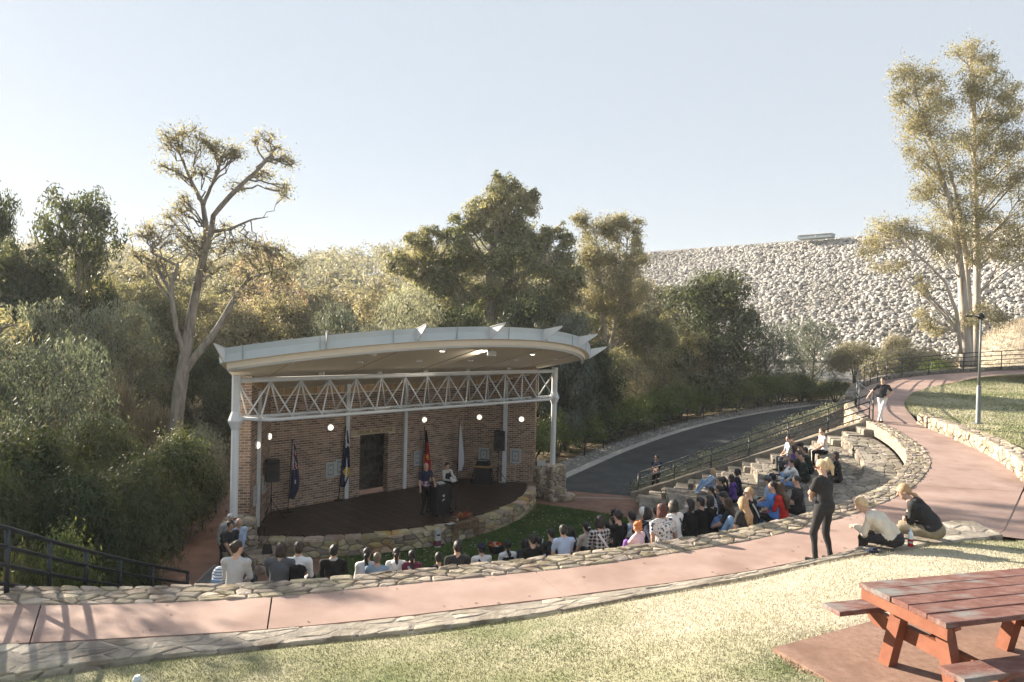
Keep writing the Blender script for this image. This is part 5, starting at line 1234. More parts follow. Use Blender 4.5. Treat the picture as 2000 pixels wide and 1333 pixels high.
# ---- shrubs
GS = 'shrubs of the hedge along the road railing'
hd = resample(offset(RF, 2.6)[3:35], 15)
ORD = ('first', 'second', 'third', 'fourth', 'fifth', 'sixth', 'seventh', 'eighth', 'ninth', 'tenth', 'eleventh', 'twelfth', 'thirteenth', 'fourteenth')
for k, p in enumerate(hd[:14]):
    put_bush('hedge_shrub', ('round', 'round_b')[k % 2], np.array([p[0], p[1], p[2] - .05]), rnd.uniform(2.2, 2.75) * (1 + .012 * k), rnd.uniform(2.9, 3.5) * (1 + .015 * k), 'hedge', 'rounded green hedge shrub behind the road railing, %s from the bandstand' % ORD[k], GS)
GB_ = 'bottlebrush shrubs in the left garden'
for a in [
 ('bottlebrush_shrub', 'spiky', 60, 838, 250, 17, 'brush', 'huge dark bottlebrush shrub at the left edge above the nearest railing', GB_),
 ('bottlebrush_shrub', 'spiky_b', 268, 893, 195, 18, 'brush', 'dark bottlebrush shrub with sunlit tips in the middle of the left garden', GB_),
 ('bottlebrush_shrub', 'spiky', 205, 822, 180, 21.5, 'brush', 'dark bottlebrush shrub behind the others below the thin olive tree', GB_),
 ('bottlebrush_shrub', 'spiky_b', 350, 845, 170, 22.5, 'brush', 'bottlebrush shrub at the foot of the big grey gum trunk', GB_),
 ('bottlebrush_shrub', 'spiky', 395, 836, 120, 25.5, 'grey', 'pale-topped bottlebrush shrub beside the bandstand ramp', GB_),
 ('bottlebrush_shrub', 'spiky', -40, 900, 200, 14.5, 'brush', 'dark bottlebrush shrub cut by the left edge of the photo', GB_),
 ('bottlebrush_shrub', 'spiky_b', 150, 930, 200, 16, 'brush', 'darkest bottlebrush shrub low in the shade of the left garden', GB_),
 ('dry_shrub', 'wisp', 222, 735, 110, 28, 'dry', 'pale dry feathery bush between the dark trees at left', None),
 ('dry_shrub', 'wisp', 110, 800, 130, 26, 'dry', 'brown dry bush behind the bottlebrush shrubs at far left', None),
 ('dry_shrub', 'wisp', 300, 790, 120, 30, 'dry', 'brown dry bush left of the big grey gum trunk', None),
 ('low_shrub', 'round', 130, 1046, 150, 13.6, 'hedge', 'small rounded bush directly behind the nearest railing', None),
 ('low_shrub', 'round_b', 45, 1085, 120, 12.2, 'brush', 'low dark ground shrub at the left end behind the nearest railing', None),
 ('low_shrub', 'round', 215, 1105, 120, 15.0, 'brush', 'low dark ground shrub beside the lower end of the nearest railing', None),
 ('low_shrub', 'round_b', 275, 1090, 90, 16.8, 'brush', 'low dark ground shrub by the short level railing', None),
 ('golden_shrub', 'spiky', 1672, 668, 110, 62, 'gold', 'golden feathery bush below the dam, left of the upper railing', None),
 ('golden_shrub', 'spiky_b', 1755, 655, 80, 60, 'gold', 'golden feathery bush below the dam behind the upper railing', None),
 ('flat_shrub', 'round', 1790, 682, 160, 52, 'gold', 'flat-topped green bush behind the curve of the upper railing', None),
 ('flat_shrub', 'round_b', 1725, 690, 90, 50, 'gold', 'flat golden bush left of the flat-topped green bush', None),
 ('dark_shrub', 'round', 1830, 706, 90, 48, 'hedge', 'dark low bush at the foot of the towering pale gum', None),
 ('dark_shrub', 'round_b', 1580, 752, 70, 64, 'hedge', 'dark bush where the road passes below the upper railing', None),
 ('dark_shrub', 'round', 1632, 742, 80, 62, 'hedge', 'dark bush just left of the upper railing bend', None),
]:
    zb = None
    if a[3] < 1100 and a[2] > 1500: pass
    if a[2] > 1640: zb = 3.2
    elif a[2] > 1500: zb = 1.6
    bush_px(*a, zb=zb)
for k in range(26):
    u = rs_.uniform(1090, 1640); d_ = interp(u, [1090, 1227, 1330, 1430, 1540, 1640], [40, 48, 57, 64, 69, 72]) + rs_.uniform(1, 16); p = gd(u, 700, d_)
    put_bush('scrub', rs_.choice(('wisp', 'round', 'spiky')), np.array([p[0], p[1], -.3]), rs_.uniform(2, 4), rs_.uniform(3, 5), (mt := rs_.choice(('dry', 'gold', 'olive', 'gold'))), '%s scrub behind the hedge %s' % ({'dry': 'dry brown', 'gold': 'golden', 'olive': 'olive'}[mt], 'next to the bandstand column' if u < 1220 else 'under the airy pale gum' if u < 1330 else 'under the round dark tree' if u < 1470 else 'under the pair of weeping trees'), 'scrub below the dam')
for k in range(24):
    u, d_ = rs_.uniform(0, 460), rs_.uniform(24, 48); p = gd(u, 800, d_)
    put_bush('scrub', rs_.choice(('wisp', 'round', 'spiky')), np.array([p[0], p[1], float(terr(p[0], p[1]))]), rs_.uniform(1.8, 3.6), rs_.uniform(3, 5), (mt := rs_.choice(('dry', 'olive', 'dark', 'gold'))), '%s scrub %s' % ({'dry': 'dry brown', 'gold': 'golden', 'olive': 'olive', 'dark': 'dark green'}[mt], 'at the far left below the weeping trees' if u < 150 else 'under the thin olive tree at left' if u < 290 else 'around the foot of the big grey trunk' if u < 390 else 'between the big grey trunk and the bandstand'), 'scrub in the left bush')
# low plants of the road garden
V = []
for k in range(150):
    i = rnd.randint(0, 26); g = rnd.uniform(.35, .95); p = GA[i] * (1 - g) + GB[i] * g
    h_ = .30 * rnd.uniform(.6, 1.2); q = NR.normal(size=(70, 3)) * [.26, .26, .12] + [p[0], p[1], p[2] + h_]; V.append(leaf_quads(q, .13, .05, -.2))
V = np.vstack(V); tag(link('ground_cover', mk_mesh('ground_cover', V - np.array([8, 33, 1]), np.arange(len(V)).reshape(-1, 4)), LM['grey'], None, (8, 33, 1)), kind='stuff')

# ================================================================ rock dam
c0, c1 = np.array([40.7 - 14 * 0.8, 217 + 13 * .8, 34.0]), np.array([112.5 + 72, 150 - 67, 34.0])
dd_ = (c1 - c0)[:2]; LD = np.linalg.norm(dd_); dd_ /= LD; dn_ = np.array([-dd_[1], dd_[0]]); dn_ *= -1 if dn_[1] > 0 else 1
HD = 37.0; RUN = 54.0; SL = math.hypot(HD, RUN)
def dam_pt(s, t, n_=0):                # t: metres down the slope
    f = t / SL; sc_ = 1.0
    h_ = 34 - HD * f; o_ = RUN * f
    b_ = 1.6 * sstep(np.array((t - 19.5) / 1.2)) if False else 0
    q = np.array([c0[0] + dd_[0] * s + dn_[0] * o_, c0[1] + dd_[1] * s + dn_[1] * o_, h_])
    return q + np.array([dn_[0] * HD, dn_[1] * HD, RUN]) / SL * n_
DAM = Thing('dam', dam_pt(LD * .6, SL), 'long grey rockfill dam closing the valley behind the trees', 'dam')
m_rockfill = M('granite_rock', (0.335, 0.32, 0.295), (0.46, 0.44, 0.41), .5, 0.95, vary=.34, huevary=.008, c3=(0.25, 0.235, 0.21), scale3=.06)
q = [dam_pt(0, 0, -.5), dam_pt(LD, 0, -.5), dam_pt(LD, SL, -.5), dam_pt(0, SL, -.5)]
bk_ = [p - np.array([dn_[0] * 8, dn_[1] * 8, 0]) for p in q[:2]]; bk2 = [np.array([p[0] - dn_[0] * 60, p[1] - dn_[1] * 60, -2]) for p in q[:2]]
DAM.part('embankment', MB().add(np.vstack([q, bk_, bk2]), [(0, 1, 2, 3), (0, 4, 5, 1), (4, 6, 7, 5)]), M('dam_fill', (0.13, 0.128, 0.122), (0.2, 0.195, 0.19), .5, 0.95))
DAM.part('crest_road', MB().prism([dam_pt(0, -.2, .25), dam_pt(LD, -.2, .25), dam_pt(LD, -.2, .25) - np.array([dn_[0] * 6, dn_[1] * 6, 0]), dam_pt(0, -.2, .25) - np.array([dn_[0] * 6, dn_[1] * 6, 0])], (0, 0, -1), .9), M('crest_gravel', (0.36, 0.36, 0.35), (0.42, 0.42, 0.41), .4, 0.95))
n = 60000; s_ = NR.uniform(0, LD, n); t_ = SL * NR.uniform(0, 1, n)
k = ~((t_ > 20.5) & (t_ < 20.8)); s_, t_ = s_[k], t_[k]; n = len(s_)
P = np.array([c0[0], c0[1], 34.0]) + np.outer(s_, [*dd_, 0]) + np.outer(t_ / SL, [dn_[0] * RUN, dn_[1] * RUN, -HD])
qv = P - _C; dpt = qv @ _F; uu = 1000 + FPX * (qv @ _R) / dpt; vv = 666.5 - FPX * (qv @ _U) / dpt
k = (uu < 2120) & (uu > 1225) & (vv < 705); P = P[k]; uu = uu[k]; vv = vv[k]; dpt = dpt[k]; n = len(P)
rr = NR.uniform(.17, .40, n) * NR.choice([.65, 1, 1, 1.5], n); W, f = rocks(P, rr, (1.15, 1, .8), .22)
sz = rr / dpt * ((uu > 1280) & (uu < 2000) & (vv < 690) & (vv > 430)); o_ = np.argsort(-sz)
for i in o_[:300]:
    me = mk_mesh('rock', W[i] - DAM.loc, f); link('rock', me, m_rockfill, DAM.o)
i = o_[300:]; o = DAM.part('rockfill', mk_mesh('rockfill', W[i].reshape(-1, 3) - DAM.loc, (f[None] + np.arange(len(i))[:, None, None] * 12).reshape(-1, 3)), m_rockfill, kind='stuff')
s_ = np.linspace(0, LD, 2); DAM.part('berm_track', MB().add([dam_pt(0, 20.1, -.1), dam_pt(LD, 20.1, -.1), dam_pt(LD, 21.2, -.1), dam_pt(0, 21.2, -.1)], [(0, 1, 2, 3)]), M('berm_gravel', (0.36, 0.35, 0.33), (0.42, 0.41, 0.39), 1, .95))
# small house on the crest
pc = gd(1594, 458, 178); T = Thing('crest_building', (pc[0], pc[1], 33.5), 'small flat blue-grey control hut on the crest of the dam', 'hut')
Rm = np.stack([[*dd_, 0], [*dn_, 0], [0, 0, 1]], 1)
mh = M('hut_grey', (0.20, 0.25, 0.28), (0.24, 0.29, 0.32), .5, .6)
pz = gd(1594, 460, 178)[2]; b = np.array([pc[0], pc[1], pz])
T.part('wall', MB().box(b + [0, 0, -.4], (8.4, 3, .95), Rm), mh); T.part('roof', MB().box(b + [0, 0, .12], (8.8, 3.4, .10), Rm), m_white)
T.part('window', MB().box(b + np.array([*dn_, 0]) * 1.52 + np.array([*dd_, 0]) * 0.4 - [0, 0, .3], (.4, .06, .5), Rm), M('hut_glass', (0.5, .55, .6), rough=.2))
# dry grass mound at the right
mx, my = np.meshgrid(np.linspace(-1, 1, 40), np.linspace(-1, 1, 30)); cM = gd(2040, 700, 66)
hM = np.clip(1 - mx ** 2 - my ** 2, 0, 1) ** .8; V = np.stack([cM[0] + mx * 8.5, cM[1] + my * 8, 2.2 + hM * (gd(2000, 622, 66)[2] - 2.2)], -1).reshape(-1, 3)
F = np.array([(j * 40 + i, j * 40 + i + 1, (j + 1) * 40 + i + 1, (j + 1) * 40 + i) for j in range(29) for i in range(39)])
m_dry = M('dry_grass_ground', (0.34, 0.29, 0.22), (0.43, 0.38, 0.30), 1.5, .95)
tag(link('grass_mound', mk_mesh('grass_mound', V, F, True), m_dry), kind='structure')
i_ = NR.randint(0, len(V), 26000); P = V[i_] + NR.normal(size=(26000, 3)) * [.25, .25, .02]
blades('dry_grass', P, .5, .02, M('dry_blade', (0.35, 0.295, 0.21), (0.48, 0.42, 0.32), 1, .9, vary=.3), 1.0, (30, 66, 3))
ruled('upper_bank', UR[36:] - [0, 0, .1], offset(UR[36:], 9) * [1, 1, 0] + [0, 0, -.3], m_litter, 4, 0)
# ================================================================ people: one blended surface per body
def _eval(prims, vox, fold=0.0, seed=0, foldlab=(1,)):
    lo, hi = np.full(3, 9.0), np.full(3, -9.0); bb = []
    for p in prims:
        if p[0] == 'cone':
            _, a, b, ra, rb = p[:5]; m = max(ra, rb); l_, h_ = np.minimum(a, b) - m, np.maximum(a, b) + m
        else:
            _, c, r_, Rm = p[:4]; m = max(r_); l_, h_ = np.asarray(c) - m, np.asarray(c) + m
        bb.append((l_, h_))
        if p[0] != 'sub': lo, hi = np.minimum(lo, l_), np.maximum(hi, h_)
    lo -= 3 * vox; hi += 3 * vox; n = np.ceil((hi - lo) / vox).astype(int) + 1
    ax = [lo[k] + vox * np.arange(n[k]) for k in range(3)]
    D = np.full(n, .4); Bd = np.full(n, .5); Lb = np.zeros(n, np.int16)
    for p, (l_, h_) in zip(prims, bb):
        lab, k = p[-2], p[-1]; mg = k + 2.5 * vox
        i0 = np.clip(((l_ - mg - lo) / vox).astype(int), 0, n - 1); i1 = np.clip(((h_ + mg - lo) / vox).astype(int) + 2, 1, n)
        sl_ = tuple(slice(a, b) for a, b in zip(i0, i1))
        X = ax[0][sl_[0]][:, None, None]; Y = ax[1][sl_[1]][None, :, None]; Z = ax[2][sl_[2]][None, None, :]
        if p[0] == 'cone':
            _, a, b, ra, rb = p[:5]; a = np.asarray(a, float); e = np.asarray(b, float) - a; L2 = e @ e + 1e-9
            t = np.clip(((X - a[0]) * e[0] + (Y - a[1]) * e[1] + (Z - a[2]) * e[2]) / L2, 0, 1)
            d = np.sqrt((X - a[0] - t * e[0]) ** 2 + (Y - a[1] - t * e[1]) ** 2 + (Z - a[2] - t * e[2]) ** 2) - (ra + t * (rb - ra))
        else:
            _, c, r_, Rm = p[:4]; q = [X - c[0], Y - c[1], Z - c[2]]
            if Rm is not None: q = [q[0] * Rm[0][m] + q[1] * Rm[1][m] + q[2] * Rm[2][m] for m in range(3)]
            k0 = np.sqrt(sum((q[m] / r_[m]) ** 2 for m in range(3))) + 1e-6; k1 = np.sqrt(sum((q[m] / r_[m] ** 2) ** 2 for m in range(3))) + 1e-6
            d = k0 * (k0 - 1) / k1
        if p[0] == 'sub': D[sl_] = np.maximum(D[sl_], -d); continue
        if p[0] == 'paint': 
            Lb[sl_] = np.where(d < 0, lab, Lb[sl_]); continue
        c_ = D[sl_]; h = np.maximum(k - np.abs(c_ - d), 0) / k if k > 0 else 0
        D[sl_] = np.minimum(c_, d) - (h * h * k * .25 if k > 0 else 0)
        Lb[sl_] = np.where(d < Bd[sl_], lab, Lb[sl_]); Bd[sl_] = np.minimum(Bd[sl_], d)
    if fold:
        r = random.Random(seed); G = np.meshgrid(*ax, indexing='ij', sparse=True); N_ = 0
        for _ in range(5):
            w = [r.uniform(-1, 1) * 38, r.uniform(-1, 1) * 38, r.uniform(-1, 1) * 22 + 10]; N_ = N_ + np.sin(G[0] * w[0] + G[1] * w[1] + G[2] * w[2] + r.uniform(0, 6))
        D = D + np.where(np.isin(Lb, foldlab), N_ * fold, 0)
    return D, Lb, lo
def sdf_mesh(name, prims, vox, fold=0.0, seed=0, foldlab=(1,)):
    D, Lb, lo = _eval(prims, vox, fold, seed, foldlab); s = D < 0; n = np.array(D.shape) - 1
    c = [s[a:a + n[0], b:b + n[1], e:e + n[2]] for a in (0, 1) for b in (0, 1) for e in (0, 1)]
    anyc = np.logical_or.reduce(c); allc = np.logical_and.reduce(c); m = anyc & ~allc
    I = np.full(n, -1); ii = np.argwhere(m); I[m] = np.arange(len(ii)); P = np.zeros((len(ii), 3)); W = np.zeros(len(ii))
    for ax_ in range(3):
        o = [q for q in range(3) if q != ax_]
        for e0 in (0, 1):
            for e1 in (0, 1):
                a = ii.copy(); a[:, o[0]] += e0; a[:, o[1]] += e1; b = a.copy(); b[:, ax_] += 1
                da, db = D[tuple(a.T)], D[tuple(b.T)]; x = (da < 0) != (db < 0); t = da / (da - db + 1e-12)
                q = a.astype(float); q[:, ax_] += t; P[x] += q[x]; W[x] += 1
    P = lo + vox * P / W[:, None]; F = []
    for ax_ in range(3):
        o = [(ax_ + 1) % 3, (ax_ + 2) % 3]
        sa = [slice(None)] * 3; sb = [slice(None)] * 3; sa[ax_] = slice(0, -1); sb[ax_] = slice(1, None)
        A, B = s[tuple(sa)], s[tuple(sb)]; e = np.argwhere(A != B); e = e[(e[:, o[0]] > 0) & (e[:, o[1]] > 0) & (e[:, o[0]] < n[o[0]]) & (e[:, o[1]] < n[o[1]])]
        def cell(d0, d1):
            q = e.copy(); q[:, o[0]] -= d0; q[:, o[1]] -= d1; return I[tuple(q.T)]
        Q = np.stack([cell(1, 1), cell(0, 1), cell(0, 0), cell(1, 0)], 1); fl = ~A[tuple(e.T)]
        Q[fl] = Q[fl][:, ::-1]; F.append(Q[(Q >= 0).all(1)])
    F = np.vstack(F)
    lab = Lb[tuple(np.minimum(np.round((P - lo) / vox).astype(int), np.array(D.shape) - 1).T)]
    fl = lab[F]; mi = np.sort(fl, 1)[:, 1]
    me = mk_mesh(name, P, F, True); used = sorted(set(mi.tolist())); mp = {u: k for k, u in enumerate(used)}
    me.polygons.foreach_set('material_index', np.array([mp[q] for q in mi], dtype=np.int32))
    return me, used

def rotm(yaw, pitch):                       # head: yaw about z, then nod forward (about x)
    cy, sy, cp, sp_ = math.cos(yaw), math.sin(yaw), math.cos(pitch), math.sin(pitch)
    Rz = np.array([[cy, -sy, 0], [sy, cy, 0], [0, 0, 1]]); Rx = np.array([[1, 0, 0], [0, cp, sp_], [0, -sp_, cp]])
    return Rz @ Rx
def ik(a, c, l1, l2, hint):
    a, c = np.asarray(a, float), np.asarray(c, float); d = c - a; L = np.linalg.norm(d); u = d / (L + 1e-9); L = min(L, (l1 + l2) * .995)
    x = (l1 * l1 - l2 * l2 + L * L) / (2 * L); h = math.sqrt(max(0, l1 * l1 - x * x)); hint = np.asarray(hint, float); w = hint - u * (hint @ u); w /= np.linalg.norm(w) + 1e-9
    return a + u * x + w * h, a + u * L
SKIN, TOP, BOT, SHOE, EYE, LIP, TRIM, VEST = 0, 1, 2, 3, 4, 5, 6, 7
def hand_prims(w, d, side, s, curl=.5, palm=None):
    """palm and five bent fingers; d: along the hand, palm: the side it closes to"""
    w, d = np.asarray(w, float), np.asarray(d, float); d = d / np.linalg.norm(d); pn = np.array([0, 0, -1.0]) if palm is None else np.asarray(palm, float)
    pn = pn - d * (pn @ d); pn /= np.linalg.norm(pn) + 1e-9; ac = np.cross(d, pn) * side; out = []
    out.append(('ell', w + d * .045 * s, (.040 * s, .050 * s, .018 * s), np.stack([ac, d, pn], 1), SKIN, .02))
    for k, (o, l_) in enumerate(((-.030, .062), (-.010, .072), (.010, .068), (.029, .052))):
        a = w + d * .085 * s + ac * o * s; b = a + (d * math.cos(curl * .6) + pn * math.sin(curl * .6)) * l_ * .5 * s; c = b + (d * math.cos(curl * 1.7) + pn * math.sin(curl * 1.7)) * l_ * .5 * s
        out += [('cone', a, b, .0095 * s, .009 * s, SKIN, .006), ('cone', b, c, .009 * s, .0075 * s, SKIN, .004)]
    a = w + d * .03 * s - ac * .034 * s; b = a + (d * .6 - ac * .7 + pn * .2) * .04 * s; c = b + (d * .9 - ac * .1 + pn * .3) * .032 * s
    out += [('cone', a, b, .012 * s, .0105 * s, SKIN, .01), ('cone', b, c, .0105 * s, .008 * s, SKIN, .004)]
    return out
HAIRS = {}
def body(seat=True, s=1.0, w=1.0, fem=True, lean=.12, twist=0.0, yaw=0.0, pitch=.05, arms=('lap', 'lap'), sleeve='short', legs=None, drop=.4, shorts=False, hair='short', fine=False, hem=True, vest=False, skirt=False, stand=None, feet=None, knee_out=.1, hand_t=None, elb=None, trim=False):
    """primitives of a body in its own frame: x right, y forward, z up; the origin is the seat contact or the ground between the feet"""
    P = []; pz = (.115 if seat else .93) * s; pel = np.array([0, 0, pz]); sp_ = lambda l_, f=1.0: np.array([0, math.sin(lean * f), math.cos(lean * f)]) * l_ * s
    if stand is not None: pel = pel + np.asarray(stand)
    ct, st_ = math.cos(twist), math.sin(twist); Rz = np.array([[ct, -st_, 0], [st_, ct, 0], [0, 0, 1]])
    wa = pel + sp_(.15, .6); ch = wa + sp_(.185, 1.0); sh = ch + sp_(.135, 1.15); nk = sh + sp_(.055, 1.1); hd = nk + sp_(.165, .75) + np.array([0, .012, 0])
    sw = (.165 if fem else .19) * s * w; X = Rz @ np.array([1.0, 0, 0])
    Rt = rotm(0, 0); Rl = np.stack([X, Rz @ np.array([0, math.cos(lean), -math.sin(lean)]), np.array([0, math.sin(lean), math.cos(lean)])], 1)
    top = VEST if vest else TOP
    P += [('ell', pel, (.165 * s * w, .125 * s * w, .125 * s), None, BOT, .04), ('ell', wa, (.142 * s * w, .108 * s * w, .17 * s), Rl, top, .05), ('ell', ch, (.158 * s * w, .112 * s * w, .17 * s), Rl, top, .05)]
    if hem: P.append(('ell', pel + sp_(.055), (.168 * s * w, .13 * s * w, .10 * s), None, top, .03))
    if fem: P += [('ell', ch + Rl @ np.array([q * .065 * w, .09 * w, -.01]) * s, (.06 * s, .055 * s, .06 * s), None, top, .04) for q in (-1, 1)]
    S_ = [sh - X * sw, sh + X * sw]
    P += [('cone', S_[0], S_[1], .062 * s, .062 * s, TOP, .04), ('cone', nk - sp_(.01), S_[0] * .8 + sh * .2, .055 * s, .05 * s, TOP, .04), ('cone', nk - sp_(.01), S_[1] * .8 + sh * .2, .055 * s, .05 * s, TOP, .04)]
    P.append(('cone', nk - sp_(.02), hd - np.array([0, .02, .03]) * s, .055 * s, .05 * s, SKIN, .02))
    Rh = rotm(yaw + twist, pitch); H = lambda x, y, z: hd + Rh @ (np.array([x, y, z]) * s)
    P += [('ell', H(0, 0, .02), (.075 * s, .092 * s, .098 * s), Rh, SKIN, .02), ('ell', H(0, .025, -.055), (.056 * s, .062 * s, .065 * s), Rh, SKIN, .03), ('cone', H(0, .09, .012), H(0, .112, -.022), .010 * s, .015 * s, SKIN, .012)]
    P += [('ell', H(q * .076, -.005, -.005), (.012 * s, .022 * s, .032 * s), Rh, SKIN, .008) for q in (-1, 1)]
    P += [('paint', H(q * .032, .084, .014), (.014 * s, .02 * s, .009 * s), Rh, EYE, 0) for q in (-1, 1)] + [('paint', H(q * .033, .086, .034), (.019 * s, .02 * s, .005 * s), Rh, EYE, 0) for q in (-1, 1)] + [('paint', H(0, .085, -.062), (.024 * s, .024 * s, .008 * s), Rh, LIP, 0)]
    if trim: P.append(('paint', wa + sp_(-.03), (.22, .22, .115), None, TRIM, 0))
    if vest: P.append(('paint', sh + sp_(.0), (.2, .2, .03), None, TOP, 0))
    hands = []
    for k, (q, am) in enumerate(zip((-1, 1), arms)):
        a = S_[k]; hint = np.array([q * .7, -.6, -.4]); c = None; dvec = None; palm = np.array([0, 0, -1.0])
        if seat: T = {'lap': (q * .085, .30, .20), 'knee': (q * .15, .40, .24), 'hug': (q * .03, .46, .22), 'phone': (q * .05, .34, .30), 'cross': (-q * .08, .26, .30), 'side': (q * .27, -.02, .06), 'back': (q * .26, -.22, .06), 'chin': None, 'face': None}
        else: T = {'down': (q * .24, .06, .80), 'cross': (-q * .10, .19, 1.12), 'hip': (q * .17, .04, 1.02), 'front': (q * .05, .18, .92), 'desk': (q * .12, .38, 1.08), 'rail': (q * .50, .14, .98), 'book': (q * .08, .33, 1.14), 'chin': None, 'behind': (q * .06, -.17, .90)}
        if hand_t and hand_t[k] is not None: c = np.asarray(hand_t[k], float)
        elif am in ('chin', 'face'): c = H(q * .02, .12, -.10 if am == 'chin' else -.03); hint = np.array([q * .6, .2, -1.0])
        else: c = np.array(T[am]) * [s, s, s]
        if am == 'hip': hint = np.array([q * 1.0, -.5, 0])
        if am == 'cross': hint = np.array([q * .8, -.2, -.7])
        if elb: hint = np.array([q * elb[0], elb[1], elb[2]])
        el, wr = ik(a, c, .275 * s, .245 * s, hint)
        slv = TOP if sleeve != 'none' else SKIN; r1 = (.060 if sleeve != 'none' else .045) * s
        if sleeve == 'long': P += [('cone', a, el, r1, .05 * s, TOP, .03), ('cone', el, wr, .048 * s, .037 * s, TOP, .02)]
        else:
            m_ = a * .38 + el * .62
            P += [('cone', a, m_, r1, r1 * .96, slv, .03), ('cone', m_ * .8 + a * .2, el, .044 * s, .040 * s, SKIN, .01), ('cone', el, wr, .041 * s, .029 * s, SKIN, .015)]
        dv = wr - el; dv /= np.linalg.norm(dv)
        if am in ('lap', 'knee', 'phone', 'desk', 'book'): dv = dv + np.array([-q * .35, .25, -.1]); dv /= np.linalg.norm(dv)
        if am in ('side', 'back'): dv = np.array([q * .5, -.4, -.1]); dv /= np.linalg.norm(dv); palm = np.array([0, 0, -1.0])
        if am in ('hip',): dv = np.array([-q * .5, .7, -.4]); dv /= np.linalg.norm(dv); palm = np.array([-q, 0, 0])
        if am == 'cross': palm = np.array([0, -1.0, 0])
        if fine: P += hand_prims(wr, dv, q, s, .7, palm)
        else:
            P += [('ell', wr + dv * .045 * s, (.026 * s, .034 * s, .050 * s), None, SKIN, .015), ('cone', wr + dv * .05 * s, wr + dv * .13 * s, .021 * s, .015 * s, SKIN, .01), ('cone', wr + dv * .03 * s, wr + dv * .07 * s + np.array([-q * .045, .02, 0]) * s, .014 * s, .011 * s, SKIN, .01)]
        hands.append(wr + dv * .08 * s)
    ft = []
    for k, q in enumerate((-1, 1)):
        hp = pel + np.array([q * .088 * s * w, .02 * s, -.01 * s])
        if feet is not None: an = np.asarray(feet[k], float)
        elif seat: an = np.array([q * (.10 + knee_out * .3) * s, (legs if legs is not None else .44) * s, -drop + .075 * s])
        else: an = np.array([q * .10 * s, 0, .085 * s])
        kn, an = ik(hp, an, .43 * s, .42 * s, np.array([q * knee_out, .8 if not seat else .45, .05 if not seat else 1.0]))
        P += [('cone', hp, kn, .088 * s * (1 + (w - 1) * .6), .061 * s, BOT, .03), ('cone', kn, an, .059 * s, .043 * s if not shorts else .04 * s, SKIN if shorts else BOT, .02)]
        if shorts: P.append(('paint', kn + (an - kn) * .12, (.085, .085, .085), None, BOT, 0))
        t_ = an - np.array([0, 0, .045 * s]); fd = np.array([q * .16, 1, 0]); fd /= np.linalg.norm(fd)
        P += [('cone', t_ - fd * .035 * s, t_ + fd * .15 * s, .040 * s, .032 * s, SHOE, .015), ('cone', an, t_ + fd * .02 * s, .042 * s, .04 * s, SHOE, .02)]
        ft.append(an)
    info = dict(H=H, Rh=Rh, sh=sh, S=S_, ch=ch, wa=wa, pel=pel, nk=nk, X=X, hands=hands, Rl=Rl, sp=sp_, s=s, w=w, feet=ft)
    return P, info
def hair_prims(style, I):
    H, Rh, s = I['H'], I['Rh'], I['s']; P = []
    def e(x, y, z, rx, ry, rz, k=.02, lab=0): P.append(('ell', H(x, y, z), (rx * s, ry * s, rz * s), Rh, lab, k))
    if style == 'bald': 
        e(0, -.045, -.01, .074, .056, .055); P.append(('sub', H(0, .0, .075), (.12 * s, .14 * s, .055 * s), Rh, 0, 0)); return P
    e(0, -.016, .035, .085, .098, .098)
    if style in ('short', 'crop', 'cap'):
        e(0, -.055, -.015, .072, .052, .07)
        P.append(('sub', H(0, .085, -.035), (.078 * s, .075 * s, .095 * s), Rh, 0, 0))
    elif style == 'curly':
        for k in range(14):
            a = k * 2.4; z = -.07 + .014 * k; e(.085 * math.cos(a), -.03 + .075 * math.sin(a), z, .042, .042, .042, .015)
        P.append(('sub', H(0, .11, -.04), (.068 * s, .07 * s, .09 * s), Rh, 0, 0))
    elif style in ('bob', 'long', 'wavy'):
        e(0, -.05, -.04, .088, .066, .10); e(-.07, -.005, -.06, .03, .055, .09); e(.07, -.005, -.06, .03, .055, .09)
        if style != 'bob':
            b = I['sh']; n_ = H(0, -.07, -.12); m_ = I['ch'] + I['Rl'] @ np.array([0, -.115, .08]) * s; l_ = I['wa'] + I['Rl'] @ np.array([0, -.125, .12 if style == 'long' else .07]) * s
            for q in (-1, 0, 1):
                o = I['X'] * q * .05 * s; P += [('cone', n_ + o * .9, m_ + o * 1.1, .05 * s, .046 * s, 0, .03), ('cone', m_ + o * 1.1, l_ + o * (1.0 if style == 'long' else 1.3), .044 * s, .02 * s, 0, .03)]
        P.append(('sub', H(0, .10, -.04), (.066 * s, .07 * s, .10 * s), Rh, 0, 0))
    elif style in ('pony', 'highpony', 'bun', 'braid', 'tail'):
        e(0, -.055, -.01, .074, .05, .07); P.append(('sub', H(0, .085, -.035), (.078 * s, .075 * s, .095 * s), Rh, 0, 0))
        if style == 'bun': e(0, -.115, .05, .042, .04, .042)
        elif style == 'highpony':
            P += [('cone', H(0, -.085, .085), H(0, -.125, .095), .026 * s, .038 * s, 0, .02), ('cone', H(0, -.125, .09), H(0, -.150, -.03), .040 * s, .040 * s, 0, .03), ('cone', H(0, -.150, -.03), H(.0, -.130, -.16), .040 * s, .018 * s, 0, .03)]
        else:
            z0 = {'pony': .03, 'braid': -.03, 'tail': -.06}[style]; l_ = I['ch'] + I['Rl'] @ np.array([.01, -.12, -.02 if style != 'tail' else .06]) * s
            P += [('cone', H(0, -.09, z0), H(0, -.125, z0 - .04), .024 * s, .034 * s, 0, .01), ('cone', H(0, -.125, z0 - .04), I['sh'] + I['Rl'] @ np.array([.01, -.11, .02]) * s, .034 * s, .036 * s, 0, .02), ('cone', I['sh'] + I['Rl'] @ np.array([.01, -.11, .02]) * s, l_, .036 * s, .014 * s, 0, .02)]
    return P
PM = {}
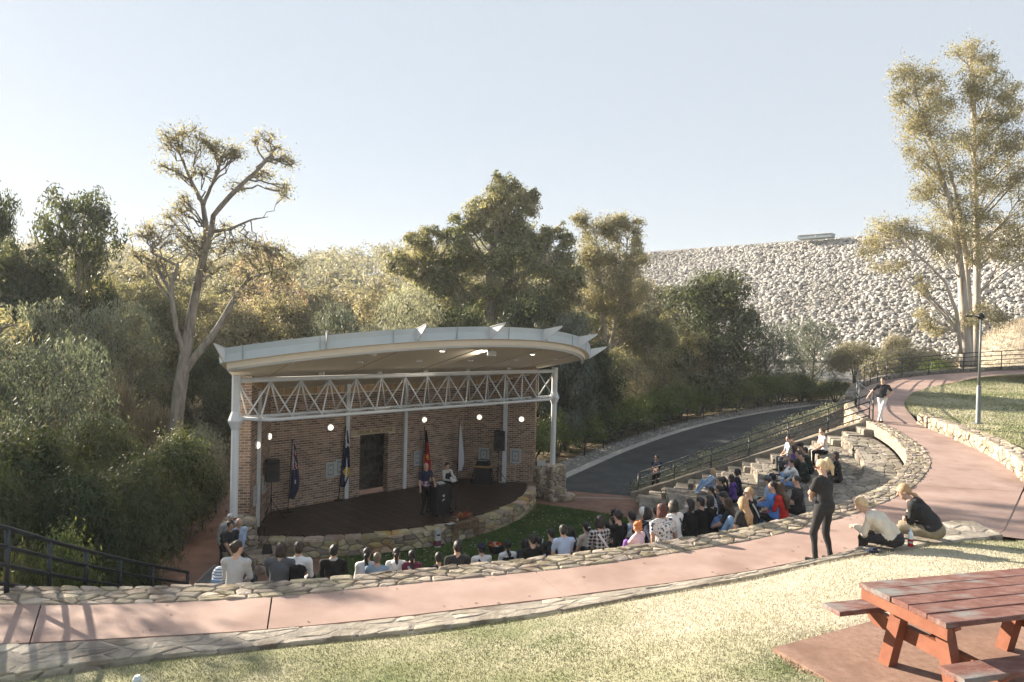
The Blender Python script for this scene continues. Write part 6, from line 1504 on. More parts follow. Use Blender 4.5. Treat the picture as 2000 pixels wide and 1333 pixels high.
def pm(rgb, kind='cloth'):
    k = (rgb, kind)
    if k not in PM:
        if kind == 'skin':
            m = M('skin', rgb, None, rough=.55, spec=.35)
            b = m.node_tree.nodes['Principled BSDF']; b.inputs['Subsurface Weight'].default_value = .0
        elif kind == 'hair': m = M('hair', rgb, tuple(min(1, c * 1.7 + .01) for c in rgb), 9, .5, .004, 60, world=False, stretch=(6, 6, 1), spec=.4)
        elif kind == 'jeans': m = M('denim', rgb, tuple(c * 1.35 for c in rgb), 5, .9, .002, 120, world=False)
        elif kind == 'check':
            m = M('checked_cloth', (.02, .022, .03), None, rough=.9); n, l = m.node_tree.nodes, m.node_tree.links; g = n.new('ShaderNodeTexCoord'); acc = None
            for ax_ in ('X', 'Z'):
                sx = n.new('ShaderNodeTexWave'); sx.wave_type = 'BANDS'; sx.bands_direction = ax_; sx.inputs['Scale'].default_value = 4.2; l.new(g.outputs['Object'], sx.inputs[0])
                gt_ = n.new('ShaderNodeMath'); gt_.operation = 'GREATER_THAN'; gt_.inputs[1].default_value = .62; l.new(sx.outputs[1], gt_.inputs[0])
                if acc is None: acc = gt_.outputs[0]
                else:
                    ad = n.new('ShaderNodeMath'); ad.operation = 'ADD'; l.new(acc, ad.inputs[0]); l.new(gt_.outputs[0], ad.inputs[1]); acc = ad.outputs[0]
            r = n.new('ShaderNodeMapRange'); r.inputs[2].default_value = 2.0; r.inputs[3].default_value = .018; r.inputs[4].default_value = .52; l.new(acc, r.inputs[0]); l.new(r.outputs[0], n['Principled BSDF'].inputs['Base Color'])
        elif kind in ('floral', 'dots', 'print'):
            m = M('patterned_cloth', rgb, None, rough=.9); n, l = m.node_tree.nodes, m.node_tree.links; g = n.new('ShaderNodeTexCoord'); v = n.new('ShaderNodeTexNoise' if kind != 'dots' else 'ShaderNodeTexVoronoi'); v.inputs['Scale'].default_value = {'floral': 22, 'dots': 30, 'print': 11}[kind]; l.new(g.outputs['Object'], v.inputs['Vector'])
            cr = n.new('ShaderNodeValToRGB'); l.new(v.outputs[0], cr.inputs[0]); e = cr.color_ramp.elements
            if kind == 'floral':
                e[0].position = .40; e[0].color = (.05, .06, .10, 1); e[1].position = .47; e[1].color = (.62, .62, .60, 1); x = e.new(.60); x.color = (.62, .62, .60, 1); x = e.new(.66); x.color = (.45, .12, .14, 1)
            elif kind == 'dots': e[0].position = .10; e[0].color = (.55, .53, .5, 1); e[1].position = .2; e[1].color = (.018, .018, .02, 1)
            else:
                e[0].position = .38; e[0].color = (.015, .02, .05, 1); e[1].position = .46; e[1].color = (.10, .16, .42, 1); x = e.new(.54); x.color = (.5, .13, .04, 1); x = e.new(.62); x.color = (.55, .5, .42, 1)
            l.new(cr.outputs[0], n['Principled BSDF'].inputs['Base Color'])
        elif kind == 'hstripe':
            m = M('striped_cloth', rgb, None, rough=.9); n, l = m.node_tree.nodes, m.node_tree.links; g = n.new('ShaderNodeTexCoord'); v = n.new('ShaderNodeTexWave'); v.bands_direction = 'Z'; v.inputs['Scale'].default_value = 6; v.inputs['Distortion'].default_value = 1.5; l.new(g.outputs['Object'], v.inputs[0])
            cr = n.new('ShaderNodeValToRGB'); l.new(v.outputs[1], cr.inputs[0]); e = cr.color_ramp.elements; e[0].position = .12; e[0].color = (.10, .15, .24, 1); e[1].position = .3; e[1].color = (*rgb, 1); l.new(cr.outputs[0], n['Principled BSDF'].inputs['Base Color'])
        elif kind == 'flag': m = M('flag_cloth', rgb, None, rough=.8)
        else: m = M('cloth', rgb, tuple(c * .82 for c in rgb), 6, .9, .0015, 90, world=False)
        PM[k] = m
    return PM[k]
CO = {'white': (.70, .71, .72), 'black': (.012, .012, .014), 'soft': (.03, .03, .033), 'navy': (.018, .024, .05), 'grey': (.10, .105, .115), 'lgrey': (.46, .46, .46), 'stone': (.50, .48, .44), 'blue': (.09, .24, .62), 'lblue': (.38, .48, .66), 'lilac': (.62, .52, .64), 'pink': (.72, .52, .60), 'red': (.55, .03, .025), 'purple': (.13, .06, .30), 'maroon': (.16, .03, .07), 'teal': (.05, .24, .29), 'beige': (.52, .44, .37), 'jeans': (.11, .19, .36), 'ljeans': (.22, .34, .52), 'denim': (.20, .27, .36), 'khaki': (.24, .21, .15), 'green': (.022, .038, .032), 'cream': (.66, .61, .52), 'brown': (.16, .07, .03), 'grayhood': (.42, .46, .52), 'violet': (.24, .12, .42), 'check': (0, 0, 0), 'floral': (.6, .6, .6), 'dots': (.02, .02, .02), 'print': (.05, .05, .05), 'stripe': (.62, .66, .72)}
HC = {'black': (.008, .007, .007), 'brown': (.045, .025, .014), 'dbrown': (.022, .013, .009), 'blonde': (.33, .23, .12), 'lblonde': (.40, .30, .18), 'ginger': (.36, .12, .035), 'auburn': (.06, .018, .012), 'silver': (.40, .40, .40), 'greybrown': (.12, .09, .07), 'fair': (.30, .19, .10)}
SK = {'fair': (.52, .34, .26), 'tan': (.42, .26, .18), 'mid': (.50, .32, .235), 'dark': (.16, .09, .06)}
def cloth(c):
    return pm(CO[c], {'jeans': 'jeans', 'ljeans': 'jeans', 'denim': 'jeans', 'check': 'check', 'floral': 'floral', 'dots': 'dots', 'print': 'print', 'stripe': 'hstripe'}.get(c, 'cloth'))
def strap_mesh(pts, wid, nrm):
    mb = MB(); P = [np.asarray(p) for p in pts]; V = []; F = []
    for i, p in enumerate(P):
        t = P[min(i + 1, len(P) - 1)] - P[max(0, i - 1)]; t /= np.linalg.norm(t); b = np.cross(t, nrm[i]); b /= np.linalg.norm(b) + 1e-9
        V += [p - b * wid / 2, p + b * wid / 2, p + b * wid / 2 + nrm[i] * .008, p - b * wid / 2 + nrm[i] * .008]
    for i in range(len(P) - 1):
        for k in range(4): F.append((i * 4 + k, i * 4 + (k + 1) % 4, i * 4 + 4 + (k + 1) % 4, i * 4 + 4 + k))
    F += [(3, 2, 1, 0), tuple(4 * (len(P) - 1) + k for k in range(4))]
    return mb.add(V, F)
def make_person(loc, face, label, top, bottom, hair, hcol, skin='mid', shoes='soft', group=None, vox=.02,  fold=.0022, extras=(), seed=0, vestc=None, **k):
    P, I = body(hair=hair, vest=vestc is not None, **k)
    me, used = sdf_mesh('person', P, vox, fold, seed, (TOP, BOT, VEST))
    mats = {SKIN: pm(SK[skin], 'skin'), TOP: cloth(top), BOT: cloth(bottom), SHOE: cloth(shoes), EYE: pm((.02, .015, .012), 'skin'), LIP: pm(tuple(c * .62 for c in SK[skin]), 'skin'), TRIM: cloth('print'), VEST: cloth(vestc) if vestc else None}
    o = bpy.data.objects.new('person', me); COL.objects.link(o)
    for u in used: me.materials.append(mats[u])
    o.location = loc; o.rotation_euler = (0, 0, math.atan2(face[1], face[0]) - PI / 2)
    tag(o, label, 'person', group)
    hp = hair_prims(hair if hair != 'cap' else 'crop', I)
    if hp:
        hm, _ = sdf_mesh('hair', hp, vox * .8, (.0026 if vox > .015 else .0013) if hair not in ('curly',) else .004, seed + 5, (0,)); link('hair', hm, pm(HC[hcol], 'hair'), o)
    H, s = I['H'], I['s']
    for ex in extras:
        nm = ex[0]
        if nm == 'cap':
            cm, _ = sdf_mesh('cap', [('ell', H(0, -.012, .062), (.094 * s, .108 * s, .078 * s), I['Rh'], 0, .01), ('ell', H(0, .12, .045), (.068 * s, .075 * s, .012 * s), I['Rh'], 0, .01), ('sub', H(0, 0, -.05), (.2, .2, .07), I['Rh'], 0, 0)], .014); link('cap', cm, cloth(ex[1]), o)
        elif nm == 'strap':        # diagonal strap over the back
            sg = ex[2] if len(ex) > 2 else 1; Rl = I['Rl']; V = []; N_ = []
            for t in np.linspace(0, 1, 7):
                p = (I['S'][0 if sg > 0 else 1] * .55 + I['sh'] * .45) * (1 - t) + (I['wa'] + I['X'] * sg * .12 * s) * t
                d = Rl @ np.array([0, -1.0, 0]); V.append(p + d * (.112 + .012 * math.sin(t * PI)) * s * I['w']); N_.append(d)
            link('bag_strap', strap_mesh(V, .045, N_).mesh('bag_strap'), cloth(ex[1]), o)
        elif nm == 'straps':       # two shoulder straps seen from behind
            for q in (-1, 1):
                d = I['Rl'] @ np.array([0, -1.0, 0]); V = [I['sh'] + I['X'] * q * .10 * s + I['sp'](.055) , I['ch'] + I['X'] * q * .10 * s + d * .118 * s, I['wa'] + I['X'] * q * .085 * s + d * .112 * s]; link('bag_strap', strap_mesh(V, .035, [np.array([0, -.5, .8]), d, d]).mesh('bag_strap'), cloth(ex[1]), o)
        elif nm == 'backpack':
            c = I['ch'] + I['Rl'] @ np.array([0, -.19, -.06]) * s; bm_, _ = sdf_mesh('backpack', [('ell', c, (.13, .085, .19), I['Rl'], 0, .03), ('ell', c + I['Rl'] @ np.array([0, -.07, -.06]), (.10, .05, .09), I['Rl'], 0, .03)], .018); link('backpack', bm_, cloth(ex[1]), o)
        elif nm == 'hood':
            c = I['sh'] + I['Rl'] @ np.array([0, -.07, .02]) * s; hm, _ = sdf_mesh('hood', [('ell', c, (.12 * s, .07 * s, .06 * s), I['Rl'], 0, .03), ('ell', c + I['Rl'] @ np.array([0, -.04, -.07]) * s, (.085 * s, .045 * s, .09 * s), I['Rl'], 0, .03)], .018, .0015, seed, (0,)); link('hood', hm, cloth(ex[1]), o)
        elif nm == 'collar':
            cm, _ = sdf_mesh('collar', [('cone', I['nk'] - I['X'] * .02, I['nk'] + I['X'] * .02, .068 * s, .068 * s, 0, 0), ('sub', I['nk'] + np.array([0, 0, .07]), (.056, .056, .09), None, 0, 0)], .012); link('collar', cm, cloth(ex[1]), o)
        elif nm == 'glasses':
            mb = MB()
            for q in (-1, 1):
                mb.box(H(q * .034, .094, .014), (.052 * s, .012 * s, .036 * s), I['Rh']); mb.tube([H(q * .062, .09, .018), H(q * .079, -.005, .016)], .005 * s, 4)
            mb.tube([H(-.02, .1, .02), H(.02, .1, .02)], .005 * s, 4); link('glasses', mb.mesh('glasses'), cloth(ex[1]), o)
        elif nm == 'mask':
            mm, _ = sdf_mesh('face_mask', [('ell', H(0, .055, -.045), (.062 * s, .062 * s, .055 * s), I['Rh'], 0, 0)], .012); link('face_mask', mm, cloth('white'), o)
        elif nm == 'beard':
            mm, _ = sdf_mesh('beard', [('ell', H(0, .035, -.075), (.060 * s, .060 * s, .055 * s), I['Rh'], 0, 0), ('sub', H(0, .085, -.035), (.035 * s, .05 * s, .03 * s), I['Rh'], 0, 0)], .012); link('beard', mm, pm(HC[ex[1]], 'hair'), o)
        elif nm == 'clip': link('hair_clip', MB().box(H(.0, -.13, .02), (.05, .03, .03), I['Rh']).mesh('hair_clip'), cloth(ex[1]), o)
        elif nm == 'lanyard': link('lanyard', MB().tube([I['nk'] + np.array([-.05, .05, 0]), I['ch'] + np.array([0, .14, -.03]), I['nk'] + np.array([.05, .05, 0])], .006, 4).mesh('lanyard'), cloth(ex[1]), o)
        elif nm == 'jacket_open':  # pale jacket worn open over a darker top
            pass
    o['_'] = 0; del o['_']
    return o, I
def to_world(o, p):
    a = o.rotation_euler[2]; c, s_ = math.cos(a), math.sin(a); p = np.asarray(p, float)
    return np.array([o.location[0] + c * p[0] - s_ * p[1], o.location[1] + s_ * p[0] + c * p[1], o.location[2] + p[2]])
FOC = S(0, -1)[:2]
def seat_at(u, v, s=1.0, lean=.12, dist=None):
    """the terrace seat whose sitter's head lies on the sight line (u, v)"""
    best = None
    hz_ = (.115 + .60) * s; fw = math.sin(lean) * .45
    for j in range(NT):
        z = z_k(j, -.7)
        for _ in range(6):
            q = gz(u, v, z + hz_); th = math.atan2(q[1] - CW[1], q[0] - CW[0]); z = z_k(j, th)
        r_ = math.hypot(q[0] - CW[0], q[1] - CW[1]) + fw; r0, r1 = r_k(j, th), r_k(j + 1, th); ideal = r0 + .24
        e = abs(r_ - ideal) + (5 if (r_ < r0 - .15 or r_ > r1 - .08) else 0)
        if dist is not None: e = e * .35 + abs(q[1] - dist) + (4 if (r_ < r0 - .4 or r_ > r1 + .2) else 0)
        if best is None or e < best[0]: best = (e, j, r_, th, z)
    e, j, r_, th, z = best
    if True: r_ = min(max(r_, r_k(j, th) + .1), r_k(j + 1, th) - .15)
    dp = z - (z_k(j - 1, th) if j else 0)
    back = r_ - r_k(j, th)
    return pol(r_, th, z + .01), dp, back, th, j, e
GC = 'people seated on the terraces'
def sit(u, v, label, top, bottom, hair, hcol, turn=0.0, **k):
    s = k.get('s', 1.0); lean = k.get('lean', .14); p, dp, back, th, j, e = seat_at(u, v, s, lean, k.pop('dist', DIST.get((u, v))))
    f = np.array([FOC[0] - p[0], FOC[1] - p[1]]); f /= np.linalg.norm(f); a = math.atan2(f[1], f[0]) + turn
    if back > .42:      # too far from the edge: feet stay on the same tread, knees up
        k.setdefault('drop', 0.0); k.setdefault('legs', .50)
    else: k.setdefault('drop', dp); k.setdefault('legs', .44)
    k.setdefault('yaw', rnd.uniform(-.2, .2)); k.setdefault('lean', lean)
    o, I = make_person(tuple(p), (math.cos(a), math.sin(a)), label, top, bottom, hair, hcol, group=GC, seed=int(u * 7 + v), **k)
    return o, I
m_r = dict(fem=False)
DIST = {(1171, 1004): 22, (1163, 1028): 18, (1197, 1014): 16, (1221, 1013): 17.5, (1234, 1018): 15, (1247, 1037): 12.7, (1242, 1006): 16, (1264, 1012): 14.5, (1281, 1009): 16, (1294, 1007): 12.8, (1305, 1001): 14.5, (1316, 998): 14.2, (1332, 990): 15, (1342, 984): 15.6, (1354, 979): 16.2, (1380, 971): 16.5, (1391, 964): 17, (1392, 927): 20, (1397, 945): 19, (1405, 962): 17.2, (1414, 944): 18.5, (1430, 940): 18.6, (1441, 929): 19.5, (1425, 992): 14.8, (1453, 992): 14.5, (1465, 972): 15, (1492, 944): 16.3, (1501, 939): 16.8, (1496, 957): 15.3, (1526, 961): 15.5, (1553, 947): 16, (1549, 909): 18, (1534, 862): 24, (1545, 871): 23.3, (1548, 882): 22.5, (1536, 891): 21.8, (1565, 877): 22.3, (1575, 885): 21.5, (1569, 899): 20, (1594, 847): 24, (1606, 849): 24.5, (1634, 896): 19.5, (856, 1099): 13, (903, 1090): 13, (735, 1100): 12.6, (1040, 1064): 13, (1100, 1045): 13.2}
CROWD = [
 (460, 1083, 'person in a pale grey blazer, dark hair tied low, leftmost of the seated row', 'lgrey', 'soft', 'bun', 'dbrown', dict(sleeve='long', yaw=-.5, fem=False)),
 (546, 1085, 'broad person in a dark grey jacket with dark bob, second in the row', 'grey', 'black', 'bob', 'dbrown', dict(sleeve='long', w=1.22, fem=False)),
 (581, 1083, 'man in a black waistcoat over white shirt beside the dark grey jacket', 'white', 'black', 'crop', 'dbrown', dict(sleeve='long', vestc='black', extras=(('collar', 'white'),), **m_r)),
 (650, 1087, 'man in a black suit jacket, alone between the waistcoat and the long ponytail', 'black', 'black', 'short', 'black', dict(sleeve='long', extras=(('collar', 'lgrey'),), w=1.05, **m_r)),
 (715, 1092, 'woman in a white long-sleeved top with a long black ponytail down her back', 'white', 'black', 'pony', 'black', dict(sleeve='long')),
 (735, 1100, 'grey-haired person in a slate blue top, low beside the long black ponytail', 'denim', 'soft', 'short', 'greybrown', dict(sleeve='long', s=.95, **m_r)),
 (773, 1090, 'person in a white hooded top with a black ponytail, left of the maroon jacket', 'white', 'soft', 'pony', 'black', dict(sleeve='long', extras=(('hood', 'white'),))),
 (804, 1094, 'person in a maroon and grey jacket with a black braid', 'maroon', 'soft', 'braid', 'black', dict(sleeve='long', extras=(('strap', 'lgrey'),), s=.95)),
 (856, 1099, 'person in black with short black hair, sitting low, right of the maroon jacket', 'black', 'black', 'short', 'black', dict(s=.95, **m_r)),
 (903, 1090, 'man in a black shirt with cropped hair, sitting low left of the navy cap', 'soft', 'black', 'crop', 'black', dict(fem=False)),
 (940, 1081, 'person in a white T-shirt and navy cap with a black strap across the back', 'white', 'navy', 'cap', 'black', dict(extras=(('cap', 'navy'), ('strap', 'black', 1)), arms=('lap', 'lap'), fem=False)),
 (991, 1074, 'person in a puffy white blouse under a black pinafore, right of the navy cap', 'white', 'black', 'tail', 'black', dict(sleeve='long', vestc='black')),
 (1026, 1069, 'person in navy with a broad white strap across the back', 'navy', 'black', 'bob', 'black', dict(extras=(('strap', 'white', 1),), sleeve='long')),
 (1040, 1064, 'dark-haired head just beyond the white strap', 'black', 'black', 'short', 'black', dict(s=.97)),
 (1053, 1065, 'person in a white T-shirt with a short black ponytail, right of the white strap', 'white', 'soft', 'tail', 'black', dict(arms=('chin', 'lap'))),
 (1077, 1052, 'person in a black T-shirt holding a thin pale tube upright', 'soft', 'black', 'short', 'black', dict(fem=False)),
 (1100, 1045, 'boy in a light blue shirt with short black hair, half hidden by the grey hood', 'lblue', 'soft', 'short', 'black', dict(s=.92, fem=False)),
 (1115, 1048, 'person in a grey-blue hooded top with long black hair', 'grayhood', 'soft', 'long', 'black', dict(sleeve='long', extras=(('hood', 'grayhood'),))),
 (1146, 1039, 'person in a beige top with a black ponytail and white hair clip', 'beige', 'soft', 'pony', 'black', dict(extras=(('clip', 'white'),))),
 (1171, 1029, 'person in a black and white checked shirt with a white strap', 'check', 'black', 'bob', 'black', dict(sleeve='long', extras=(('strap', 'white', 1),), fem=False)),
 (1171, 1004, 'curly-haired person in a teal top, lowest and nearest the lawn', 'teal', 'soft', 'curly', 'black', dict()),
 (1163, 1028, 'person in teal half hidden behind the checked shirt', 'teal', 'soft', 'short', 'black', dict(s=.93)),
 (1197, 1014, 'person in black with a black bun behind the white shirt and low ponytail', 'black', 'black', 'bun', 'black', dict()),
 (1198, 1025, 'person in a loose white shirt with a low black ponytail', 'white', 'soft', 'tail', 'black', dict(sleeve='long')),
 (1221, 1013, 'person in a lilac blue shirt with navy backpack straps', 'lblue', 'soft', 'short', 'black', dict(extras=(('straps', 'navy'),), sleeve='long', fem=False)),
 (1234, 1018, 'person in a white T-shirt behind the ginger child', 'white', 'soft', 'short', 'black', dict(fem=False, w=1.05)),
 (1247, 1037, 'ginger-haired child in a pink T-shirt hugging bent knees', 'pink', 'violet', 'curly', 'ginger', dict(s=.80, arms=('hug', 'hug'), shorts=True, turn=.35, skin='fair', drop=.05, legs=.42)),
 (1242, 1006, 'silver-haired person in a dark top on a lower terrace', 'navy', 'soft', 'short', 'silver', dict(fem=False)),
 (1264, 1012, 'black-haired person in a black jacket with a white collar', 'soft', 'black', 'bob', 'black', dict(sleeve='long', extras=(('collar', 'white'),), yaw=.5)),
 (1281, 1009, 'person in a faded denim shirt behind the floral blouse', 'denim', 'soft', 'short', 'dbrown', dict(sleeve='long', fem=False)),
 (1294, 1007, 'large woman in a white floral blouse with auburn hair', 'floral', 'navy', 'bob', 'auburn', dict(w=1.38, arms=('side', 'side'), s=1.05, skin='tan')),
 (1305, 1001, 'man in black beside the floral blouse', 'black', 'black', 'short', 'black', dict(fem=False)),
 (1316, 998, 'person in a white top with thin dark shoulder straps and jeans', 'white', 'jeans', 'bob', 'black', dict(extras=(('straps', 'soft'),))),
 (1332, 990, 'person in black wearing a white face mask', 'black', 'black', 'bob', 'black', dict(extras=(('mask',),), yaw=.9, sleeve='long')),
 (1342, 984, 'person in black just behind the white face mask', 'black', 'black', 'short', 'black', dict(sleeve='long')),
 (1354, 979, 'person in black with a wide head of hair, left of the open notebook', 'black', 'black', 'bob', 'black', dict(sleeve='long')),
 (1380, 971, 'person in black bending over an open white notebook', 'black', 'black', 'short', 'black', dict(sleeve='long', pitch=.5, arms=('phone', 'phone'), lean=.25, yaw=.4)),
 (1391, 964, 'person in a white and blue striped shirt with a black ponytail', 'stripe', 'ljeans', 'tail', 'black', dict(sleeve='long', lean=.2)),
 (1392, 927, 'blonde woman in a pale blue shirt and jeans leaning back with outstretched legs', 'lblue', 'ljeans', 'wavy', 'blonde', dict(sleeve='long', skin='fair', shoes='white', lean=-.1, arms=('knee', 'knee'))),
 (1397, 945, 'black-haired person in a dark top behind the pale blue shirt', 'navy', 'black', 'short', 'black', dict()),
 (1405, 962, 'person in dark grey right of the striped shirt', 'grey', 'soft', 'short', 'black', dict(fem=False)),
 (1414, 944, 'person in black with a ponytail, left of the purple hoodie', 'black', 'black', 'pony', 'black', dict(sleeve='long')),
 (1430, 940, 'person in a purple hoodie with black hair', 'purple', 'black', 'bob', 'black', dict(sleeve='long', extras=(('hood', 'purple'),))),
 (1441, 929, 'person in a navy top with curly black hair, right of the purple hoodie', 'navy', 'black', 'curly', 'black', dict(sleeve='long', fem=False)),
 (1425, 992, 'woman with long brown hair in a dark T-shirt and jeans, seated sideways', 'soft', 'jeans', 'long', 'brown', dict(turn=.25, arms=('knee', 'knee'), skin='fair', legs=.5, drop=.02)),
 (1453, 992, 'girl with wavy fair hair in a black T-shirt', 'soft', 'ljeans', 'wavy', 'fair', dict(skin='fair')),
 (1465, 972, 'short-haired fair person with glasses and a thin pale strap over black', 'black', 'black', 'short', 'fair', dict(skin='fair', yaw=.8, extras=(('glasses', 'soft'), ('strap', 'lgrey', 1)))),
 (1492, 944, 'person in a grey cap and pale blue shirt beside the blue T-shirt', 'lblue', 'jeans', 'cap', 'dbrown', dict(extras=(('cap', 'grey'),), fem=False)),
 (1501, 939, 'person in black with a black cap behind the blue T-shirt', 'black', 'black', 'cap', 'black', dict(extras=(('cap', 'navy'),), fem=False)),
 (1496, 957, 'broad man in a bright blue T-shirt with black hair', 'blue', 'black', 'short', 'black', dict(w=1.12, fem=False, yaw=.6, arms=('lap', 'side'))),
 (1526, 961, 'woman in a red top with long curly brown hair', 'red', 'jeans', 'wavy', 'brown', dict(skin='fair', sleeve='long')),
 (1553, 947, 'person in black with a small black pack and cropped black hair', 'soft', 'black', 'short', 'black', dict(extras=(('strap', 'grey', -1),), yaw=.7)),
 (1549, 909, 'young man in a white long shirt and jeans resting his chin on a hand', 'white', 'jeans', 'short', 'black', dict(sleeve='long', arms=('chin', 'lap'), fem=False, yaw=.6, lean=.3, pitch=.15)),
 (1534, 862, 'person in a pale blue shirt and grey jeans at the top by the stair', 'lblue', 'grey', 'short', 'dbrown', dict(fem=False, yaw=.6)),
 (1545, 871, 'fair-haired person behind the purple jacket', 'beige', 'grey', 'short', 'fair', dict(skin='fair')),
 (1548, 882, 'person in a dark purple jacket with dark hair', 'purple', 'black', 'bob', 'dbrown', dict(sleeve='long')),
 (1536, 891, 'brown-haired person in black with jeans and white shoes stretched out', 'soft', 'ljeans', 'short', 'brown', dict(shoes='white', lean=-.05, arms=('knee', 'lap'), yaw=.6)),
 (1565, 877, 'person in a black cap and dark jacket behind the purple jacket', 'black', 'black', 'cap', 'black', dict(extras=(('cap', 'soft'),), sleeve='long')),
 (1575, 885, 'person in a dark green jacket on the upper terraces', 'green', 'black', 'short', 'black', dict(sleeve='long', fem=False, lean=.3)),
 (1569, 899, 'dark-haired person in dark clothes behind the white long shirt', 'green', 'black', 'short', 'black', dict(yaw=.7, sleeve='long', lean=.25)),
 (1594, 847, 'girl in white vest and pale trousers, left of two atop the terraces', 'white', 'stone', 'bun', 'brown', dict(skin='fair', sleeve='none', yaw=.5)),
 (1606, 849, 'girl in white vest and black leggings, right of two atop the terraces', 'white', 'black', 'bun', 'brown', dict(skin='fair', sleeve='none', yaw=.4)),
 (1634, 896, 'woman in a dark dotted dress sitting alone on the upper right terrace', 'dots', 'dots', 'bob', 'dbrown', dict(sleeve='long', yaw=.4)),
]
for (u, v, lb, tp, bt, hr, hc, kw) in CROWD:
    kw = dict(kw); ar = kw.pop('arms', ('lap', 'lap')); sit(u, v, lb, tp, bt, hr, hc, arms=ar, vox=.02 if u < 1300 else .021, **kw)

# ---- near standing and sitting figures, with finer hands
w_ = gz(1608, 1100, 3.27); w_[2] = 3.275
make_person(tuple(w_), (-.55, .84), 'blonde woman with high ponytail, black T-shirt and leggings, arms folded, on the path', 'soft', 'soft', 'highpony', 'lblonde', 'fair', 'black', None,   .0125, .0022, (('glasses', 'brown'),), 3, seat=False, s=1.0, w=1.12, fem=True, lean=.10, yaw=.35, pitch=.32, arms=('cross', 'cross'), sleeve='short', fine=True, elb=(1.0, .25, -.15), hand_t=[(.10, .15, 1.15), (-.10, .17, 1.10)], feet=[(-.15, .05, .085), (.14, -.05, .085)])
def wall_seat(u, v, z): q = gz(u, v, z); return np.array([q[0], q[1], z])
w_ = wall_seat(1745, 1066, 3.70)
make_person(tuple(w_), (-.80, .60), 'woman with pale blonde hair in a cream jacket bent forward on the wall edge', 'cream', 'soft', 'short', 'lblonde', 'fair', 'white', None, .0125, .0028, (), 4, seat=True, s=1.0, w=1.28, fem=True, lean=.88, yaw=.1, pitch=.55, sleeve='long', arms=('phone', 'phone'), fine=True, drop=.42, legs=.44, hem=True, hand_t=[(-.05, .56, .22), (.07, .56, .20)])
w_ = wall_seat(1824, 1050, 3.74)
make_person(tuple(w_), (-.82, .57), 'woman with a fair ponytail in a black hoodie hunched over on the wall edge', 'soft', 'khaki', 'tail', 'fair', 'fair', 'soft', None, .0125, .0028, (('hood', 'soft'),), 5, seat=True, s=1.08, w=1.32, fem=True, lean=.74, yaw=.25, pitch=.45, sleeve='long', arms=('cross', 'cross'), fine=True, drop=.42, legs=.44, hand_t=[(.12, .40, .30), (-.12, .42, .28)])
w_ = gz(1722, 826, 3.9)
make_person(tuple(w_), (-.55, -.83), 'man in a black T-shirt and white trousers leaning on the railing with crossed legs', 'soft', 'white', 'short', 'dbrown', 'fair', 'brown', None, .014, .002, (), 6, seat=False, s=1.03, w=.98, fem=False, lean=.02, yaw=-.25, pitch=.35, sleeve='short', fine=True, arms=('hip', 'rail'), hand_t=[None, (.52, .02, .98)], feet=[(.10, .12, .085), (.0, -.06, .085)])
link('sling_bag', MB().add((lambda: [(-.09, .13, 1.44), (-.05, .135, 1.46), (.13, .155, 1.10), (.08, .158, 1.06), (-.09, .15, 1.44), (-.05, .155, 1.46), (.13, .175, 1.10), (.08, .178, 1.06)])(), [(4, 5, 6, 7), (0, 3, 2, 1), (0, 1, 5, 4), (1, 2, 6, 5), (2, 3, 7, 6), (3, 0, 4, 7)]).box((.12, .17, 1.06), (.2, .07, .13)).mesh('sling_bag'), cloth('grey'), bpy.data.objects[[o.name for o in bpy.data.objects if o.get('label', '').startswith('man in a black T-shirt and white')][0]])
w_ = gz(1281, 968, 0.0)
make_person(tuple(w_), (-.75, -.66), 'bearded man in sunglasses and printed polo standing on the road beside the railing', 'navy', 'black', 'short', 'dbrown', 'mid', 'soft', None, .016, .001, (('glasses', 'black'), ('beard', 'dbrown')), 7, seat=False, s=1.04, w=1.1, fem=False, lean=.0, yaw=.1, pitch=.05, sleeve='short', arms=('cross', 'cross'), shorts=True, fine=True, trim=True)
w_ = gz(829, 1005, DZ)
make_person(tuple(w_), (.70, -.71), 'bald man in a dark polo with an orange print speaking beside the lectern', 'navy', 'black', 'bald', 'black', 'mid', 'soft', None, .015, .001, (), 8, seat=False, s=1.05, w=1.08, fem=False, lean=.02, yaw=-.1, pitch=.1, sleeve='short', arms=('desk', 'down'), fine=True, trim=True)
w_ = gz(871, 996, DZ)
make_person(tuple(w_), (.66, -.75), 'dark-haired woman in a pale jacket over black holding papers behind the lectern', 'stone', 'black', 'short', 'black', 'mid', 'soft', None, .015, .001, (), 9, seat=False, s=.99, w=1.0, fem=True, lean=.02, yaw=0, pitch=.3, sleeve='long', arms=('book', 'book'), vestc='black', fine=True)
w_ = gz(446, 1146, 0.0)
make_person(tuple(w_), (.80, -.60), 'man in a black T-shirt and khaki trousers with hands clasped, by the left pier', 'soft', 'khaki', 'short', 'black', 'tan', 'soft', None, .016, .001, (), 10, seat=False, s=1.03, w=1.05, fem=False, lean=.04, yaw=-.1, pitch=.2, sleeve='short', arms=('front', 'front'), fine=True)
w_ = gz(461, 1136, 0.0)
make_person(tuple(w_), (.78, -.62), 'older balding man in a pale blue shirt behind the black T-shirt, by the left pier', 'lblue', 'soft', 'bald', 'silver', 'fair', 'soft', None, .016, .001, (), 11, seat=False, s=1.02, w=1.1, fem=False, lean=.12, yaw=.2, pitch=.25, sleeve='long', arms=('front', 'front'), fine=True)
w_ = gz(437, 1112, 0.0)
make_person(tuple(w_), (.8, -.6), 'person in a mottled grey shirt stooping behind the left white column', 'lgrey', 'soft', 'short', 'silver', 'fair', 'soft', None, .018, .001, (), 12, seat=False, s=1.0, w=1.1, fem=False, lean=.5, yaw=0, pitch=.3, sleeve='long', arms=('down', 'down'), fine=True)
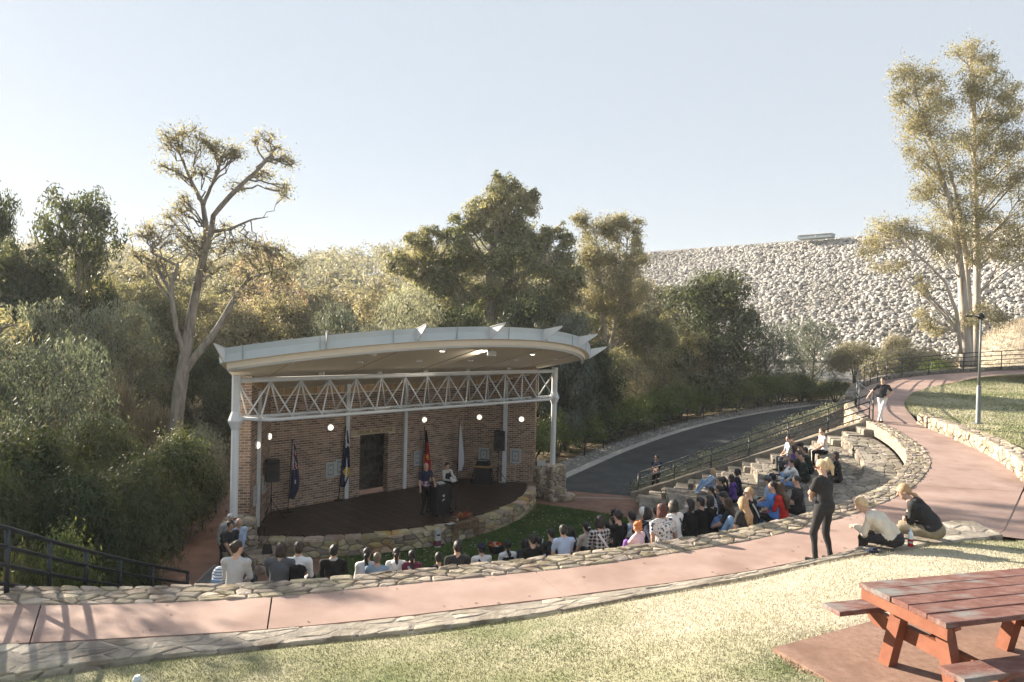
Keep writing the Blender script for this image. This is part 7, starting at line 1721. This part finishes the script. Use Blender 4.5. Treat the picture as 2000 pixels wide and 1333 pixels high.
# ================================================================ things on and around the stage
def tripod(T, base, top, mat, legs=3, spread=.45, h=.62, r=.016, a0=.3):
    b = np.asarray(base, float); T.part('pole', MB().tube([b + [0, 0, .12], top], r, 8), mat, smooth=True)
    for k in range(legs):
        a = a0 + 2 * PI * k / legs; e = b + np.array([math.cos(a) * spread, math.sin(a) * spread, .012])
        lg = T.part('leg', MB().tube([b + [0, 0, h], e], r * .8, 6), mat, smooth=True); T.part('rubber_foot', MB().box(e, (.05, .05, .024)), mat, lg)
    T.part('collar', MB().lathe([(r * 1.9, h - .03), (r * 2.1, h), (r * 1.9, h + .06)], b, 8), mat)
m_blk = M('black_plastic', (.012, .012, .013), (.02, .02, .022), 9, .5, .001, 80); m_blk2 = M('black_steel', (.012, .012, .012), None, rough=.35, metal=.4)
m_grille = M('speaker_grille', (.02, .02, .02), (.035, .035, .035), 60, .7, .002, 160)
def speaker(label_s, label_p, px, hz_, face, sz):
    b = gz(*px, DZ); T = Thing('speaker_stand', b, label_s, 'stand', 'speaker stands'); tripod(T, b, b + np.array([0, 0, hz_]), m_blk2)
    f = np.array([*face, 0.0]); f /= np.linalg.norm(f); x = np.array([f[1], -f[0], 0]); Rm = np.stack([x, f, [0, 0, 1]], 1); w, d, h = sz; c = b + np.array([0, 0, hz_ + h / 2])
    P = Thing('loudspeaker', c - [0, 0, h / 2], label_p, 'speaker', 'loudspeakers')
    V = []
    for z in (-h / 2, h / 2): V += [c + Rm @ np.array(q) for q in ((-w / 2, d / 2, z), (w / 2, d / 2, z), (w * .36, -d / 2, z), (-w * .36, -d / 2, z))]
    P.part('cabinet', MB().add(V, [(3, 2, 1, 0), (4, 5, 6, 7), (0, 1, 5, 4), (1, 2, 6, 5), (2, 3, 7, 6), (3, 0, 4, 7)]), m_blk)
    P.part('grille', MB().box(c + f * (d / 2 + .008) - [0, 0, h * .08], (w * .86, .016, h * .72), Rm), m_grille)
    V = []; F = []
    for rr_, dp in ((w * .34, .02), (w * .30, .03), (w * .10, .012)):
        for k in range(16): q = 2 * PI * k / 16; V.append(c + f * (d / 2 + dp) + x * math.cos(q) * rr_ + np.array([0, 0, math.sin(q) * rr_ - h * .16]))
    for i in range(2): F += [(i * 16 + k, i * 16 + (k + 1) % 16, (i + 1) * 16 + (k + 1) % 16, (i + 1) * 16 + k) for k in range(16)]
    P.part('cone', MB().add(V, F), m_blk); P.part('horn', MB().box(c + f * (d / 2 + .016) + [0, 0, h * .36], (w * .6, .012, h * .16), Rm), m_blk2)
    P.part('handle', MB().tube([c + Rm @ np.array([-.06, 0, h / 2]), c + Rm @ np.array([-.05, 0, h / 2 + .03]), c + Rm @ np.array([.05, 0, h / 2 + .03]), c + Rm @ np.array([.06, 0, h / 2])], .01, 6), m_blk)
speaker('black tripod stand under the left loudspeaker beside the Australian flag', 'black loudspeaker on the left of the stage before the brick corner', (529, 1014), 1.28, (.55, -.8), (.42, .36, .74))
speaker('black tripod stand under the right loudspeaker by the wall post', 'black loudspeaker on the right of the stage before the white wall post', (972, 944), 1.42, (.2, -.95), (.46, .40, .84))
# plaques
m_pl = M('plaque_white', (.44, .44, .43), (.5, .5, .48), 4, .6); m_plg = M('plaque_grey', (.24, .27, .27), (.3, .33, .33), 9, .4); m_pld = M('plaque_dark', (.06, .07, .07), None, rough=.3)
for (u, v), side, lb, (w, h) in (((645, 918), 'b', 'white framed wall plaque left of the navy flag with yellow disc, the outer of two', (.40, .56)), ((664, 912), 'b', 'white framed wall plaque half behind the navy flag with yellow disc', (.42, .60)), ((815, 895), 'b', 'white framed wall plaque left of the red and black flag', (.40, .60)),
        ((945, 888), 'r', 'white framed wall plaque above the small table with the wooden top', (.46, .60)), ((1007, 891), 'r', 'white framed wall plaque nearest the right end of the brick wall', (.46, .62)), ((514, 945), 'l', 'white framed wall plaque on the left wing beside the loudspeaker', (.44, .60)), ((497, 968), 'l', 'white framed wall plaque on the left wing nearest its front end', (.44, .62))):
    p0, d, nrm = {'b': (PBL, _d, nb), 'r': (PBR, _dr, _nr_), 'l': (PWL, _dl, _nl)}[side]; s, z = wing_s(p0, d, u, v); q = p0 + d * s; c = np.array([q[0], q[1], z]) + nrm * .03; Rm = np.stack([d, -nrm, [0, 0, 1]], 1)
    T = Thing('plaque', c, lb, 'plaque', 'framed plaques on the brick walls')
    fr_ = MB()
    for sg in (-1, 1): fr_.box(c + d * sg * (w / 2 - .03), (.06, .035, h), Rm); fr_.box(c + np.array([0, 0, sg * (h / 2 - .03)]), (w - .12, .035, .06), Rm)
    T.part('frame', fr_, m_pl); T.part('panel', MB().box(c - nrm * .006, (w - .12, .02, h - .12), Rm), m_plg)
    T.part('inset', MB().box(c + nrm * .004, (w * .44, .016, h * .50), Rm), m_pl); T.part('emblem', MB().box(c + nrm * .014, (.05, .008, .06), Rm), m_pld)
# flags
def flag(label, base_px, top_px, kind, ln, wid, side=1):
    b = gz(*base_px, DZ); d = np.linalg.norm(b[:2]); t = gd(*top_px, b[1] + .05)
    T = Thing('flag', b, label, 'flag', 'flags standing on the stage'); T.part('pole', MB().tube([b, t], .016, 8), m_blk2, smooth=True)
    T.part('finial', MB().lathe([(.0, 0), (.02, .01), (.028, .05), (.0, .13)], t, 8), m_blk2); T.part('base', MB().lathe([(.20, 0), (.19, .02), (.03, .045), (.025, .12)], b, 16), m_blk2)
    n, m = 30, 16; V = []; F = []; I = []; rr = random.Random(len(label)); ph = rr.uniform(0, 6); x = np.array([C45, C45, 0]); y = np.array([C45, -C45, 0])
    for i in range(n):
        f = i / (n - 1); wf = wid * (.16 + .84 * min(1, f * 1.5) ** .8) * (1 - .45 * max(0, f - .82) / .18)
        c = t + (b - t) * (.02 + f * ln / np.linalg.norm(t - b))
        for j in range(m):
            g = j / (m - 1); V.append(c + x * (g * wf * side + .012) + y * (.035 + .05 * math.sin(g * 13 + ph + f * 1.4) * (.25 + f)) + np.array([0, 0, -.10 * g * wf - .02 * math.sin(g * 9 + ph)]))
    for i in range(n - 1):
        for j in range(m - 1):
            F.append((i * m + j, i * m + j + 1, (i + 1) * m + j + 1, (i + 1) * m + j)); f, g = i / (n - 1), j / (m - 1); k = 0
            if kind == 'aus':
                if f < .48: k = 1 if abs((f * 5.2 - g * 2) % 1.25 - .5) < .13 else 2 if abs((f * 5.2 - g * 2) % 1.25 - .5) < .22 or abs(g - .25) < .08 else 0
                elif abs(f - .66) < .03 and abs(g - .5) < .1: k = 2
            elif kind == 'state':
                if f < .30: k = 2 if (abs(g - .35) < .17 or abs(f * 6 - g * 1.2 - .6) < .15) else 0
                elif math.hypot((f - .72) * 7.5, (g - .5) * 1.6) < .62: k = 3 if math.hypot((f - .72) * 7.5, (g - .5) * 1.6) > .22 else 4
            elif kind == 'aborig': k = 4 if g < .42 and f < .45 or f < .22 else 1; k = 3 if math.hypot((f - .52) * 6, (g - .62) * 1.8) < .42 else k
            elif kind == 'white': k = 2
            I.append(k)
    me = mk_mesh('cloth', np.array(V) - T.loc, F, True, I)
    link('cloth', me, [pm(c, 'flag') for c in ((.012, .018, .06), (.42, .02, .025), (.66, .66, .68), (.62, .40, .03), (.01, .01, .01))], T.o)
flag('navy flag with red and white crosses on a pole at the left of the stage', (562, 1000), (571, 864), 'aus', 1.95, .34)
flag('navy flag with a yellow disc on a pole before the left wall post', (661, 977), (675, 838), 'state', 2.15, .36)
flag('black and red flag with a yellow disc on a pole behind the speakers', (823, 951), (829, 838), 'aborig', 2.1, .36)
flag('plain white flag hanging from a pole near the right corner of the wall', (892, 942), (897, 829), 'white', 1.95, .30)
# lectern
b = gz(858, 1003, DZ); f = np.array([C45, -C45, 0]); x = np.array([C45, C45, 0]); Rm = np.stack([x, -f, [0, 0, 1]], 1)
T = Thing('lectern', b, 'black cloth-fronted lectern with a small white mark on its front, between two speakers', 'lectern')
T.part('front_panel', MB().box(b + f * .2 + [0, 0, .52], (.62, .03, .98), Rm), m_blk)
for s in (-1, 1): T.part('side_panel', MB().box(b + x * s * .3 + [0, 0, .52], (.03, .38, .98), Rm), m_blk)
tl = Rm @ np.array([[1, 0, 0], [0, math.cos(.22), -math.sin(.22)], [0, math.sin(.22), math.cos(.22)]])
T.part('top', MB().box(b + [0, 0, 1.06], (.68, .46, .035), tl), m_blk)
T.part('foot_rail', MB().box(b + x * .33 + [0, 0, .03], (.06, .62, .05), Rm).box(b - x * .33 + [0, 0, .03], (.06, .62, .05), Rm), m_blk2)
lg = MB(); mark = [[(-.07, .06), (-.02, .03), (.01, .10), (-.03, .07)], [(.02, .12), (.06, .04), (.02, -.01), (-.04, .02), (.01, .05)], [(-.06, -.10), (.05, -.06), (.05, -.10), (-.05, -.14)]]
for q in mark: lg.prism([b + f * .216 + x * a + np.array([0, 0, .62 + c]) for a, c in q], f, .004)
T.part('logo', lg, m_pl)
T.part('papers', MB().box(b + f * .02 + [0, 0, 1.09], (.30, .22, .012), tl), m_pl)
for k, (dx, hz_) in enumerate(((-.42, 1.18), (.40, 1.25))):
    q = b + f * .42 + x * dx; T = Thing('microphone_stand', q, ('thin black microphone stand left of the lectern', 'thin black microphone stand right of the lectern')[k], 'stand', 'microphone stands')
    tripod(T, q, q + np.array([0, 0, hz_]), m_blk2, 3, .34, .22, .010, .9 + k); T.part('boom', MB().tube([q + [0, 0, hz_], q + [0, 0, hz_ + .05] - f * .36], .008, 6), m_blk2); T.part('microphone', MB().lathe([(.012, 0), (.016, .09), (.024, .11), (.022, .15), (.005, .17)], q + [0, 0, hz_ + .04] - f * .36, 10), m_blk)
# small table of sound gear
b = gz(943, 945, DZ); x = np.array([*_dr[:2], 0]); f = np.array([*_nr_[:2], 0]); Rm = np.stack([x, -f, [0, 0, 1]], 1)
T = Thing('sound_desk', b, 'black draped sound desk with a tan wooden top against the right brick wing', 'desk')
T.part('cloth_skirt', MB().box(b + [0, 0, .36], (.72, .45, .72), Rm, taper=.86), m_blk); T.part('wooden_top', MB().box(b + [0, 0, .75], (.74, .48, .05), Rm), M('tan_timber', (.42, .24, .09), (.5, .3, .12), 4, .5))
T.part('mixer', MB().box(b + [0, 0, .90], (.60, .34, .24), Rm, taper=.8), m_blk); T.part('knob_row', MB().box(b + f * .14 + [0, 0, 1.01], (.4, .03, .03), Rm), m_plg)
for s in (-1, 1): T.part('leg', MB().tube([b + x * s * .36 + [0, 0, .70], b + x * s * .52 + [0, 0, .0]], .018, 6), m_blk2)
b = gz(981, 943, DZ); T = Thing('power_board', b, 'white power board on the deck below the right loudspeaker', 'power board'); T.part('body', MB().box(b + [0, 0, .025], (.30, .07, .05), Rm), m_pl)
for k in range(4): T.part('socket', MB().box(b + x * (-.1 + k * .066) + [0, 0, .052], (.04, .04, .006), Rm), m_pld)
s_, z_ = wing_s(PBR, _dr, 1007, 905); q = PBR + _dr * s_ + _nr_ * .03
single('extension_lead', MB().tube([np.array([q[0], q[1], z_ - .1]), np.array([q[0], q[1], 1.6]) + _dr * .02, np.array([q[0], q[1], 1.1]) - _dr * .02, np.array([q[0], q[1], .65]) + _nr_ * .02, b + [.15, 0, .03]], .012, 5), m_pl, (q[0], q[1], .6), 'white cord hanging from the rightmost wall plaque down to the deck', 'cord')
# white notice on the right pier
c = S(6.45, -.12, 1.46); Rm = np.stack([[.98, .17, 0], [-.17, .98, 0], [0, 0, 1]], 1); T = Thing('notice_board', c - [0, 0, .2], 'small blank white board standing on the stone pier beside the right column', 'sign')
T.part('board', MB().box(c, (.38, .03, .26), Rm), m_pl); T.part('stake', MB().box(c - [0, 0, .16], (.04, .04, .10), Rm), m_blk2)
# skin draped over the stage edge with a bark dish
def edge_pt(th, dr=0, z=0): return arc_deck(th, DR + dr, z)
tq = min(np.linspace(-tm, tm, 500), key=lambda t: abs(proj(edge_pt(t, 0, DZ))[0] - 908))
hide = MB(); n, m = 14, 16; V = []; F = []
for i in range(n):
    g = i / (n - 1); th = tq + (g - .5) * .135
    for j in range(m):
        s = j / (m - 1) * (1.0 if (g < .22 or g > .78) else .66); L_ = s * 1.05
        q = edge_pt(th, -.36 + L_, DZ + .06) if L_ < .40 else edge_pt(th, .075 + .02 * math.sin(g * 14), DZ + .05 - (L_ - .40) * .85)
        V.append(q)
for i in range(n - 1):
    for j in range(m - 1): F.append((i * m + j, (i + 1) * m + j, (i + 1) * m + j + 1, i * m + j + 1))
m_hide = M('brown_hide', (.10, .062, .035), (.20, .14, .085), 5, .95, .01, 50)
single('animal_hide', hide.add(V, F), m_hide, edge_pt(tq, 0, DZ), 'brown animal hide draped over the stone stage edge, two legs hanging down', 'hide', smooth=True)
c = edge_pt(tq, -.12, DZ + .10); T = Thing('bark_dish', c, 'shallow brown bark dish with red flowers on the draped hide', 'dish')
V = []; F = []; tg = np.array([*(edge_pt(tq + .05) - edge_pt(tq - .05))[:2], 0]); tg /= np.linalg.norm(tg); nn = np.array([-tg[1], tg[0], 0])
for i in range(13):
    a = -1 + 2 * i / 12; w = .14 * math.sqrt(max(.02, 1 - a * a))
    for j in range(7): b_ = -1 + 2 * j / 6; V.append(c + tg * a * .42 + nn * w * b_ + np.array([0, 0, .09 * (b_ * b_) * .8 + .06 * a * a]))
for i in range(12):
    for j in range(6): F.append((i * 7 + j, (i + 1) * 7 + j, (i + 1) * 7 + j + 1, i * 7 + j + 1))
T.part('dish', MB().add(V, F), M('bark_wood', (.20, .09, .045), (.28, .14, .07), 5, .7), smooth=True)
fl_ = MB()
for _ in range(26): q = c + tg * rnd.uniform(-.25, .25) + nn * rnd.uniform(-.07, .07) + np.array([0, 0, rnd.uniform(.03, .22)]); fl_.box(q, (.05, .04, .03), None, rnd.randint(0, 2))
T.part('flowers', fl_, [cloth('red'), pm((.08, .11, .04)), pm((.45, .18, .05))], kind='stuff')
for k in range(3): T.part('stick', MB().tube([c + tg * (-.3 + .1 * k) + [0, 0, .05], c + tg * (.1 + .15 * k) + nn * .1 * (k - 1) + [0, 0, .26 + .05 * k]], .009, 5), m_hide)
c = gz(880, 1024, DZ + .06); T = Thing('booklet', c, 'white booklet on a dark folder lying on the stage edge left of the hide', 'booklet'); Rm = np.stack([tg, nn, [0, 0, 1]], 1); T.part('folder', MB().box(c, (.34, .24, .012), Rm), cloth('navy')); T.part('page', MB().box(c + [0, 0, .012], (.28, .19, .010), Rm), m_pl)
c = gz(893, 1019, DZ + .06); single('seed_pod', MB().lathe([(.03, 0), (.06, .03), (.065, .07), (.03, .11), (.0, .12)], c, 10), m_stone, c, 'pale round nut beside the booklet on the stage edge', 'pod', smooth=True)
tb = min(np.linspace(-tm, tm, 500), key=lambda t: abs(proj(edge_pt(t, 0.1, .2))[0] - 852)); c = edge_pt(tb, .17, 0); tg2 = np.array([math.cos(tb) * C45 - math.sin(tb) * C45, math.cos(tb) * C45 + math.sin(tb) * C45, 0]); Rm = np.stack([tg2, [-tg2[1], tg2[0], 0], [0, 0, 1]], 1)
T = Thing('paper_bag', c, 'narrow white and maroon bag leaning against the rubble stage wall', 'bag'); T.part('bag', MB().box(c + [0, 0, .29], (.19, .13, .58), Rm, taper=.92), m_pl); T.part('band', MB().box(c + [0, 0, .15], (.196, .136, .17), Rm), cloth('maroon')); T.part('handle', MB().tube([c + tg2 * -.05 + [0, 0, .56], c + tg2 * -.03 + [0, 0, .66], c + tg2 * .03 + [0, 0, .66], c + tg2 * .05 + [0, 0, .56]], .007, 5), m_pl)
T.part('print', MB().box(c + np.array([0, 0, .42]) , (.12, .138, .05), Rm), cloth('navy'))
# basket on the lawn
c = gz(968, 1079, .02); T = Thing('basket', c, 'dark round basket full of red and orange things on the small lawn', 'basket')
T.part('bowl', MB().lathe([(.20, 0), (.25, .10), (.27, .24), (.255, .25), (.235, .12)], c, 18), m_blk); ct_ = MB()
for _ in range(40): a, r_ = rnd.uniform(0, 6.3), .22 * math.sqrt(rnd.random()); ct_.box(c + [r_ * math.cos(a), r_ * math.sin(a), rnd.uniform(.14, .27)], (.09, .04, .03), None, rnd.choice((0, 0, 1, 2)))
T.part('contents', ct_, [cloth('red'), pm((.55, .22, .05)), m_pl], kind='stuff'); T.part('handle', MB().tube([c + [-.26, 0, .22], c + [-.36, .05, .18], c + [-.40, .05, .06]], .012, 5), m_blk)
# bags by the left pier
b = gz(490, 1056, DZ); f = np.array([.35, -.94, 0]); x = np.array([.94, .35, 0]); Rm = np.stack([x, f * -1, [0, 0, 1]], 1)
T = Thing('equipment_bag', b, 'black equipment bag with two white tags at the left end of the stage', 'bag'); T.part('bag', MB().box(b + [0, 0, .18], (.46, .28, .36), Rm, taper=.85), m_blk); T.part('flap', MB().box(b + [0, 0, .40], (.30, .24, .12), Rm, taper=.5), m_blk)
for s in (-.17, .18): T.part('tag', MB().box(b + x * s + f * .146 + [0, 0, .10], (.07, .008, .10), Rm), m_pl)
b = gz(512, 1052, DZ); T = Thing('folding_stool', b, 'thin wire folding stool beside the black equipment bag', 'stool')
for s in (-1, 1): T.part('frame', MB().tube([b + x * s * .09 + [0, 0, 0], b + x * s * .06 + f * .05 + [0, 0, .33], b + x * s * .13 - f * .05 + [0, 0, .34]], .008, 5), m_blk2)
T.part('seat', MB().box(b + [0, 0, .335], (.26, .16, .012), Rm), m_blk)
b = S(-6.45, .95, .50); single('handbag', MB().box(b + [0, 0, .12], (.30, .16, .24), Rm, taper=.7).tube([b + x * -.09 + [0, 0, .23], b + [0, 0, .36], b + x * .09 + [0, 0, .23]], .012, 6), m_blk, b, 'black handbag on the stone step below the left pier', 'bag')
# lamp post on the right lawn
b = np.array([18.41, 26.84, 3.98]); T = Thing('lamp_post', b, 'slim grey lamp post standing on the lawn at the right', 'lamp post'); m_gal = M('grey_post', (.13, .15, .155), (.17, .19, .195), 5, .5, metal=.2)
T.part('lower_pole', MB().lathe([(.095, 0), (.085, .02), (.08, 1.45), (.05, 1.50)], b, 12), m_gal, smooth=True); T.part('upper_pole', MB().lathe([(.05, 1.48), (.04, 4.12)], b, 12), m_gal, smooth=True)
T.part('base_plate', MB().box(b + [0, 0, .0], (.3, .3, .04)), m_gal); T.part('arm', MB().tube([b + [0, 0, 4.12], b + [-.12, 0, 4.2], b + [-.42, 0, 4.22]], .025, 6), m_blk2)
hd_ = T.part('lamp_head', MB().lathe([(.05, 4.08), (.13, 4.14), (.14, 4.22), (.07, 4.30), (.02, 4.34)], b, 12), m_blk2, smooth=True); T.part('lens', MB().lathe([(.04, 4.075), (.10, 4.12)], b, 12), m_plg, hd_); T.part('arm_lamp', MB().box(b + [-.5, 0, 4.2], (.22, .13, .06)), m_blk2)

# ================================================================ picnic table
TG = 4.06
m_top = M('worn_red_paint', (.16, .072, .06), (.225, .125, .105), 6, .75, .006, 28, c3=(.22, .225, .22), scale3=1.5, stretch=(1.0, 2.6, 2.6), vary=.05, lo=.4, hi=.62)
m_frame = M('orange_red_paint', (.25, .10, .06), (.20, .075, .045), 7, .6, .002, 40)
Lx = np.array([.963, .268, 0]); Wy = np.array([.268, -.963, 0]); FL = np.array([3.255, 6.28, 0])
TB = lambda l_, w_, z: FL + Lx * l_ + Wy * w_ + np.array([0, 0, TG + z]); Rm = np.stack([Lx, -Wy, [0, 0, 1]], 1)
TW, TL = .92, 2.0
T = Thing('picnic_table', TB(TL / 2, TW / 2, 0), 'weathered red timber picnic table with attached benches in the lower right corner', 'table')
def board(a, b, w0, w1, z0, z1, chip=True):
    n = 8; V = []; F = []
    for i in range(n + 1):
        l_ = a + (b - a) * i / n; e = [rnd.uniform(-.003, .003) for _ in range(4)]; r_ = .006
        V += [TB(l_, w0 + e[0], z0), TB(l_, w1 + e[1], z0), TB(l_, w1 + e[1], z1 - r_), TB(l_, w1 - r_ + e[1], z1 + e[2] * .6), TB(l_, w0 + r_ + e[0], z1 + e[3] * .6), TB(l_, w0 + e[0], z1 - r_)]
    for i in range(n):
        for k in range(6): F.append((i * 6 + k, i * 6 + (k + 1) % 6, i * 6 + 6 + (k + 1) % 6, i * 6 + 6 + k))
    F += [tuple(range(6))[::-1], tuple(6 * n + k for k in range(6))]
    return MB().add(V, F)
np_ = 5; pw = TW / np_
for k in range(np_): T.part('plank', board(rnd.uniform(-.012, .012), TL, k * pw + .004, (k + 1) * pw - .004, .695 + rnd.uniform(-.002, .002), .74 + rnd.uniform(-.004, .004)), m_top)
for w0 in (-.29, TW + .065): T.part('bench_seat', board(-.145, TL + .15, w0, w0 + .225, .405, .45), m_top)
for l0 in (.30, TL - .30):
    def cross(w0, w1, z0, z1, ch, l_=l0, t=.07):
        q = [(w0, z1), (w0, z1 - .02), (w0 + ch, z0), (w1 - ch, z0), (w1, z1 - .02), (w1, z1)]
        return MB().prism([TB(l_, w, z) for w, z in q], Lx, t)
    T.part('seat_beam', cross(-.26, TW + .26, .27, .402, .12), m_frame)
    T.part('top_cleat', cross(.0, TW, .60, .693, .10, l0 - .22), m_frame)
    for s in (0, 1):
        a0, a1 = (.10, .27) if s == 0 else (TW - .10, TW - .27)
        wv = .12
        q = [TB(l0 - .10, a0 - wv / 2, 0), TB(l0 - .10, a0 + wv / 2, 0), TB(l0 - .10, a1 + wv / 2, .69), TB(l0 - .10, a1 - wv / 2, .69)]
        T.part('leg', MB().prism(q, Lx, .095), m_frame)
    sg = 1 if l0 < 1 else -1
    q = [TB(l0 + sg * .08, TW / 2 - .04, .40), TB(l0 + sg * .08, TW / 2 + .04, .40), TB(TL / 2, TW / 2 + .04, .69), TB(TL / 2, TW / 2 - .04, .69)]
    T.part('brace', MB().tube([TB(l0 + sg * .04, TW / 2, .36), TB(TL / 2 - sg * .12, TW / 2, .69)], .045, 4), m_frame)
T.part('top_cleat', MB().box(TB(.05, TW / 2, .64), (.06, TW - .02, .10), Rm), m_frame)

# ================================================================ small things left about
c = gz(1778, 1068, 3.70); T = Thing('drink_bottle', c, 'clear plastic bottle with red drink standing between the two women on the wall', 'bottle')
m_clear = M('clear_plastic', (.62, .72, .78), None, rough=.12, spec=.6); T.part('bottle', MB().lathe([(.036, 0), (.040, .01), (.040, .13), (.040, .19), (.030, .23), (.014, .25), (.014, .275)], c, 14), m_clear, smooth=True)
T.part('drink', MB().lathe([(.0375, .002), (.0412, .012), (.0412, .125)], c, 14), pm((.45, .02, .03))); T.part('label_band', MB().lathe([(.0418, .06), (.0418, .09)], c, 14), m_pl); T.part('cap', MB().lathe([(.017, .272), (.017, .295), (.012, .297)], c, 10), pm((.5, .62, .7)))
c = gz(1703, 1080, 3.66); single('wrapper', MB().box(c + [0, 0, .03], (.16, .10, .04), None).box(c + [.04, .03, .06], (.09, .06, .03), Rm), [cloth('navy')], c, 'crumpled dark blue wrapper in the shade behind the cream jacket', 'wrapper')
c = gz(268, 1334, 2.82); T = Thing('plastic_toy', c, 'pale blue plastic toy with three white prongs in the grass at the bottom edge', 'toy'); T.part('body', MB().lathe([(.045, -.02), (.05, .05), (.03, .085)], c, 12), pm((.55, .62, .72)))
for k in range(3): T.part('prong', MB().tube([c + [.05 + .035 * k, 0, .0], c + [.085 + .04 * k, .04, .07]], .005, 5), m_pl)
# backpack beside the first seated person
p, dp, back, th, j, e = seat_at(428, 1100); o_, _u = sdf_mesh('backpack', [('ell', (0, 0, .2), (.16, .10, .21), None, 0, .03), ('ell', (0, -.09, .13), (.12, .06, .11), None, 0, .03), ('cone', (-.06, .1, .34), (.06, .1, .34), .02, .02, 0, .02)], .018)
q = gz(429, 1131, p[2] + .16); o = link('backpack', o_, cloth('stripe'), None, (q[0], q[1], p[2])); o.rotation_euler = (0, 0, -.2); tag(o, 'pale blue backpack on the seat beside the pale grey blazer', 'backpack')
link('pocket', MB().box((0, -.15, .13), (.16, .02, .12)).mesh('pocket'), cloth('ljeans'), o)
def near(label): return next(o for o in bpy.data.objects if o.get('label', '').startswith(label))
def held(name, owner, off, mb, mats, label, cat):
    o = near(owner); w = to_world(o, off); x = bpy.data.objects.new(name, mb.mesh(name)); COL.objects.link(x); x.location = w; x.rotation_euler = o.rotation_euler
    for m in mats: x.data.materials.append(m)
    return tag(x, label, cat)
held('notebook', 'person in black bending', (0, .40, .34), MB().box((-.11, 0, 0), (.21, .28, .012), np.array([[.94, 0, .34], [0, 1, 0], [-.34, 0, .94]])).box((.11, 0, 0), (.21, .28, .012), np.array([[.94, 0, -.34], [0, 1, 0], [.34, 0, .94]])), [m_pl], 'open white notebook on the lap of the person in black', 'notebook')
held('paper_tube', 'person in a black T-shirt holding', (-.30, .06, .42), MB().tube([(0, 0, -.25), (.08, 0, .30)], .014, 8), [pm((.5, .62, .62))], 'thin pale tube held upright by the person in a black T-shirt', 'tube')
held('paper_sheet', 'young man in a white long shirt', (-.20, .50, .30), MB().box((0, 0, 0), (.22, .16, .02)).box((.04, .03, .03), (.14, .10, .05), taper=.6), [m_pl], 'crumpled white paper on the knee of the young man in white', 'paper')
held('water_bottle', 'woman in a dark dotted dress', (.26, -.02, .0), MB().lathe([(.035, 0), (.037, .16), (.02, .21), (.014, .23)], (0, 0, 0), 10), [m_pl], 'white water bottle beside the woman in the dotted dress', 'bottle')
held('speech_papers', 'dark-haired woman in a pale jacket', (0, .42, 1.18), MB().box((0, 0, 0), (.26, .03, .2), np.array([[1, 0, 0], [0, .8, -.6], [0, .6, .8]])), [m_pl], 'sheets of paper held by the woman behind the lectern', 'paper')
# ================================================================ air
def haze_box(density):
    V = [(-640, -30, -3), (640, -30, -3), (640, 720, -3), (-640, 720, -3), (-640, -30, 75), (640, -30, 75), (640, 720, 75), (-640, 720, 75)]
    me = mk_mesh('haze', V, [(3, 2, 1, 0), (4, 5, 6, 7), (0, 1, 5, 4), (1, 2, 6, 5), (2, 3, 7, 6), (3, 0, 4, 7)])
    m = bpy.data.materials.new('haze'); m.use_nodes = True; n, l = m.node_tree.nodes, m.node_tree.links
    n.remove(n['Principled BSDF']); v = n.new('ShaderNodeVolumePrincipled'); v.inputs['Color'].default_value = (.92, .95, 1, 1); v.inputs['Density'].default_value = density; v.inputs['Anisotropy'].default_value = .1
    l.new(v.outputs[0], n['Material Output'].inputs['Volume'])
    tag(link('haze', me, m), kind='stuff')
haze_box(0.00045)
